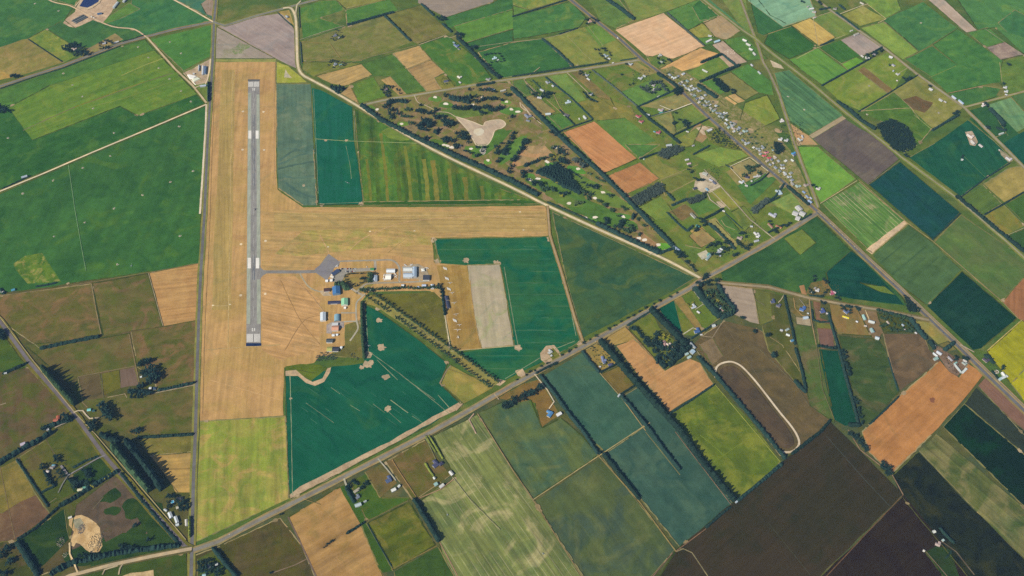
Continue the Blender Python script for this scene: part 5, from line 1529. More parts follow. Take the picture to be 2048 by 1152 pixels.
trees(Z5, '1130,275 1152,268 1172,275 1220,278 1250,285 1272,285 1290,275 1312,272 1332,262 1345,268', 12, 'round', 'dark', 'dark tree in the row left of the middle bunker')
trees(Z5, '1368,290 1385,280 1402,270 1420,280 1435,270 1412,295', 12, 'round', 'dark', 'dark tree in the clump below the middle bunker')
trees(Z5, '1490,265 1512,270 1530,258 1550,275 1566,300 1582,305 1600,295 1622,300 1650,290 1672,280 1690,270 1712,265 1545,255 1440,320 1470,345 1495,338', 12, 'round', 'dark', 'dark tree in the curved grove above the sand clearing')
trees(Z5, '690,312 705,305 722,312 740,302 756,312 772,322 735,325 810,340 830,345 850,335 865,330 885,370 905,395 925,402 950,380 965,375 1000,385 1015,380 722,238 905,298 922,296', 11, 'round', 'dark', 'dark tree in the belt west of the sand clearing')
trees(Z5, '985,430 1005,440 1022,428 1045,445 1065,435 1082,448 1105,460 1030,475 1055,485 1085,470 1120,455', 14, 'round', 'dark', 'tree in the dense grove west of the sand clearing')
trees(Z5, '700,490 715,510 732,480 742,520 752,465 770,425 788,440 805,425 815,470 832,485 850,465 828,500 860,450 725,525 790,545', 14, 'round', 'dark', 'tree in the large dark grove south west of the clearing')
trees(Z5, '632,465 600,460 510,370 530,385 560,385 585,380 570,295 600,298 545,295', 10, 'round', 'mid', 'small tree on the western fairway')
trees(Z5, '915,555 935,545 950,528 898,555 925,575 800,635 782,640 812,628', 12, 'cone', 'dark', 'pine alone on the rough south west of the clearing')
trees(Z5, '1010,660 1030,645 1050,632 1060,655 1025,680 1095,660 1120,668 1212,590 1230,575 1250,580 1235,600 1228,650 1250,635 1275,630 1300,622 1265,655 1150,575 1185,625 1150,720 1170,740 1185,735 1150,745', 12, 'round', 'dark', 'dark tree on the rough south of the clearing')
trees(Z5, '1300,690 1270,800 1330,820 1430,840 1390,855 1410,745 1490,745 1470,790', 10, 'round', 'dark', 'dark tree near the lower bunkers')
trees(Z5, '1842,575 1825,612 1815,640 1800,680 1785,710 1770,735 1760,770 1745,790 1725,815 1740,825 1640,750 1635,825 1660,808 1680,800 1705,705', 11, 'round', 'dark', 'dark tree in the first tree line east of the clearing')
trees(Z5, '1975,680 1990,700 1965,715 1945,760 1960,775 1910,810 1895,825 1875,870 1860,885 1830,910 1845,905 1685,890 1665,915 1650,930', 11, 'round', 'dark', 'dark tree in the second tree line east of the clearing')
trees(Z6, '45,65 60,40 220,35 235,20 195,70 155,125 122,155 112,212 92,240 105,272 80,270', 11, 'round', 'dark', 'dark tree on the fairways north of the pine triangle')
trees(Z6, '252,198 268,192 285,188 302,180 318,174 335,168 352,162 370,155 378,148', 12, 'cone', 'dark', 'pine in the short row beside the old fairway')
trees(Z6, '410,138 432,132 455,128 500,110 515,105 522,30 545,15 520,150 545,180 560,190', 9, 'round', 'mid', 'tree between the short pine row and the pine triangle')
trees(Z6, '590,30 605,55 595,75 620,60 650,95 600,145 620,160 640,165 655,178 635,150', 13, 'round', 'dark', 'dark tree north east of the pine triangle')
trees(Z6, '748,150 765,155 755,165 815,185 828,205 820,195', 13, 'round', 'grey', 'grey tree beside the long golf belt')
trees(Z6, '215,275 232,290 222,310 240,270 298,265 265,345 325,370 345,385 360,375 335,390 410,385 412,395', 12, 'round', 'dark', 'dark tree left of the pine triangle')
trees(Z6, '425,430 432,445 470,430 478,448 520,435 528,455', 12, 'round', 'mid', 'tree in a row of three pairs by the gravel road')
trees(Z6, '605,478 640,490 655,485', 11, 'round', 'dark', 'dark tree beside the golden clump')
trees(Z6, '820,465 838,490 848,475 885,540 900,500 910,495 880,525 825,380 860,470', 10, 'round', 'mid', 'tree right of the pine triangle')
trees(Z6, '880,410 920,415 940,425 962,405 970,420 955,430', 10, 'round', 'dark', 'dark tree by the small eastern bunker')
trees(Z6, '760,580 775,590 755,600 805,578 825,575', 10, 'round', 'light', 'pale green tree on the southern fairway')
trees(Z6, '985,560 1000,570 1048,598 1050,610 1100,510 1112,505 1075,495 1110,650 1135,655 1125,665 1225,625 1250,650 1265,645', 10, 'round', 'mid', 'tree scattered on the eastern fairways')
trees(Z6, '1335,705 1330,725 1338,695', 12, 'cone', 'dark', 'pine beside the long eastern belt')
trees(Z6, '1062,745 1070,765 1065,785 1050,735 1195,815 1205,835 1200,800 1215,770 1235,768 1155,820', 11, 'round', 'dark', 'dark tree near the eastern greens')
trees(Z6, '1300,810 1320,825 1310,845 1330,860 1285,870 1265,855 1240,850 1295,865 1275,840', 10, 'round', 'mid', 'tree in the mixed clump near the golf course tip')
trees(Z6, '1390,888 1395,900 1380,750 1385,735 1430,800 1445,805 1200,712 1180,715', 9, 'round', 'mid', 'small tree near the long eastern belt')
trees(Z6, '1520,1035 1540,1030 1555,1045 1572,1055 1440,1000 1460,1005', 9, 'round', 'dark', 'dark tree at the golf course tip')
trees(Z6, '695,245 712,258 728,268 745,280 762,290 780,300 795,315 812,330', 7, 'cone', 'dark', 'small conifer in the young row east of the pine triangle')
trees(Z6, '960,320 975,330 990,340 1005,350 1020,350 1035,358 1050,365 880,278 910,285', 7, 'cone', 'mid', 'small conifer beside the long golf belt')
trees(Z5, '655,312 668,300 1765,398 1792,430 1232,205', 7, 'round', 'gold', 'golden tree on the golf course')
trees(Z6, '615,515 630,500 570,380 562,100 545,120 1505,840 1525,845', 7, 'round', 'gold', 'golden tree on the southern half of the golf course')
# airfield
trees(ZA, '650,388 615,402 610,428 625,470 660,495 705,528 745,558 775,540 820,512 868,492 905,450 865,465 872,382 818,382 760,384 703,386', 5.5, 'round', 'dark', 'small round tree in the ring on the airfield lawn', spread=.9)
trees(ZA, '838,455 850,445 825,462', 8, 'round', 'dark', 'dark tree in the middle of the airfield lawn')
trees(ZA, '935,385 945,410 955,440 940,465 930,490 955,480 960,400', 11, 'round', 'mid', 'tree beside the pale grey hangar')
trees(ZA, '480,520 505,505 530,500 525,525 560,520 580,510 600,530 590,550 625,545 645,560 660,578 640,580 610,565', 13, 'cone', 'mid', 'tree in the dark clump above the blue hangar')
trees(ZA, '825,610 850,600 880,620 905,600 935,590', 10, 'round', 'mid', 'tree at the left end of the row south of the hangar road')
trow((742, 580), (818, 575), 15, 8, 'round', 'mid', 'tree in the row south of the hangar road')
trow((823, 578), (880, 574), 11, 7.5, 'round', 'mid', 'tree in the row behind the small blue sheds')
trees(ZA, '1865,545 1882,565 1895,600 1898,640 1908,690 1920,750 1932,830 1945,880 1950,930', 8, 'round', 'dark', 'dark tree beside the gliding club fence')
for row, (a, b, lab) in enumerate((((742, 584), (996, 764), 'dark tree in the upper row of the diagonal avenue'), ((733, 592), (980, 774), 'dark tree in the lower row of the diagonal avenue'))):
    n = 42
    for i in range(n):
        if row == 1 and i in (8, 9):
            continue
        t = i / (n - 1)
        tree(a[0] + (b[0] - a[0]) * t + rng.uniform(-.7, .7), a[1] + (b[1] - a[1]) * t + rng.uniform(-.7, .7) + math.sin(t * 3.1) * -1.5, rng.uniform(7.5, 10), 'round', 'mid', lab, 'trees of the diagonal avenue', spread=.85)
# main road and around
T22 = (1024, 576, 4.0)
trees(T22, '40,735 112,697 142,672 183,658 235,628 285,602 400,537 455,506 508,476 572,440 620,412 672,384 775,328 822,302 870,272 925,242 968,216 1020,188 1068,160 1135,128 1180,102 1265,70 1320,40', 6.5, 'round', 'dark', 'small round tree along the north side of the main road')
trees(T22, '952,318 985,322 978,335 1008,350 1015,362 1035,378 1042,390 1068,405 1072,420 1060,430 1090,425 1100,445 1095,465 1115,460 1135,500 1145,512 1080,440', 10, 'round', 'dark', 'dark tree along the left side of the parkland garden')
trees(T22, '1155,360 1165,375 1150,385 1140,400 1130,440 1150,430 1165,450 1180,440 1160,470 1185,465 1190,485 1215,490 1240,485 1265,470 1290,500 1310,520 1280,530 1250,540 1220,560 1180,540 1160,560 1170,590 1200,600 1270,560 1335,525 1350,500 1320,480 1300,460 1350,470 1370,490 1310,440 1330,420', 11, 'round', 'dark', 'tree in the parkland garden')
trees(T22, '1178,395 1215,380 1235,378 1255,385 1280,465 1240,420 1210,400', 7, 'round', 'gold', 'golden shrub tree in the parkland garden')
trees(T22, '1545,30 1560,50 1580,20 1600,40 1620,30 1640,50 1650,80 1680,110 1700,140 1720,160 1740,180 1760,200 1600,110 1620,130 1680,60 1690,75 1570,80 1590,140 1640,150 1690,170 1700,200 1670,210', 11, 'round', 'mid', 'tree in the walled garden near the crossroads')
trees(T22, '1572,72 1582,68 1645,100 1650,106', 7, 'round', 'gold', 'golden tree in the walled garden')
trees(T22, '1400,130 1412,140 1445,118 1430,150', 6, 'round', 'gold', 'golden tree beside the small white house')
trees(T22, '1840,238 1850,245 1940,350 1945,342 2040,375', 9, 'round', 'dark', 'lone dark tree in the green strip beyond the brown paddock')
trees(T22, '215,785 228,800 240,790 205,805 90,860 105,845 130,850 150,840 165,835 80,880 10,890 25,900 5,915 140,855 160,850', 11, 'round', 'dark', 'dark tree in the curved group below the main road')
trees(T22, '640,470 648,500 655,480 685,450 705,455 720,470 735,485 745,500 770,560 775,580 750,600 690,540', 4, 'round', 'dark', 'small shrub tree in the round garden')
trees((512, 576, 4), '1985,920 2005,930 1975,945 2020,945 2040,925 1995,960', 10, 'round', 'dark', 'dark tree beside the bare field corner')
trees((1536, 576, 4), '590,505 605,520 598,545 612,560 605,590 620,600 630,630 640,650 650,680 645,695 690,880 700,905 715,915 720,970 735,985 725,1010 740,1030 750,1080', 9, 'round', 'dark', 'dark tree beside the narrow teal field')
trees((1536, 576, 4), '405,465 430,468 465,470 510,480 540,478', 8, 'round', 'dark', 'dark tree at the head of the narrow teal field')
trees((1536, 576, 4), '45,535 50,548 40,545 2,375', 10, 'round', 'dark', 'lone dark tree in the olive paddock')
trees((1536, 864, 4), '645,10 665,20 680,40 700,30 705,55 730,60 725,85 745,95 760,110 775,125 790,140 780,150 750,75 920,250 905,270 925,285 945,270 950,300 970,290 965,320 985,330 940,330 960,345', 9, 'round', 'dark', 'dark tree along the corner of the orange wheat field')
trees((1536, 576, 4), '880,180 890,200 910,190 925,210 945,205 960,215 905,240 930,250 950,240 975,235 985,260 920,290 905,310 940,300 970,320 985,340 1000,320 1015,335 1030,345 1050,340 1010,290 1040,300 1070,320 1080,340 1100,345 1120,340 1140,350 1010,220 1030,230 1050,225 1075,240 1095,235 1115,245 1060,260 1085,275 1110,290 1130,310 1150,330 1170,345', 7.5, 'round', 'mid', 'tree in the bush garden beside the side road')
trees((1536, 576, 4), '585,140 600,150 590,170 610,160 650,150 655,180 660,200 620,180 705,155 730,165', 7, 'round', 'dark', 'dark tree around the yellow trimmed bungalow')
trees((1536, 576, 4), '330,5 345,15 335,30 360,40 440,60 455,40 470,15 560,75 575,90 425,110 440,125 460,115 540,80', 7, 'round', 'dark', 'dark tree around the houses north of the side road')
trees((1536, 576, 4), '1500,555 1515,560 1505,575 1560,555 1580,560 1600,570 1875,630 1880,650', 9, 'round', 'dark', 'dark tree at the yards beside the highway')
# west
T02 = (0, 576, 4.0)
trees(T02, '1128,600 1150,595 1170,585 1190,575 1120,612', 13, 'round', 'dark', 'tall tree north of the western farmhouse grove')
trees(T02, '1140,690 1155,670 1170,700 1185,655 1195,690 1210,640 1215,715 1230,660 1235,700 1250,680 1255,715 1200,735 1180,740 1265,695 1220,745', 14, 'round', 'dark', 'tall tree in the dense grove by the western farmhouse')
trees(T02, '1035,830 1050,815 1065,840 1055,865 1075,825 1105,795 1120,785 1135,775 1100,830 1120,850 1140,830 1160,845 1185,825 1200,840 1110,865 1190,850', 11, 'round', 'dark', 'tree around the western farmhouse')
trees(T02, '815,935 835,945 850,960 825,975 845,985 870,1000 865,1025 850,1015 890,1040', 14, 'round', 'dark', 'tall tree beside the teal roofed cottage')
trees(T02, '705,1080 725,1075 740,1095 720,1105 750,1110 735,1130 760,1060', 11, 'round', 'dark', 'dark tree south of the teal roofed cottage')
trees(T02, '505,1020 530,1030 545,1045 560,1030 520,1050 340,1130 365,1120 1080,1140 1110,1130 1100,1150 1060,1150', 11, 'round', 'dark', 'dark tree near the red roofed house by the road')
trees(T02, '0,345 12,352 25,362 10,375 30,385 -5,390 20,400', 12, 'round', 'dark', 'dark tree at the left edge beside the road')
T03 = (0, 864, 4.0)
trees(T03, '330,265 345,280 335,295 440,190 455,205 465,235 450,220 470,330 490,340 505,325 520,345 480,360 470,310 385,380 400,410', 8, 'round', 'dark', 'dark tree around the courtyard house')
trees(T03, '675,300 690,320 700,340 710,360 720,330 690,350 560,370 580,385 570,400 600,410 620,430 590,440 645,400 690,410 710,430', 10, 'round', 'dark', 'dark tree around the yellow bush garden house')
trees(T03, '745,430 805,390 838,370 870,350 900,320', 7, 'round', 'gold', 'golden tree in the row beside the dark hedge')
trees(T03, '1345,520 1360,510 1340,560 1355,585 1345,600 1380,515 1400,520 1430,560 1450,580 1470,560 1490,550 1500,580 1455,610 1480,620 1500,600 1430,590 1440,625 1410,550', 8, 'round', 'dark', 'dark tree in the garden of the house with a pool')
trees(T03, '960,910 985,920 1010,930 1030,925 1060,930 1190,865 1075,750 1085,740 980,935 690,990 720,1000 750,985 780,1000 640,990 460,1090 430,1100', 9, 'round', 'dark', 'dark tree below the quarry')
trees(T03, '1590,1050 1600,1080 1620,1040 1650,1030 1680,1020 1640,1080 1690,1060 1700,1090 1720,1120 1660,1120 1620,1110 1740,1140 1750,1110 1590,1110', 9, 'round', 'dark', 'dark tree in the garden below the southern crossroads')
trees(T03, '20,960 40,940 60,920 90,910 75,935 60,1050 85,1030 100,1020 0,1000 10,1130 30,1140 45,1130', 10, 'round', 'dark', 'dark tree in the bottom left paddocks')
T13 = (512, 864, 4.0)
trees(T13, '540,925 555,915 570,900 575,895 600,880 612,870 195,660 205,655 115,1130 125,1122', 4.5, 'round', 'dark', 'low bush alone in the tan field')
trees(T13, '745,410 735,430 750,440 770,395 790,405 810,415 865,410 880,400 885,420 850,440 840,455 720,435 730,450', 7, 'round', 'dark', 'dark tree around the pale roofed farmhouse')
# north
T00 = (0, 0, 4.0)
trees(T00, '505,385 520,390 540,375 560,365 575,355 600,352 620,360 640,375 655,390 670,410 690,425 700,430 660,420 645,435 620,430 610,415 640,405 590,370 535,400 555,410 600,440', 12, 'round', 'dark', 'dark tree around the homestead south of the dairy')
trees(T00, '800,350 815,340 840,325 860,325 880,335 800,370 805,390 830,385 850,380 870,375 895,345', 8, 'round', 'dark', 'dark tree around the small house by the north western road')
trees(T00, '95,612 110,605 125,600 140,608 120,615', 10, 'round', 'dark', 'dark tree at the corner of the brown field')
trees(T00, '0,860 10,870 5,890 20,880 40,885 -10,850', 14, 'round', 'dark', 'dark tree at the left edge of the striped pasture')
T10 = (512, 0, 4.0)
trees(T10, '600,690 615,700 630,705 645,695 660,705 670,690 685,710 700,700 640,725 655,735 610,685', 13, 'cone', 'dark', 'pine in the dark clump beside the gravel road')
trees(T10, '1450,140 1465,150 1480,135 1500,145 1510,150 1475,160', 10, 'round', 'dark', 'dark tree below the mauve ploughed field')
trees(T10, '1600,275 1615,270 1630,280 1645,275 1610,295 1635,295 1730,375 1745,385 1750,370', 11, 'round', 'dark', 'dark tree on the broken tree line north of the golf course')
trees(T10, '600,310 625,318 650,312 680,300 695,290 610,295 640,240 660,245 600,490 615,485 590,500 690,500 700,520 620,540 580,520 710,510 650,490', 6, 'round', 'dark', 'dark tree around the two houses by the gravel road')
trees(T10, '1005,720 1020,700 1030,685 1060,690 1075,700 1050,730 1045,760 1060,770 1055,745 1020,740 1100,690 1130,720 1150,745', 8, 'round', 'dark', 'dark tree around the grey house west of the golf gate')
trees(T10, '1830,440 1850,435 1880,430 1910,428 1940,430 1960,450 1975,470 1985,485 1960,495 1920,495 1880,500', 7, 'round', 'dark', 'dark tree enclosing the house with a curved drive')
trees(T10, '1820,490 1840,510 1860,520 1870,545 1890,560 1905,580 1920,600 1940,620', 9, 'round', 'dark', 'dark tree in the lower part of the broken tree line')
T20 = (1024, 0, 4.0)
trees(T20, '595,160 610,150 640,145 660,155 680,165 650,180 600,190', 9, 'round', 'dark', 'dark tree around the homestead beside the highway')
trees(T20, '665,395 690,400 720,390 740,385 745,405 700,430 720,450 740,470 760,480 790,440 780,420', 8, 'round', 'dark', 'dark tree around the pale house north of the crossroad')
trees(T20, '1165,470 1170,500 1200,480 1220,490 1245,480 1260,475 1270,490 1210,510 1175,510', 7, 'round', 'dark', 'dark tree around the house in the corner of the wheat field')
trees(T20, '1060,720 1075,700 1085,715 1110,670 1125,660 1150,655 1170,660 1190,670 1150,720 1165,710 1205,690 1225,720 1030,700 1045,715 1100,740 1130,740 1185,650', 12, 'round', 'grey', 'grey tree in the grove around a hidden house west of the highway')
trees(T20, '875,595 940,680 970,668 915,515', 8, 'round', 'dark', 'lone dark tree in the brown paddock')
trees(T20, '170,755 185,770 200,745 255,750 270,765 285,750 300,760 315,745 290,740 240,770 275,780', 10, 'round', 'dark', 'dark tree around the cottage near the golf club')
trees(T20, '1380,970 1395,985 1410,1000 1420,985 1370,985 1385,1005 1405,1015 1310,905 1300,980 1290,990 1340,960', 9, 'round', 'dark', 'dark tree in the parkland paddock by the highway')
trees(T20, '545,570 540,590 560,580 570,600 590,620 620,580 570,740 590,760 620,750 645,765 600,780 630,800 650,810', 7, 'round', 'dark', 'dark tree around the cottages south of the crossroad')
trees(T20, '1755,715 1770,720 1780,730 1765,740', 9, 'round', 'dark', 'dark tree at the end of the oblong plantation')
trees(T20, '330,1050 345,1065 360,1075 380,1080 400,1095 420,1110 310,1060 350,1085', 10, 'round', 'dark', 'dark tree near the golf clubhouse')
trees(T20, '95,1130 105,1120 90,1140 115,1135', 11, 'round', 'dark', 'dark tree behind the clubhouse fairway')
T21 = (1024, 288, 4.0)
trees(T21, '1870,190 1885,180 1900,195 1920,190 1890,215 1910,215 1930,210 1950,185 1965,175 1880,200 1895,230 1970,230 1985,240 1850,250', 10, 'round', 'mid', 'tree in the paddock ringed by the white track')
trees(T21, '1460,275 1480,290 1510,285 1525,290 1420,180 1410,205 1440,215 1430,230', 8, 'round', 'dark', 'dark tree beside the quarry yard')
trees(T21, '1500,600 1520,610 1535,620 1550,635 1510,625 1540,650 1480,665 1465,690 1475,685', 9, 'round', 'dark', 'dark tree around the teal roofed shed')
trees(T21, '1560,830 1580,815 1600,800 1625,810 1640,790 1660,800 1680,830 1700,840 1720,850 1690,870 1600,880 1640,885 1700,790 1720,780 1730,800 1740,830', 8, 'round', 'dark', 'dark tree around the house in the trees north of the main road')
trees(T21, '1795,770 1805,790 1820,805 1840,820 1860,830 1880,840 1830,720 1850,715 1870,740 1890,810 1910,805 1770,890 1790,885 1805,880', 8, 'round', 'dark', 'dark tree around the pink walled house')
trees(T21, '1310,860 1330,865 1345,875 1360,885 1375,900 1335,885 1320,875 1385,895 1345,905', 10, 'round', 'dark', 'dark tree below the big shed at the golf tip')
trees(T21, '1395,940 1405,950 1430,970 1445,985 1455,1000 1465,1015 1440,975', 8, 'round', 'dark', 'dark tree in the line leading to the crossroads')
trees(T21, '1545,1065 1535,1080 1555,1050 1480,1110 1510,1120 1540,1110 1570,1100 1590,1095 1630,1100 1640,1120 1580,1130 1500,1135 1640,1090', 10, 'round', 'dark', 'dark tree at the main crossroads')
T30 = (1536, 0, 4.0)
trees(T30, '790,440 800,460 830,430 850,420 840,450 870,430 900,410 920,400 1100,640 1120,630 1135,625 1080,625 970,520 1295,690 1510,890 1525,895 1490,910 1920,515 1935,520 1880,670 1735,825 1745,835 1760,850 1880,1010 1750,1020 1765,1030', 9, 'round', 'dark', 'dark tree beside the scattered houses at upper right')
trees(T30, '270,10 285,20 410,20 420,30 405,15', 8, 'round', 'dark', 'dark tree among the houses at the top edge')
T31 = (1536, 288, 4.0)
trees(T31, '1100,90 1110,100 1510,420 1520,435 360,330 380,345 350,335 1555,95 1550,110', 8, 'round', 'dark', 'dark tree beside the straight road at right')
trees(T31, '140,655 160,645 175,635 60,700 75,710 45,690 10,620 25,640', 8, 'round', 'dark', 'dark tree around the orange roofed long building')
trees(T31, '370,1060 380,1080 365,1095 440,1080 455,1095 470,1110', 8, 'round', 'dark', 'dark tree at the houses north of the side road')

grow_trees()

# ---------------------------------------------------------------- woods and shrubberies that read as one mass


def inside(p, poly):
    c = False
    n = len(poly)
    for i in range(n):
        x1, y1 = poly[i]
        x2, y2 = poly[(i + 1) % n]
        if (y1 > p[1]) != (y2 > p[1]) and p[0] < (x2 - x1) * (p[1] - y1) / (y2 - y1) + x1:
            c = not c
    return c


def mass(name, pts, spacing, h, kind, fol, label, fill=1.0):
    """many crowns joined into one mass"""
    pp = P(pts)
    gp = [tuple(G(*p)[:2]) for p in pp]
    xs = [p[0] for p in gp]
    ys = [p[1] for p in gp]
    src = CROWNS[(kind, fol)]
    dat = []
    for me in src:
        a = np.empty(len(me.vertices) * 3, np.float32)
        me.vertices.foreach_get('co', a)
        dat.append((a.reshape(-1, 3), [tuple(p.vertices) for p in me.polygons]))
    V, FS, k = [], [], 0
    y = min(ys)
    j = 0
    while y < max(ys):
        x = min(xs) + (spacing / 2 if j % 2 else 0)
        while x < max(xs):
            q = (x + rng.uniform(-.3, .3) * spacing, y + rng.uniform(-.3, .3) * spacing)
            if inside(q, gp) and rng.random() < fill:
                a, fs = rng.choice(dat)
                s = h * rng.uniform(.75, 1.2)
                t = rng.uniform(0, 6.28)
                R = np.array(((math.cos(t), -math.sin(t), 0), (math.sin(t), math.cos(t), 0), (0, 0, 1)), np.float32)
                V.append((a @ R.T) * np.array((s * 1.15, s * 1.15, s), np.float32) + np.array((q[0], q[1], 0), np.float32))
                FS += [tuple(k + i for i in f) for f in fs]
                k += len(a)
            x += spacing
        y += spacing * .87
        j += 1
    if not V:
        return
    ob = link_mesh(name, np.concatenate(V).tolist(), FS, FOL[fol])
    ob['kind'] = 'stuff'
    ob['label'] = label
    return ob


mass('pine_plantation', '1072,346 1092,336 1116,332 1134,344 1144,362 1163,384 1158,388 1130,376 1100,358', 4.3, 14, 'cone', 'dark', 'dense triangle of dark pines in the golf course')
mass('plantation', '1262,397 1316,366 1326,374 1329,386 1300,400 1274,414', 6.0, 9, 'round', 'grey', 'square plantation beside the orange stubble')
mass('plantation', '1314,311 1325,298 1350,294 1371,298 1360,306 1330,321', 6.0, 9, 'round', 'grey', 'slanting plantation above the olive paddocks')
mass('plantation', '1374,401 1412,386 1412,396 1402,404 1379,411', 6.0, 9, 'round', 'grey', 'plantation below the quarry yard')
mass('plantation', '1499,420 1520,408 1530,398 1538,400 1534,408 1512,428 1504,430', 6.0, 9, 'round', 'grey', 'plantation between the side road and striped paddock')
mass('plantation', '1424,161 1430,157 1438,160 1457,177 1458,183 1450,186 1440,180', 5.5, 8, 'round', 'dark', 'oblong plantation behind the village')
mass('grove', '1348,182 1352,177 1360,178 1363,184 1360,190 1354,192 1349,188', 5.5, 11, 'round', 'dark', 'round dark grove at the highway bend')
mass('wood', '1752,252 1764,246 1781,239 1798,246 1813,256 1824,270 1830,288 1826,298 1808,306 1784,300 1768,280', 6.0, 8, 'round', 'dark', 'large dark square wood at the right')
mass('plantation', '1805,589 1816,596 1843,624 1834,627 1815,623', 6.0, 8, 'round', 'dark', 'triangular plantation beside the highway')
mass('wood', '1548,286 1560,288 1566,296 1564,306 1552,312 1548,300', 6.0, 9, 'round', 'dark', 'dark wood in the middle of the village')
mass('scrub', '630,714 640,706 652,704 664,708 676,712 672,720 650,722 632,724', 4.0, 3.2, 'round', 'grey', 'grey green scrub below the southernmost hangar', .8)
mass('scrub', '690,706 708,706 720,712 718,720 700,720', 4.0, 2.6, 'round', 'grey', 'grey green scrub beside the tall hedge', .6)
mass('scrub', '112,1078 126,1072 132,1080 120,1092 112,1088', 4.5, 2.8, 'round', 'grey', 'scrub and rubble left of the quarry', .55)
mass('village_shrubs', '1318,150 1340,142 1372,168 1396,184 1420,205 1452,226 1472,248 1500,268 1540,296 1560,318 1580,352 1592,378 1580,380 1560,362 1530,336 1490,298 1450,262 1400,216 1360,178 1336,160', 7.5, 3.8, 'round', 'light', 'shrubs and small trees in the village gardens', .42)
mass('garden_shrubs', '1412,262 1440,256 1470,286 1490,304 1452,294 1424,284', 7, 5, 'round', 'dark', 'trees and shrubs west of the highway opposite the village', .7)
mass('garden_shrubs', '1560,352 1590,374 1622,404 1596,384', 8, 4, 'round', 'mid', 'shrubs by the houses near the junction', .4)
mass('village_trees', '1326,148 1345,142 1372,166 1410,196 1440,214 1470,240 1510,264 1540,290 1548,300 1530,312 1500,288 1460,262 1420,228 1380,190 1350,168', 15, 6.5, 'round', 'mid', 'garden trees of the village', .42)
for q, (s_, lab) in enumerate((('138,92 160,90 166,104 146,108', 'shrubs around the homestead south of the dairy'), ('664,66 686,64 688,78 666,80', 'shrubs around the upper house by the gravel road'), ('664,124 690,122 690,136 664,138', 'shrubs around the lower house by the gravel road'), ('880,156 900,154 902,170 884,172', 'shrubs around the house with pale drives'), ('1048,158 1090,168 1092,192 1060,190', 'shrubs along the cottage gardens east of the golf course'), ('1080,186 1140,195 1144,214 1110,210', 'shrubs along the lower cottage gardens'), ('1264,138 1300,140 1300,166 1266,164', 'shrubs around the houses by the highway bend'), ('1310,256 1334,262 1326,278 1306,270', 'shrubs around the red roofed house by the side road'), ('1262,222 1290,232 1288,250 1264,246', 'shrubs around the pair of red roofs'), ('1405,328 1440,340 1436,372 1404,360', 'shrubs in the quarry yard'), ('1420,480 1452,470 1470,510 1430,520', 'shrubs around the house in the trees'), ('1470,452 1520,444 1524,486 1490,500', 'shrubs around the houses on the main road'), ('1412,586 1446,588 1456,622 1436,628', 'shrubs in the walled garden'), ('1312,664 1344,662 1366,700 1330,716', 'shrubs in the parkland garden'), ('1598,572 1676,570 1680,598 1620,594', 'shrubs around the houses north of the side road'), ('1596,606 1616,606 1616,626 1600,624', 'shrubs around the blue roofed house'), ('1636,612 1656,612 1656,632 1638,630', 'shrubs around the bungalow in a hedged garden'), ('1686,612 1702,614 1706,640 1688,634', 'shrubs around the yellow trimmed bungalow'), ('1752,622 1818,640 1842,664 1766,662', 'undergrowth of the bush garden'), ('1888,708 1920,720 1916,748 1896,738', 'weeds and scrub in the scrap yard'), ('1966,716 1986,724 2010,752 1996,764', 'shrubs around the house beside the rapeseed field'), ('336,990 382,992 382,1024 344,1020', 'shrubs in the garden of the house with a pool'), ('84,926 130,918 134,950 100,966', 'shrubs around the courtyard house'), ('144,960 180,960 184,984 150,984', 'shrubs in the yellow bush garden'), ('690,972 724,974 724,1006 700,1004', 'shrubs around the pale roofed farmhouse'), ('396,1128 440,1116 452,1152 398,1158', 'shrubs in the garden below the southern crossroads'), ('1092,700 1106,702 1108,716 1096,716', 'shrubs around the house by the bare soil'), ('1178,692 1214,706 1226,732 1196,738', 'shrubs in the round garden'), ('1556,240 1606,244 1604,292 1564,290', 'shrubs around the houses at the railway'), ('1866,690 1884,700 1876,718 1866,706', 'shrubs around the white sheds by the highway'))):
    mass('garden_shrubs', s_, 6.5, 2.9, 'round', ('mid', 'dark', 'light')[q % 3], lab, .55)

# ---------------------------------------------------------------- buildings
WHITE, CREAM, BRICK, TIN = '#e6e4dc', '#d2c8b2', '#9a7460', '#b4bcc0'


def hexname(h):
    r, g, b = (int(h.lstrip('#')[i:i + 2], 16) / 255 for i in (0, 2, 4))
    mx, mn = max(r, g, b), min(r, g, b)
    if mx - mn < .10:
        return 'white' if mx > .82 else 'pale grey' if mx > .62 else 'grey' if mx > .40 else 'dark grey'
    if b >= mx and b - r > .1:
        return 'pale blue' if mn > .5 else 'dark blue' if mx < .5 else 'blue'
    if g >= mx:
        return 'pale green' if mn > .5 else 'teal' if b > r else 'green'
    if r >= mx and b > g + .02:
        return 'pink' if mn > .5 else 'red'
    if r - g < .12:
        return 'cream' if mx > .65 else 'tan' if mx > .45 else 'brown'
    return 'pale red' if mn > .5 else 'red'


def box(vs, fs, x0, x1, y0, y1, z0, z1, top=True):
    k = len(vs)
    vs += [(x0, y0, z0), (x1, y0, z0), (x1, y1, z0), (x0, y1, z0), (x0, y0, z1), (x1, y0, z1), (x1, y1, z1), (x0, y1, z1)]
    fs += [(k, k + 1, k + 5, k + 4), (k + 1, k + 2, k + 6, k + 5), (k + 2, k + 3, k + 7, k + 6), (k + 3, k, k + 4, k + 7), (k + 3, k + 2, k + 1, k)]
    if top:
        fs.append((k + 4, k + 5, k + 6, k + 7))


def bx(name, dims, mat, parent):
    vs, fs = [], []
    box(vs, fs, *dims)
    return link_mesh(name, vs, fs, mat, parent)


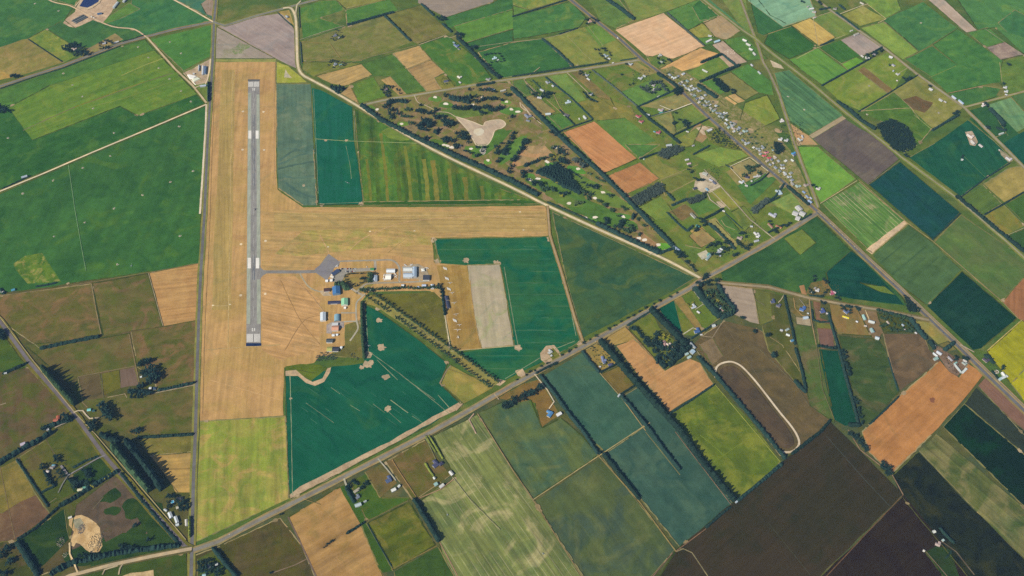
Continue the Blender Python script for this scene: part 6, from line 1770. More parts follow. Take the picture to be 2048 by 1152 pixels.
def slab(vs, fs, quad, th):
    """a sloping sheet with thickness"""
    k = len(vs)
    vs += [tuple(p) for p in quad] + [(p[0], p[1], p[2] - th) for p in quad]
    n = len(quad)
    fs += [tuple(range(k, k + n)), tuple(range(k + 2 * n - 1, k + n - 1, -1))]
    for i in range(n):
        j = (i + 1) % n
        fs.append((k + i, k + n + i, k + n + j, k + j))


def building(a, b, W, h, kind, roofc, label, cat='house', wallc=WHITE, name=None, group=None, pitch=.38, dull=1.0):
    """a and b: ends of the ridge in the picture; W: width across in metres"""
    A, B = G(a[0], a[1], h), G(b[0], b[1], h)
    L = max(4.0, (B - A).length)
    M = (A + B) / 2
    ang = math.atan2((B - A).y, (B - A).x)
    root = empty(name or {'house': 'house', 'shed': 'farm_shed', 'hangar': 'hangar'}.get(cat, cat.replace(' ', '_')), (M.x, M.y, .2), ang)
    l, w = L / 2, W / 2
    wm, rm = paint(wallc, .7, f=.85), paint(roofc, .5, 0, .09, round(dull, 1))
    ov = .45
    vs, fs, rv, rf = [], [], [], []
    if kind == 'flat':
        box(vs, fs, -l, l, -w, w, 0, h)
        slab(rv, rf, [(-l - .3, -w - .3, h + .5), (l + .3, -w - .3, h + .5), (l + .3, w + .3, h + .35), (-l - .3, w + .3, h + .35)], .3)
    elif kind == 'arch':
        n = 10
        k = 0
        ring = [(w * math.cos(math.pi * i / n), h * 1.25 * math.sin(math.pi * i / n)) for i in range(n + 1)]
        for e in (-l, l):
            rv += [(e, y, z) for y, z in ring]
        for i in range(n):
            rf.append((i, i + 1, n + 2 + i, n + 1 + i))
        for e in (-l + .3, l - .3):
            k = len(vs)
            vs += [(e, y * .97, z * .97) for y, z in ring]
            fs.append(tuple(range(k, k + n + 1)))
    else:
        rise = W * pitch * .5
        parts = [(-l, l, 0.0, 0.0, w)]
        box(vs, fs, -l, l, -w, w, 0, h, False)
        if kind == 'hip':
            q = min(l * .8, w)
            for quad in ([(-l - ov, -w - ov, h), (l + ov, -w - ov, h), (l - q, 0, h + rise), (-l + q, 0, h + rise)], [(l + ov, w + ov, h), (-l - ov, w + ov, h), (-l + q, 0, h + rise), (l - q, 0, h + rise)],
                         [(l + ov, -w - ov, h), (l + ov, w + ov, h), (l - q, 0, h + rise)], [(-l - ov, w + ov, h), (-l - ov, -w - ov, h), (-l + q, 0, h + rise)]):
                slab(rv, rf, quad, .22)
        else:
            for e in (-l, l):
                k = len(vs)
                vs += [(e, -w, h), (e, w, h), (e, 0, h + rise)]
                fs.append((k, k + 1, k + 2))
            dz = .12 * 0
            slab(rv, rf, [(-l - ov, -w - ov, h - ov * pitch + .12), (l + ov, -w - ov, h - ov * pitch + .12), (l + ov, 0, h + rise + .12), (-l - ov, 0, h + rise + .12)], .22)
            slab(rv, rf, [(l + ov, w + ov, h - ov * pitch + .12), (-l - ov, w + ov, h - ov * pitch + .12), (-l - ov, 0, h + rise + .12), (l + ov, 0, h + rise + .12)], .22)
        if kind == 'ell':       # a wing at right angles
            x0, x1, y1 = l * .15, l * .15 + W * .8, w + W * .75
            box(vs, fs, x0, x1, w, y1, 0, h, False)
            xm = (x0 + x1) / 2
            r2 = (x1 - x0) * pitch * .5
            k = len(vs)
            vs += [(x0, y1, h), (x1, y1, h), (xm, y1, h + r2)]
            fs.append((k, k + 1, k + 2))
            slab(rv, rf, [(x0 - ov, w * .2, h), (x0 - ov, y1 + ov, h), (xm, y1 + ov, h + r2), (xm, w * .2, h + r2)], .2)
            slab(rv, rf, [(x1 + ov, y1 + ov, h), (x1 + ov, w * .2, h), (xm, w * .2, h + r2), (xm, y1 + ov, h + r2)], .2)
    link_mesh('wall', vs, fs, wm, root)
    link_mesh('roof', rv, rf, rm, root)
    big = cat in ('hangar', 'shed') or W > 12
    glass = paint('#3a4654', .2)
    if kind != 'arch':
        if big:
            bx('sliding_door', (-l * .55, l * .55, -w - .16, -w - .02, 0, h * .86), paint('#c4c8c8' if roofc != '#c4c8c8' else '#9aa4ac', .6), root)
        else:
            bx('door', (-.5, .5, -w - .14, -w - .02, 0, 2.1), paint('#7a5a48', .6), root)
            for x in (-l * .6, l * .55):
                wn = bx('window', (x - .8, x + .8, -w - .1, -w - .02, .9, 2.1), glass, root)
                bx('sill', (x - .9, x + .9, -w - .2, -w - .02, .8, .89), wm, wn)
    if cat == 'house' and L > 9:
        bx('chimney', (l * .3, l * .3 + .8, -.4, .4, h, h + W * pitch * .5 + 1.1), paint(BRICK, .8), root)
    if kind == 'gable' and big:
        bx('ridge_cap', (-l - .5, l + .5, -.35, .35, h + W * pitch * .5 + .05, h + W * pitch * .5 + .24), paint(roofc, .45, 0, .02), root)
    tag(root, label, cat, group, ((a[0] + b[0]) / 2, (a[1] + b[1]) / 2))
    return root


def around(place, rows, cat='house', h=3.2):
    """rows: x0,y0,x1,y1,width,kind,roof"""
    for q in rows.split(';'):
        v = q.strip().split(',')
        x0, y0, x1, y1, W = (float(t) for t in v[:5])
        kind, roof = v[5].strip(), v[6].strip()
        c = cat
        hh = h
        if len(v) > 7:
            c = v[7].strip()
            hh = 4.4 if c == 'shed' else h
        tone = 'long shed' if c == 'shed' and abs(x1 - x0) + abs(y1 - y0) > 9 else c
        mx, my, q_ = (x0 + x1) / 2, (y0 + y1) / 2, .86
        building((mx + (x0 - mx) * q_, my + (y0 - my) * q_), (mx + (x1 - mx) * q_, my + (y1 - my) * q_), W * .82, hh, kind, roof, '%s roofed %s %s' % (hexname(roof), tone, place), c, wallc=rng.choice((WHITE, CREAM, '#c8b8a0', '#dcdcd8')) if c == 'house' else TIN, group='houses and sheds of the district', dull=rng.uniform(.62, .92))


AF = 'airfield hangars and buildings'
for (a, b, W, h, kind, roof, lab, cat, wall) in (
        ((664, 549), (677, 540), 11, 4.5, 'gable', '#46587a', 'slate blue roofed terminal at the corner of the apron', 'terminal', '#e8e0d0'),
        ((661, 552), (667, 555), 5, 3, 'flat', '#efe6d6', 'cream flat roofed annexe beside the terminal', 'annexe', WHITE),
        ((651, 561), (656, 561), 7, 4, 'gable', '#e4e6e8', 'small white hangar left of the pair below the terminal', 'hangar', WHITE),
        ((660, 560), (665, 560), 8, 4, 'gable', '#ece8e0', 'small white hangar right of the pair below the terminal', 'hangar', WHITE),
        ((648, 580), (659, 579), 11, 4.5, 'gable', '#52424a', 'dark brown roofed hangar left of the blue hangar', 'hangar', '#e6d8c8'),
        ((672, 573), (673, 588), 20, 6, 'gable', '#4379ae', 'large bright blue roofed hangar', 'hangar', '#7aa0c0'),
        ((741, 538), (748, 538), 8, 4, 'gable', '#2f9465', 'small vivid green roofed shed at the end of the car park', 'shed', '#d8d4c8'),
        ((750, 551), (750, 562), 12, 4.5, 'gable', '#b9c8d8', 'pale grey hangar beside the trees', 'hangar', '#c8ccd0'),
        ((773, 541), (790, 541), 12, 5, 'gable', '#dbe2e8', 'wide white hangar behind the cream hangar', 'hangar', '#d8dcdc'),
        ((771, 553), (782, 553), 18, 5.5, 'gable', '#f4f0e4', 'bright cream hangar with parked aircraft', 'hangar', WHITE),
        ((807, 538), (825, 538), 13, 6, 'gable', '#d0d6d4', 'northern bay of the big three bay workshop hangar', 'hangar', '#c8ccd0'),
        ((807, 550), (825, 550), 15, 6, 'gable', '#b8c6d4', 'southern bay of the big three bay workshop hangar', 'hangar', '#c8ccd0'),
        ((829, 534), (829, 553), 11, 6.6, 'gable', '#a4b8cc', 'eastern bay of the big three bay workshop hangar', 'hangar', '#b8c0c8'),
        ((843, 540), (849, 539), 9, 4, 'hip', '#e8e8de', 'small white pyramid roofed building by the workshop', 'building', WHITE),
        ((846, 555), (859, 555), 17, 5, 'flat', '#4a5260', 'dark slatted roof building with white walls', 'building', '#ece6d8'),
        ((803, 571), (808, 571), 8, 4, 'gable', '#e4e8ec', 'small white shed in the middle of the tree row', 'shed', WHITE),
        ((834, 575), (838, 574), 6, 3.5, 'gable', '#b8ccea', 'first small blue grey shed in the tree row', 'shed', WHITE),
        ((844, 571), (852, 571), 8, 4, 'gable', '#c8d6ee', 'larger pale blue shed in the tree row', 'shed', WHITE),
        ((864, 569), (865, 577), 8, 4, 'gable', '#cddaec', 'pale blue shed at the eastern end of the tree row', 'shed', WHITE),
        ((738, 581), (741, 580), 5, 3.5, 'gable', '#f0ece4', 'tiny white hut at the western end of the tree row', 'hut', WHITE),
        ((656, 605), (680, 604), 9, 3.6, 'gable', '#3c4664', 'long low dark navy shed', 'shed', '#6a7080'),
        ((689, 597), (689, 610), 17, 5.5, 'gable', '#8fcea4', 'mint green roofed hangar with white front', 'hangar', '#f0ece0'),
        ((688, 615), (692, 615), 6, 3.4, 'gable', '#f2efe8', 'small white lean to below the mint green hangar', 'shed', WHITE),
        ((646, 625), (646, 641), 14, 5.5, 'gable', '#cdd8e0', 'white and grey hangar standing at the grass edge', 'hangar', WHITE),
        ((674, 628), (674, 641), 16, 5, 'arch', '#7fa8ba', 'arched blue grey hangar', 'hangar', '#8aa0a8'),
        ((664, 656), (677, 656), 15, 5.5, 'gable', '#d49a7e', 'salmon pink roofed hangar', 'hangar', '#e4d8cc'),
        ((664, 649), (676, 648), 8, 4.4, 'flat', '#cfd2d4', 'pale grey annexe on the north of the pink hangar', 'annexe', '#d8d4cc'),
        ((664, 670), (669, 670), 6, 3.4, 'gable', '#dfe6ea', 'left of two small white sheds below the pink hangar', 'shed', WHITE),
        ((672, 669), (676, 669), 5, 3.4, 'gable', '#dfe6ea', 'right of two small white sheds below the pink hangar', 'shed', WHITE),
        ((653, 681), (665, 681), 11, 5, 'gable', '#4d5a64', 'dark slate roofed hangar with white walls', 'hangar', '#f0ece4'),
        ((654, 698), (664, 698), 13, 5, 'gable', '#b0ae5c', 'olive yellow roofed hangar, last to the south', 'hangar', '#ece4cc'),
        ((665, 698), (677, 698), 13, 4.6, 'gable', '#3e4658', 'dark roofed hangar joined to the olive one', 'hangar', '#ece4cc'),
        ((892, 592), (894, 600), 8, 3.6, 'gable', '#48516a', 'upper dark shed of the gliding club', 'shed', '#b8b4ac'),
        ((894, 602), (897, 616), 7, 3.6, 'gable', '#48516a', 'lower dark long shed of the gliding club', 'shed', '#d8d4cc')):
    building(a, b, W, h, kind, roof, lab, cat, wall, group=AF)

around('at the dairy yard', '194,28,204,26,12,gable,#5e82ac; 226,16,236,3,9,gable,#e6efee,shed; 246,4,252,-4,9,gable,#e6efee,shed')
around('south of the dairy', '144,96,150,100,8,ell,#c8b4a8; 153,104,158,103,6,gable,#d0d0d0; 150,92,155,94,6,gable,#b0b4b8')
around('by the north western road', '204,87,212,86,8,ell,#c0c4cc; 226,86,238,82,6,gable,#eeeee8,shed')
around('at the silo yard by the western road', '397,142,398,129,7,arch,#e0e8ea,shed; 405,150,406,130,6,gable,#d8dce0,shed; 410,149,411,131,7,gable,#7690b4,shed; 385,147,389,146,7,arch,#eef2f2,shed; 399,172,413,170,8,gable,#cbdbea,shed')
around('beside the white farm track', '42,355,55,351,9,gable,#cfdcea,shed')
around('at the left edge', '0,582,8,584,7,gable,#eae6e2; 22,581,30,578,8,gable,#55b0d2')
around('in the small straw paddock', '572,31,576,35,9,gable,#cfdbdf')
around('beside the upper part of the gravel road', '666,72,674,70,8,ell,#7a7f8e; 676,76,680,74,6,gable,#c8c8c4; 667,131,674,127,8,ell,#8a96a4; 678,130,684,128,6,gable,#9ad0c8')
around('west of the golf gate', '768,180,776,178,8,ell,#8a7a80; 774,188,778,190,6,gable,#a09a94')
around('with pale drives above the golf course', '887,163,897,161,9,hip,#6a7090; 915,152,921,156,8,ell,#e4e0d2; 918,163,922,166,6,gable,#dcdcd8; 972,157,980,160,8,ell,#a0a0a0')
around('beside the broken tree line', '908,88,916,94,9,ell,#6a80a8; 906,84,910,86,6,gable,#a8d0dc; 916,96,920,98,6,gable,#5a6888; 984,118,994,115,8,ell,#b8dae4; 994,120,998,119,5,gable,#dfe3e3')
around('by the highway north of the crossroad', '1176,44,1184,42,9,ell,#d4a890; 1188,40,1192,39,5,gable,#c89080; 1208,108,1214,114,8,ell,#b8ccd4; 1216,116,1221,118,7,gable,#d8e0e4; 1224,126,1228,125,5,gable,#eaeae4')
around('in the cottage row east of the golf course', '1092,162,1097,167,8,ell,#b4bcc6; 1080,178,1088,182,9,gable,#d6dce2; 1104,170,1108,173,7,gable,#e2e4e4; 1074,194,1084,196,8,ell,#cfd4da; 1130,206,1142,203,9,ell,#bfd4de; 1090,228,1102,227,9,gable,#d0dce0,shed; 1128,228,1138,232,12,hip,#74747a; 1167,231,1173,238,8,gable,#d0d4d0,shed; 1170,148,1176,152,7,ell,#b0bcc4; 1174,156,1180,160,6,gable,#d0d4d4; 1176,186,1184,190,8,ell,#b8c0c4; 1160,239,1158,236,5,gable,#c8c4b8')
around('beside the side road west of the village', '1272,230,1280,235,9,ell,#c0606c; 1278,241,1285,245,8,ell,#c46a74; 1312,264,1320,266,9,ell,#c86878; 1307,262,1311,264,5,gable,#6ac0c8; 1316,218,1326,222,9,ell,#e2cdd0; 1318,226,1326,224,6,gable,#5ac8c0; 1292,228,1300,230,7,gable,#d2d8dc,shed; 1314,194,1320,191,4,gable,#dcdcdc')
around('at the highway bend before the village', '1276,155,1284,158,9,ell,#d8dee0; 1286,150,1292,153,7,gable,#c8d0d0; 1256,126,1264,130,8,ell,#ccd4d6; 1316,112,1324,110,8,ell,#c2c8c0; 1320,122,1326,124,6,gable,#b0b8b4; 1302,168,1310,172,7,ell,#b8b4b4; 1304,181,1312,179,8,ell,#c0b8b8')
around('north of the village', '1412,84,1424,78,8,gable,#ece4e0,shed; 1416,70,1424,72,6,gable,#d8d4cc,shed; 1428,84,1440,80,9,gable,#b4dcea,shed; 1404,138,1416,144,4,gable,#e4e2da,shed')
around('at the railway sheds', '1485,78,1494,82,7,gable,#eeeae0,shed; 1492,86,1502,91,7,gable,#ece6dc,shed; 1498,96,1506,100,7,gable,#e8e4dc,shed; 1506,104,1512,110,6,gable,#dcd8d0,shed; 1502,128,1506,132,7,gable,#c8ccd4; 1516,142,1522,148,6,gable,#ccd4dc')
around('opposite the village by the highway', '1414,262,1424,258,9,gable,#dcdee0,shed; 1389,290,1384,292,5,gable,#c8c8cc')
around('at the golf club', '1050,228,1058,236,12,ell,#a2acbe; 1052,240,1060,242,8,gable,#8a94a4; 975,176,990,180,8,gable,#a8c8dc,shed; 1000,182,1012,179,5,gable,#d8d4c8,shed')
around('at the top edge', '1618,18,1628,16,8,gable,#e6e6e2,shed; 1624,23,1632,25,7,ell,#d8d4d0; 1614,14,1618,12,5,gable,#dcdcdc; 1666,16,1674,18,8,ell,#a09a90; 1626,36,1632,34,7,gable,#d4cebe; 1720,4,1728,8,6,gable,#cfc6b6')
around('at the mauve paddock', '1708,70,1718,66,9,gable,#c8c0b0,shed; 1730,114,1740,116,10,gable,#e4e0da,shed; 1722,110,1728,114,6,gable,#d8d4cc; 1744,106,1752,110,8,ell,#a8a4ac; 1700,62,1706,60,5,gable,#d4d0c8')
around('beside the upper right road', '1778,112,1786,115,9,gable,#dcdcdc,shed; 1784,128,1790,132,9,hip,#a8a8b4; 1792,146,1798,150,7,ell,#d0d4d4; 1793,160,1796,162,5,gable,#e8e0d8; 1858,176,1866,180,9,gable,#f0ece8,shed; 1878,197,1886,202,7,gable,#c8c8c8,shed; 1904,191,1913,198,7,gable,#bccbe0,shed; 1917,199,1928,208,7,gable,#a8c0dc,shed; 1888,202,1893,205,5,gable,#e0e0e0')
around('at the right edge homestead', '2006,174,2014,176,8,ell,#e2e4e8; 2008,182,2016,184,8,ell,#d6dadc; 2010,188,2015,190,6,gable,#d0d4d8; 1964,212,1972,208,8,ell,#ecdcdc')
around('in the dark green fields at right', '1934,268,1946,276,10,ell,#e2d2c8; 1942,280,1950,288,8,gable,#ded4cc,shed; 1970,252,1974,256,6,gable,#c0c8c4; 1998,268,2008,265,5,gable,#d4e0d4,shed; 2012,314,2022,321,9,ell,#d2ccd0; 1958,288,1966,294,8,gable,#d8ccc8; 1922,318,1927,319,4,gable,#d4e0d8,shed; 1998,299,2000,301,4,gable,#e4e0d8')
around('at the railway line', '1560,243,1568,241,9,ell,#e2dad4; 1556,278,1564,280,9,ell,#dcdcd8; 1568,280,1576,282,8,ell,#e0e2e2; 1596,276,1602,282,8,ell,#d2d8d4; 1604,270,1606,276,6,gable,#cdd0d0; 1583,306,1588,308,9,ell,#4a9ad0; 1586,311,1592,308,7,gable,#6a7294; 1582,318,1588,322,5,gable,#d8dcd0,shed; 1632,376,1640,379,8,ell,#cfcac8; 1608,368,1614,372,9,ell,#a89890')
around('opposite the village by the junction', '1551,380,1558,384,8,ell,#b6ccd4; 1556,388,1564,386,10,ell,#bcd4e0; 1537,426,1552,434,11,ell,#c2c6d2; 1551,450,1564,456,7,gable,#c08058; 1536,446,1546,456,7,gable,#a87866')
around('at the sheds on the junction', '1605,382,1611,386,8,gable,#84a4cc; 1612,390,1618,396,7,gable,#9ab0d0; 1616,400,1624,406,10,gable,#a8c0e0,shed; 1608,394,1612,396,4,gable,#e2d478; 1620,394,1624,398,6,gable,#c4ccd8')
for (a, b, lab) in (((1594, 412), (1602, 420), 'north block of the white roofed hall at the junction'), ((1586, 424), (1596, 428), 'west block of the white roofed hall at the junction'), ((1600, 424), (1610, 429), 'east block of the white roofed hall at the junction'), ((1592, 434), (1600, 437), 'south block of the white roofed hall at the junction')):
    building(a, b, 14, 5, 'gable', '#dedcd8', lab, 'hall', WHITE, group='white hall at the junction', pitch=.2, dull=.7)
around('around the quarry yard', '1370,320,1378,318,7,gable,#e0dcdc; 1374,328,1382,326,7,gable,#e8c0c8; 1332,291,1344,289,9,gable,#d4dce2,shed; 1405,345,1415,349,10,flat,#cfd0c0,shed; 1418,358,1426,362,8,gable,#d2d2de; 1426,363,1432,368,9,hip,#66708a; 1386,378,1394,375,9,hip,#5e6a7e; 1412,376,1417,382,8,gable,#84b0c8; 1372,262,1378,264,5,gable,#d8dcd8')
around('in the white track square', '1490,353,1499,355,11,hip,#525872; 1506,354,1522,351,6,ell,#e6e2e4; 1478,362,1486,366,9,ell,#dce2e6; 1490,370,1496,372,7,gable,#dadada; 1502,361,1505,363,6,gable,#d8d8d8')
around('east of the golf course', '1445,421,1450,423,5,gable,#eceeec; 1392,450,1400,454,8,gable,#5cb8b0,shed; 1346,492,1360,502,10,gable,#b0c4dc,shed; 1381,425,1392,436,8,flat,#a09c8c,shed; 1412,520,1422,508,8,ell,#b4d4d4; 1414,512,1419,506,6,gable,#5ac0b8; 1434,506,1442,502,8,ell,#d0d8e4; 1440,496,1446,500,8,ell,#cdd4d4; 1438,510,1442,512,6,gable,#d2d8dc')
around('north of the main road near the village', '1474,474,1484,478,8,ell,#d8c0b4; 1500,452,1506,453,7,gable,#d6dcdc; 1508,464,1514,470,8,ell,#e8e6e2; 1512,472,1518,474,8,ell,#e2e0de; 1508,483,1518,480,7,gable,#d0d6e0')
around('in the bare soil by the main road', '1096,707,1104,702,8,ell,#e0e4e0; 1101,712,1104,710,5,gable,#dce0e0')
around('in the round garden', '1204,712,1207,724,8,ell,#8896c0; 1206,726,1212,724,7,gable,#7888b0; 1216,731,1226,728,9,hip,#565c80; 1198,733,1202,733,4,gable,#e8ecec')
around('in the bare paddock below the main road', '1096,834,1104,823,11,ell,#5a9ad2; 1113,831,1123,825,9,gable,#f2f0ee,shed')
around('in the parkland garden', '1328,681,1331,692,8,gable,#cfa49e; 1332,687,1340,691,7,ell,#e6d0c0; 1340,694,1346,696,6,gable,#d8c4b0')
around('beside the small teal field', '1382,616,1392,612,9,ell,#ced6de; 1394,622,1400,626,6,gable,#e6e8e8; 1388,664,1400,662,11,ell,#557fc0; 1400,669,1405,669,4,gable,#ece8e4')
around('at the stable yard', '1380,684,1392,697,6,gable,#b2bec6,shed; 1382,706,1388,700,13,gable,#b4d0e2,shed; 1370,709,1377,706,7,gable,#bcdcd8,shed; 1375,716,1382,712,7,gable,#bcdcd8,shed; 1424,652,1431,650,9,gable,#dce2e2,shed')
around('in the walled garden', '1430,613,1438,617,10,ell,#54789a; 1438,612,1442,617,7,gable,#cde0e2; 1444,618,1450,626,6,gable,#b4948a')
around('on the oval drive south of the side road', '1541,604,1550,603,9,ell,#55658a; 1552,610,1560,613,8,ell,#6a6e86')
around('on the strip sections south of the side road', '1599,617,1608,620,12,ell,#5278b6; 1614,626,1618,627,5,gable,#dce6e6; 1606,636,1617,634,9,gable,#c0d4e4,shed; 1640,624,1650,622,10,ell,#5064a0; 1652,626,1656,627,6,gable,#c8c4c4; 1687,620,1696,627,8,ell,#6478a0; 1726,629,1731,640,8,gable,#b0e0d8,shed; 1736,641,1750,645,9,gable,#dce2de,shed; 1742,656,1747,665,10,gable,#b0d8d4,shed; 1750,674,1759,677,10,gable,#cad8de,shed; 1712,642,1716,644,6,gable,#eceef0; 1728,651,1734,652,5,gable,#e6d8cc')
building((1685, 632), (1698, 636), 5, 3.2, 'gable', '#e0cc20', 'bright yellow roofed long shed beside a blue roofed bungalow', 'shed', '#d0c040', group='houses and sheds of the district')
around('beside the hedged strips', '1560,659,1566,661,7,gable,#c8ccd0; 1571,661,1578,657,6,gable,#c8e0dc; 1572,668,1580,671,7,gable,#e6ecea; 1581,682,1588,680,7,gable,#58a0d0')
around('north of the side road', '1630,580,1638,582,7,ell,#dedede; 1660,588,1668,586,8,ell,#c46080; 1666,583,1672,586,7,gable,#ccb4b4; 1628,577,1632,575,5,gable,#d0c8c4; 1620,583,1624,584,5,gable,#d8dcd0')
around('in the bush garden', '1774,642,1778,648,6,gable,#c8b8a8; 1804,648,1808,652,6,gable,#b4c8d8; 1792,660,1796,662,5,gable,#e4e4e0; 1830,664,1834,667,5,gable,#dcdcdc; 1808,658,1812,660,5,gable,#d0c4bc')
around('at the white sheds by the highway', '1866,692,1871,691,8,gable,#f4f4ec,shed; 1873,702,1884,709,9,gable,#cfd4dc,shed; 1866,705,1876,713,5,gable,#dce0e0,shed; 1868,719,1876,715,9,gable,#b4dcd0,shed')
around('at the scrap yard', '1908,726,1924,746,5,gable,#d2dcd8,shed; 1924,746,1934,736,6,gable,#dee6e2,shed; 1924,724,1932,730,7,ell,#b8c8c0; 1896,712,1906,722,5,gable,#a8a0a8,shed; 1926,719,1934,723,4,gable,#d8d0c8,shed; 1908,728,1914,724,4,gable,#a4d8cc,shed')
around('beside the rapeseed field', '1966,716,1976,724,9,ell,#6a6478; 2004,744,2010,752,8,gable,#eeeee6,shed; 2002,757,2012,752,7,gable,#d6e0e0,shed; 1998,760,2003,756,7,gable,#bcdce0,shed; 2012,750,2016,754,5,gable,#e4e8e4')
around('at the lower right homestead', '1866,1064,1871,1062,7,gable,#eef0e4,shed; 1870,1087,1880,1091,8,ell,#ccb4ac; 1884,1082,1888,1079,5,gable,#b8d0cc; 1846,1100,1850,1102,5,gable,#d8d0c4,shed')
around('by the south western road', '106,841,117,839,11,ell,#c46c52; 174,820,182,819,8,gable,#7cd8d4; 184,822,190,821,6,hip,#2f6a70; 120,843,124,842,5,gable,#dce4ec; 93,859,98,858,6,gable,#e4e8e8; 8,746,14,745,6,gable,#e0e8ec; 40,890,51,886,10,gable,#dccde0,shed; 64,886,68,882,5,gable,#d0d0d0')
around('in the western farmhouse grove', '298,776,303,776,7,gable,#e6eaea; 306,777,312,776,9,hip,#4a6484; 280,754,284,753,5,gable,#dce4e4')
around('around the courtyard in the south west', '100,934,107,936,7,ell,#b0a4a0; 104,930,110,931,6,gable,#60a0b8; 92,941,98,944,6,gable,#d4c8c0')
around('in the yellow bush garden', '154,980,166,978,7,gable,#e0dab0; 165,976,172,974,7,gable,#70b8a0')
around('beside the western road near the southern crossroads', '352,998,366,996,9,hip,#3a4858; 338,1024,343,1036,9,gable,#e8eef2,shed; 350,1032,355,1046,8,gable,#dfe7ec,shed; 351,1050,358,1048,6,gable,#d6e0e2,shed; 372,1038,373,1052,6,gable,#ece8e0,shed; 328,1018,334,1022,5,gable,#d4dcdc; 352,1016,357,1014,7,gable,#e4dcc4')
around('beside the quarry', '136,1036,144,1033,5,gable,#eae4d4,shed')
around('below the southern crossroads', '404,1151,412,1149,6,gable,#b0dce2; 414,1138,420,1132,7,ell,#dcd4cc; 430,1130,436,1128,6,gable,#d8dcd8')
around('in the first section south of the main road', '707,985,720,976,7,gable,#cdc4ac; 712,997,719,992,7,ell,#96a4b4; 709,1012,723,1007,9,gable,#cfe0e2,shed; 727,1004,733,1001,4,gable,#c8d4d4,shed')
around('in the second section south of the main road', '771,964,783,958,11,ell,#6276a0; 782,982,792,977,8,gable,#f0f0ea,shed; 796,974,800,970,6,gable,#eceee8,shed')
around('in the third section south of the main road', '866,934,876,926,12,ell,#545a7c; 878,930,886,924,9,hip,#545a7c; 899,942,906,950,8,gable,#f0efe8,shed; 868,970,875,966,9,gable,#b0dcd4,shed; 879,975,888,968,8,gable,#efeee8,shed; 867,954,870,958,5,gable,#e8ece4,shed')
around('at the meeting of two hedges', '1236,793,1240,788,4,gable,#d2dce0,shed; 1471,1005,1475,1002,4,gable,#c8dcea,shed')
# village
VIL = 'houses of the village along the highway'
V1 = '410,225 590,155 500,195 570,300 660,280 735,248 530,330 610,360 730,370 650,405 705,440 780,415 860,455 740,520 790,545 890,575 830,595 980,530 870,660 1000,648 1060,700 1170,720 970,715 1080,762 1110,806 1150,785 1190,850 1270,870 1325,850 1290,930 1360,970 1350,1040 1440,1020 1500,1050 1400,1100 1470,1118 1590,1110 350,170 930,590 1230,905'
V2 = '40,40 25,68 95,118 125,150 165,128 55,100 150,232 215,262 272,315 312,330 342,352 352,388 465,512 500,496 495,345 520,435 528,545 594,520 596,556 574,592 635,625 672,655 715,690 722,742 774,762 430,470 480,455 560,470 640,470 700,610 45,130 185,275 380,320'
vpts = [(1300 + x / 8.86, 130 + y / 8.86) for x, y in P(V1)] + [(1460 + x / 5.76, 240 + y / 5.76) for x, y in P(V2)]
VR = ['#dfe4e4', '#c4ccd2', '#a9b2be', '#c2beb6', '#a4c0bc', '#cdbfb2', '#8f99aa', '#b4bec4', '#e8e8e2', '#a8b2ae']
for i, (x, y) in enumerate(vpts):
    al = (1, .82) if rng.random() < .55 else (1, -.62)
    s = rng.uniform(1.9, 3.2)
    roof = VR[i % len(VR)]
    d = (x - 1354) * .60 - (y - 175) * .80        # distance back from the highway in the picture
    back = 'fronting the highway' if d < 14 else 'in the middle row' if d < 30 else 'on the back lane'
    part = 'northern' if x < 1440 else 'middle' if x < 1500 else 'southern'
    building((x - al[0] * s * .8, y - al[1] * s * .8), (x + al[0] * s * .8, y + al[1] * s * .8), rng.uniform(6, 8), 3.1, rng.choice(('gable', 'ell', 'hip', 'ell')), roof,
             '%s roofed %s village house %s' % (hexname(roof), part, back), 'house', rng.choice((WHITE, CREAM, '#c8b8a0')), group=VIL, dull=rng.uniform(.6, .95))
for (x, y, c) in ((1527, 311.5, '#d8606a'), (1531.5, 305, '#d08088'), (1536.5, 315.8, '#cc5868')):
    building((x - 1.7, y - 1.2), (x + 1.7, y + 1.2), 6.5, 3.2, 'ell', c, 'bright red roofed house in the village', 'house', WHITE, group=VIL)

# ---------------------------------------------------------------- silage, tanks, stock


def lump(name, poly, h, mat, label, cat, group=None):
    """low mound with sloping sides over a picture outline"""
    pp = P(poly)
    gp = [G(*p) for p in pp]
    c = sum(gp, Vector()) / len(gp)
    n = len(gp)
    vs = [((g.x - c.x), (g.y - c.y), 0) for g in gp] + [((g.x - c.x) * .82, (g.y - c.y) * .82, h * rng.uniform(.85, 1.1)) for g in gp] + [(0, 0, h * 1.1)]
    fs = [(i, (i + 1) % n, n + (i + 1) % n, n + i) for i in range(n)] + [(n + i, n + (i + 1) % n, 2 * n) for i in range(n)]
    o = link_mesh(name, vs, fs, mat, loc=(c.x, c.y, .25))
    tag(o, label, cat, group, (pp[0][0], pp[0][1]))
    return o


for q, s_ in enumerate(('142.5,42 168,29 170,31 144.5,44', '146,44 172,31 174,33 148,46', '150,46 175,33 177,35 152,48')):
    lump('silage_clamp', s_, 2.2, paint(('#5a6264', '#687072', '#5c6668')[q], .6), 'long grey silage clamp on the sandy dairy yard', 'silage clamp', 'silage clamps at the dairy')
lump('silage_clamp', '374,150 378,149 394,153 388,158 380,159', 2.5, paint('#f2eee4', .6), 'white sheeted silage stack by the western road', 'silage clamp')
lump('silage_clamp', '384,159 396,155 402,158 388,165', 2.5, paint('#dfe2c8', .6), 'pale green sheeted silage stack by the western road', 'silage clamp')
lump('silage_clamp', '382,160 385,160 392,170 390,170', 1.6, paint('#ece4d0', .6), 'narrow cream sheeted silage stack by the western road', 'silage clamp')


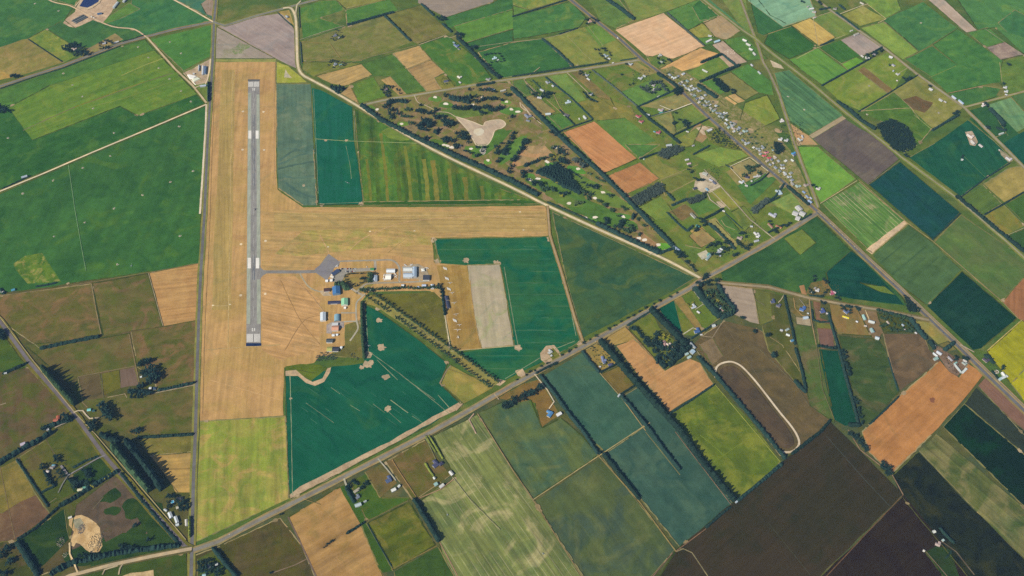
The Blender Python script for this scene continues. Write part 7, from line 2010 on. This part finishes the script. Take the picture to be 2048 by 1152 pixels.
def cyl(name, r, h, mat, parent, n=14, cone=.0, z=0.0):
    vs = [(r * math.cos(6.283 * i / n), r * math.sin(6.283 * i / n), z) for i in range(n)] + [(r * math.cos(6.283 * i / n), r * math.sin(6.283 * i / n), z + h) for i in range(n)] + [(0, 0, z + h + cone)]
    fs = [(i, (i + 1) % n, n + (i + 1) % n, n + i) for i in range(n)] + [(n + i, n + (i + 1) % n, 2 * n) for i in range(n)]
    return link_mesh(name, vs, fs, mat, parent)


for (x, y, r, h, c, lab) in ((682.5, 694.5, 3.2, 4.5, '#e8eef2', 'white water tank beside the dark joined hangar'), (183, 33, 2.4, 4, '#e4e2d8', 'white tank at the dairy yard'), (188, 35, 2.2, 4, '#dcd8d0', 'pale tank at the dairy yard beside the track'), (1787, 141, 2.8, 4, '#b0b4bc', 'grey tank beside the upper right road'), (1288, 318, 2.0, 3, '#b8ccc4', 'small tank at the corner of the orange stubble')):
    g = G(x, y, h)
    e = empty('tank', (g.x, g.y, .25))
    cyl('tank_wall', r, h, paint(c, .4), e)
    cyl('tank_lid', r * 1.04, .25, paint(c, .4, 0, .03), e, cone=.7, z=h + .004)
    tag(e, lab, 'tank', None, (x, y))
# water troughs in the paddocks
tg = None
for (x, y, lab) in [(a, b, 'round pale water trough in the big green paddock below the white track') for a, b in ((221, 312), (165, 336), (106, 361), (46, 387), (386, 342), (341, 364), (285, 390), (228, 417), (170, 445), (108, 473), (360, 472), (235, 529))] + \
        [(a, b, 'round pale water trough in the striped pasture left of the sandy track') for a, b in ((126, 147), (145, 170), (165, 193), (186, 217), (276, 94), (297, 115), (318, 136), (16, 276), (228, 266))] + \
        [(a, b, 'round pale water trough near the silo yard') for a, b in ((340, 84), (362, 107), (339, 158), (362, 182), (382, 203), (358, 253))] + \
        [(a, b, 'round pale water trough west of the dairy') for a, b in ((70, 7), (117, 22))] + \
        [(a, b, 'round pale water trough in the upper right pastures') for a, b in ((1738, 172), (1734, 229), (1877, 226), (1842, 46), (1576, 193), (1609, 219))]:
    sheet('trodden_ground', blob(x, y, 3.8, 9, .35), field_mat('trodden_ground', 'yard', '#b4aa8c'))
    g = G(x, y)
    e = empty('water_trough', (g.x, g.y, .25))
    if tg is None:
        r1, r2, n = 1.9, 1.55, 14
        ring = lambda r, z: [(r * math.cos(6.283 * i / n), r * math.sin(6.283 * i / n), z) for i in range(n)]
        vs = ring(r1, 0) + ring(r1, .8) + ring(r2, .8) + ring(r2, .5)
        fs = [(k * n + i, k * n + (i + 1) % n, (k + 1) * n + (i + 1) % n, (k + 1) * n + i) for k in range(3) for i in range(n)]
        a_ = link_mesh('trough_wall', vs, fs, paint('#d8d6cc', .7), e)
        b_ = link_mesh('water', ring(r2, .55), [tuple(range(n))], paint('#4a5a66', .15), e)
        tg = (a_.data, b_.data)
    else:
        for nm, me in zip(('trough_wall', 'water'), tg):
            o = bpy.data.objects.new(nm, me)
            COL.objects.link(o)
            o.parent = e
    tag(e, lab, 'water trough', 'water troughs in the paddocks', (x, y))


# ---------------------------------------------------------------- aircraft, trailers, vehicles
def loft(vs, fs, secs, m=8):
    """tube through (x, z, halfwidth, halfheight)"""
    k = len(vs)
    for (x, z, a, b) in secs:
        for i in range(m):
            t = 6.283 * i / m
            vs.append((x, a * math.cos(t), z + b * math.sin(t)))
    for s in range(len(secs) - 1):
        for i in range(m):
            fs.append((k + s * m + i, k + s * m + (i + 1) % m, k + (s + 1) * m + (i + 1) % m, k + (s + 1) * m + i))
    fs.append(tuple(k + i for i in range(m - 1, -1, -1)))
    fs.append(tuple(k + (len(secs) - 1) * m + i for i in range(m)))


def wing(vs, fs, x, span, chord, tip, z, th=.16, y0=0.0, dihedral=.0):
    for sgn in (1, -1):
        k = len(vs)
        for (y, c, zz) in ((y0, chord, z), (span / 2, tip, z + dihedral)):
            vs.extend([(x + c * .5, sgn * y, zz), (x, sgn * y, zz + th), (x - c * .5, sgn * y, zz), (x, sgn * y, zz - th * .4)])
        q = [(0, 1, 5, 4), (1, 2, 6, 5), (2, 3, 7, 6), (3, 0, 4, 7), (4, 5, 6, 7)]
        fs.extend([tuple(k + i for i in (f if sgn > 0 else f[::-1])) for f in q])


AC = {}


def aircraft(px, py, ang, span, length, colour, label, glider=False):
    g = G(px, py, 1)
    e = empty('glider' if glider else 'light_aircraft', (g.x, g.y, .3), ang)
    m = paint(colour, .35, 0, .02)
    vs, fs = [], []
    if glider:
        loft(vs, fs, [(length * .5, .8, .05, .05), (length * .42, .85, .38, .42), (length * .25, .9, .42, .5), (0, .95, .25, .3), (-length * .48, 1.1, .12, .14)])
    else:
        loft(vs, fs, [(length * .5, 1.1, .25, .3), (length * .4, 1.1, .5, .5), (length * .15, 1.3, .6, .75), (-length * .1, 1.2, .45, .5), (-length * .48, 1.3, .12, .2)])
    link_mesh('fuselage', vs, fs, m, e)
    vs, fs = [], []
    wing(vs, fs, length * .16, span, 1.0 if glider else 1.7, .45 if glider else 1.25, 1.25 if glider else 2.0, dihedral=.4)
    link_mesh('wing', vs, fs, m, e)
    vs, fs = [], []
    wing(vs, fs, -length * .45, 3.4, .9, .6, 1.5, .08)
    link_mesh('tailplane', vs, fs, m, e)
    link_mesh('fin', [(-length * .38, .06, 1.3), (-length * .5, .06, 1.3), (-length * .5, .06, 2.7), (-length * .44, .06, 2.7), (-length * .38, -.06, 1.3), (-length * .5, -.06, 1.3), (-length * .5, -.06, 2.7), (-length * .44, -.06, 2.7)],
              [(0, 1, 2, 3), (7, 6, 5, 4), (0, 3, 7, 4), (3, 2, 6, 7), (2, 1, 5, 6), (1, 0, 4, 5)], m, e)
    vs, fs = [], []
    loft(vs, fs, [(length * .32, 1.5, .1, .05), (length * .24, 1.75, .34, .3), (length * .1, 1.75, .36, .3), (0, 1.6, .1, .05)], 6)
    link_mesh('canopy', vs, fs, paint('#2c3846', .1), e)
    if not glider:
        bx('propeller', (length * .51, length * .53, -.95, .95, 1.02, 1.18), paint('#303030', .5), e)
        for y in (-.9, .9):
            bx('wheel', (length * .18, length * .18 + .5, y - .1, y + .1, 0, .5), paint('#222222', .7), e)
    tag(e, label, 'aircraft', 'aircraft on the airfield', (px, py))


aircraft(674, 533, 2.5, 10, 8, '#f2f2ee', 'white light aircraft parked at the terminal')
aircraft(510.5, 419, 1.55, 10, 8, '#4a5468', 'dark aircraft rolling along the runway')
for (x, y, a) in ((790, 549, .6), (792, 554, 2.2), (785, 552, 1.2), (769, 551, 3.1), (768, 557, 3.0), (770, 560, 2.9)):
    aircraft(x, y, a, 10, 7.5, '#f4f2ec', 'white light aircraft parked around the cream hangar')
for (x, y, a) in ((810, 531, .9), (822, 530, -.8), (817, 556, .3), (854, 537, 1.2)):
    aircraft(x, y, a, 10, 7.5, '#eef0f0', 'white light aircraft parked around the workshop hangar')
for (x, y, a, lab) in ((900, 566, .12, 'white glider opposite the trailer stacks'), (904, 586, .2, 'white glider right of the third trailer stack'), (908, 606, .2, 'white glider beside the gliding club shed'), (912, 629, .15, 'white glider south east of the gliding club shed'), (919, 650, .1, 'white glider below the fourth trailer stack')):
    aircraft(x, y, a + 1.6, 15, 6.8, '#f2f0ea', lab, True)
aircraft(915, 660, 1.62, 20, 7, '#fbf8f0', 'long winged white glider lying across the grass', True)
aircraft(916, 675, .4, 9, 6.5, '#f2ecdc', 'white tow plane at the southern end of the gliding field')
_tm = {}


def trailer(px, py, ang, label):
    g = G(px, py, 1)
    e = empty('glider_trailer', (g.x, g.y, .3), ang)
    if not _tm:
        vs, fs = [], []
        loft(vs, fs, [(4.6, 1.0, .5, .5), (3.6, 1.1, .75, .75), (-3.6, 1.1, .75, .75), (-4.4, 1.0, .6, .6)], 8)
        _tm['trailer_body'] = link_mesh('trailer_body', vs, fs, paint('#f6f3ea', .4, 0, .02), e).data
        _tm['drawbar'] = bx('drawbar', (4.6, 6.0, -.08, .08, .55, .7), paint('#6a6a6a', .6), e).data
        for i, y in enumerate((-.85, .85)):
            _tm['wheel', i] = bx('wheel', (-.35, .35, y - .1, y + .1, 0, .65), paint('#2a2a2a', .8), e).data
    else:
        for k, me in _tm.items():
            o = bpy.data.objects.new(k if isinstance(k, str) else k[0], me)
            COL.objects.link(o)
            o.parent = e
    tag(e, label, 'trailer', 'glider trailers parked in stacks', (px, py))


for (x, y, lab) in ((890.5, 537, 'first'), (894, 557, 'second'), (898, 578, 'third'), (910, 641, 'fourth')):
    for i in range(4):
        trailer(x - 3 + i * 1.9, y + i * .7 - 1, 1.85, 'white glider trailer in the %s stack from the north' % lab)
CARP = {}


def car(px, py, ang, colour, label, group, van=False):
    g = G(px, py, .7)
    e = empty('van' if van else 'car', (g.x, g.y, .62), ang)
    key = (colour, van)
    if key not in CARP:
        L, W = (6.5, 2.1) if van else (4.4, 1.8)
        vs, fs = [], []
        if van:
            box(vs, fs, -L / 2, L / 2, -W / 2, W / 2, .35, 2.6)
        else:
            prof = [(-2.2, .35), (-2.2, .85), (-1.9, .95), (-1.2, 1.0), (1.0, .95), (2.0, .8), (2.2, .6), (2.2, .35)]
            n = len(prof)
            vs = [(x, -W / 2, z) for x, z in prof] + [(x, W / 2, z) for x, z in prof]
            fs = [tuple(range(n - 1, -1, -1)), tuple(range(n, 2 * n))] + [(i, (i + 1) % n, n + (i + 1) % n, n + i) for i in range(n)]
        b = link_mesh('body', vs, fs, paint(colour, .3, 0, .02), e)
        parts = [('body', b.data)]
        if not van:
            vs = [(-1.7, -.85, .97), (-1.7, .85, .97), (1.0, .85, .97), (1.0, -.85, .97), (-1.2, -.68, 1.45), (-1.2, .68, 1.45), (.3, .68, 1.45), (.3, -.68, 1.45)]
            c = link_mesh('cabin', vs, [(0, 1, 5, 4), (1, 2, 6, 5), (2, 3, 7, 6), (3, 0, 4, 7)], paint('#2a3440', .15), e)
            r = link_mesh('car_roof', [(-1.2, -.68, 1.46), (-1.2, .68, 1.46), (.3, .68, 1.46), (.3, -.68, 1.46), (-1.2, -.68, 1.5), (-1.2, .68, 1.5), (.3, .68, 1.5), (.3, -.68, 1.5)], [(4, 7, 6, 5), (0, 4, 5, 1), (1, 5, 6, 2), (2, 6, 7, 3), (3, 7, 4, 0)], paint(colour, .3, 0, .02), e)
            parts += [('cabin', c.data), ('car_roof', r.data)]
        else:
            c = bx('windscreen', (L / 2 + .01, L / 2 + .06, -.9, .9, 1.3, 2.2), paint('#2a3440', .15), e)
            parts.append(('windscreen', c.data))
        for sx in (-.62, .62):
            for sy in (-1, 1):
                w = bx('wheel', (sx * L / 2 - .33, sx * L / 2 + .33, sy * W / 2 - .1, sy * W / 2 + .1, 0, .66), paint('#202020', .8), e)
                parts.append(('wheel', w.data))
        CARP[key] = parts
    else:
        for nm, me in CARP[key]:
            o = bpy.data.objects.new(nm, me)
            COL.objects.link(o)
            o.parent = e
    tag(e, label, 'van' if van else 'car', group, (px, py))


CC = ['#f0f0ee', '#e4e6e8', '#c03030', '#3a4a6a', '#e8e8e0', '#8a9098', '#2c3038', '#f4f4f0']
hw = P('1314,142 1354,175 1414,232 1476,287 1536,339 1573,370 1633,422 1641,431 1686,473 1721,508 1793,575 1846,626 1906,683 1971,748')


def on_highway(t, off):
    i = int(t)
    a, b = hw[i], hw[i + 1]
    f = t - i
    x, y = a[0] + (b[0] - a[0]) * f, a[1] + (b[1] - a[1]) * f
    return x + off, y - off * .3, px_dir(a, b)


for i in range(15):
    x, y, a = on_highway(7.0 + i * .135, 1.1 + (i % 2) * .3)
    car(x, y, a, CC[i % 3] if i % 4 else '#f4f4f0', 'car in the queue on the highway south of the junction', 'cars queueing on the highway')
for i, t in enumerate((.4, .9, 1.6, 2.3, 2.9, 3.4, 3.8, 4.3, 4.8, 5.5, 9.4, 9.9, 10.5, 11.2, 11.7)):
    x, y, a = on_highway(t, (-1.1, 1.1)[i % 2])
    car(x, y, a, CC[i % 8], 'car driving on the %s' % ('highway through the village' if t < 7 else 'highway by the dark fields'), 'cars driving on the highway')
a = px_dir((1233, 73), (1238, 78))
car(1235.5, 77, a, '#f6f6f2', 'long white lorry on the highway north of the village', None, True)
car(459, 1069, .45, '#e8e8e4', 'white car on the main road near the southern crossroads', None)
car(1191, 683, .5, '#f0f0ec', 'white car on the main road beside the tall conifer belt', None)
for i in range(14):
    car(682 + i * 2.1 + (i > 9) * 3, 537.5 + (i % 3) * .15, 1.5, CC[(i * 3) % 8], 'car in the upper row of the airfield car park', 'cars in the airfield car park')
for i in range(8):
    car(692 + i * 2.6, 542.8 + (i % 2) * .3, 1.6, CC[(i * 5 + 1) % 8], 'car in the lower row of the airfield car park', 'cars in the airfield car park')
for (x, y, c) in ((714, 586, '#28303c'), (703, 579, '#f0f0f0'), (734, 534, '#e8e4dc')):
    car(x, y, 2.4, c, 'car on the airfield access road', 'cars on the airfield roads')

# ---------------------------------------------------------------- irrigators, boulders, pool


def irrigator(px, py, ang, span, label):
    g = G(px, py)
    e = empty('irrigator', (g.x, g.y, .3), ang)
    st = paint('#b8c4c4', .4, .3)
    bx('carriage', (-1.6, 1.6, -.9, .9, .5, 1.3), st, e)
    bx('boom', (-.2, .2, -span / 2, span / 2, 2.2, 2.5), st, e)
    bx('mast', (-.15, .15, -.15, .15, 1.3, 3.6), st, e)
    for sx in (-1.3, 1.3):
        for sy in (-1.1, 1.1):
            bx('wheel', (sx - .4, sx + .4, sy - .12, sy + .12, 0, .8), paint('#2a2a2a', .8), e)
    tag(e, label, 'irrigator', 'travelling irrigators in the crops', (px, py))


irrigator(695, 366, 1.1, 16, 'pale travelling irrigator in the dark teal crop')
irrigator(263, 532, .1, 14, 'pale travelling irrigator in the big green paddock')
irrigator(738, 692, 1.5, 10, 'pale travelling irrigator beside the tall hedge')
irrigator(895, 1030, .4, 10, 'pale travelling irrigator in the striped pale green field')
irrigator(1086, 1108, .9, 8, 'pale travelling irrigator in the lower streaky field')


def rubble(name, x, y, rx, ry, n, s, c, label):
    vs, fs = [], []
    g = G(x, y)
    for _ in range(n):
        a, r = rng.uniform(0, 6.28), math.sqrt(rng.random())
        cx, cy, q = rx * r * math.cos(a), ry * r * math.sin(a), s * rng.uniform(.5, 1.4)
        k = len(vs)
        for (u, v, w) in ((1, 0, 0), (0, 1, 0), (-1, 0, 0), (0, -1, 0), (0, 0, 1)):
            vs.append((cx + u * q * rng.uniform(.7, 1.3), cy + v * q * rng.uniform(.7, 1.3), w * q * rng.uniform(.7, 1.3)))
        fs += [(k, k + 1, k + 4), (k + 1, k + 2, k + 4), (k + 2, k + 3, k + 4), (k + 3, k, k + 4)]
    o = link_mesh(name, vs, fs, paint(c, .9), loc=(g.x, g.y, .25))
    o['kind'] = 'stuff'
    o['label'] = label


rubble('rubble_heap', 163, 1058, 8, 12, 150, 1.4, '#8d857c', 'grey rubble heap in the quarry')
rubble('spoil_heaps', 190, 1084, 14, 20, 190, 1.9, '#d6ba88', 'pale spoil heaps on the right of the quarry')
rubble('rock_bank', 201, 1082, 4, 24, 110, 1.6, '#7d7464', 'dark rock bank around the quarry')
rubble('rubble_heap', 122, 1084, 8, 12, 60, 1.3, '#8f8a78', 'weedy rubble left of the quarry')
rubble('rubble_heap', 131, 1110, 6, 6, 36, 1.2, '#a49c8a', 'small rubble heap beside the quarry track')
rubble('scrap_heap', 1903, 730, 16, 14, 190, 1.2, '#a58f86', 'heaps of scrap and parts in the yard')
rubble('scrap_heap', 1930, 732, 8, 8, 70, 1.0, '#b8aca4', 'stacks of goods in the walled yard')
rubble('feed_heap', 1460, 104, 18, 14, 60, 1.2, '#d8c8b4', 'pens and rails of the stock yards')
g_ = G(345, 1004)
e_ = empty('swimming_pool', (g_.x, g_.y, .3))
cyl('pool_wall', 4.2, .6, paint('#e6f0f4', .5), e_)
o_ = cyl('water', 3.7, .04, paint('#58c0ea', .1), e_, z=1e-3 + .6)
tag(e_, 'round blue swimming pool behind the dark roofed house', 'swimming pool', None, (345, 1004))
g_ = G(1993, 744)
e_ = empty('exercise_ring', (g_.x, g_.y, .3))
n_ = 20
r_ = lambda r, z: [(r * math.cos(6.283 * i / n_), r * math.sin(6.283 * i / n_), z) for i in range(n_)]
link_mesh('ring_fence', r_(5.5, 0) + r_(5.5, 1.3) + r_(5.2, 1.3) + r_(5.2, 0), [(k * n_ + i, k * n_ + (i + 1) % n_, (k + 1) * n_ + (i + 1) % n_, (k + 1) * n_ + i) for k in range(3) for i in range(n_)], paint('#d8d8d0', .7), e_)
link_mesh('ring_floor', r_(5.1, .15), [tuple(range(n_))], paint('#a89a80', .9), e_)
tag(e_, 'round exercise ring beside the rapeseed field', 'exercise ring', None, (1993, 744))
settle_labels()
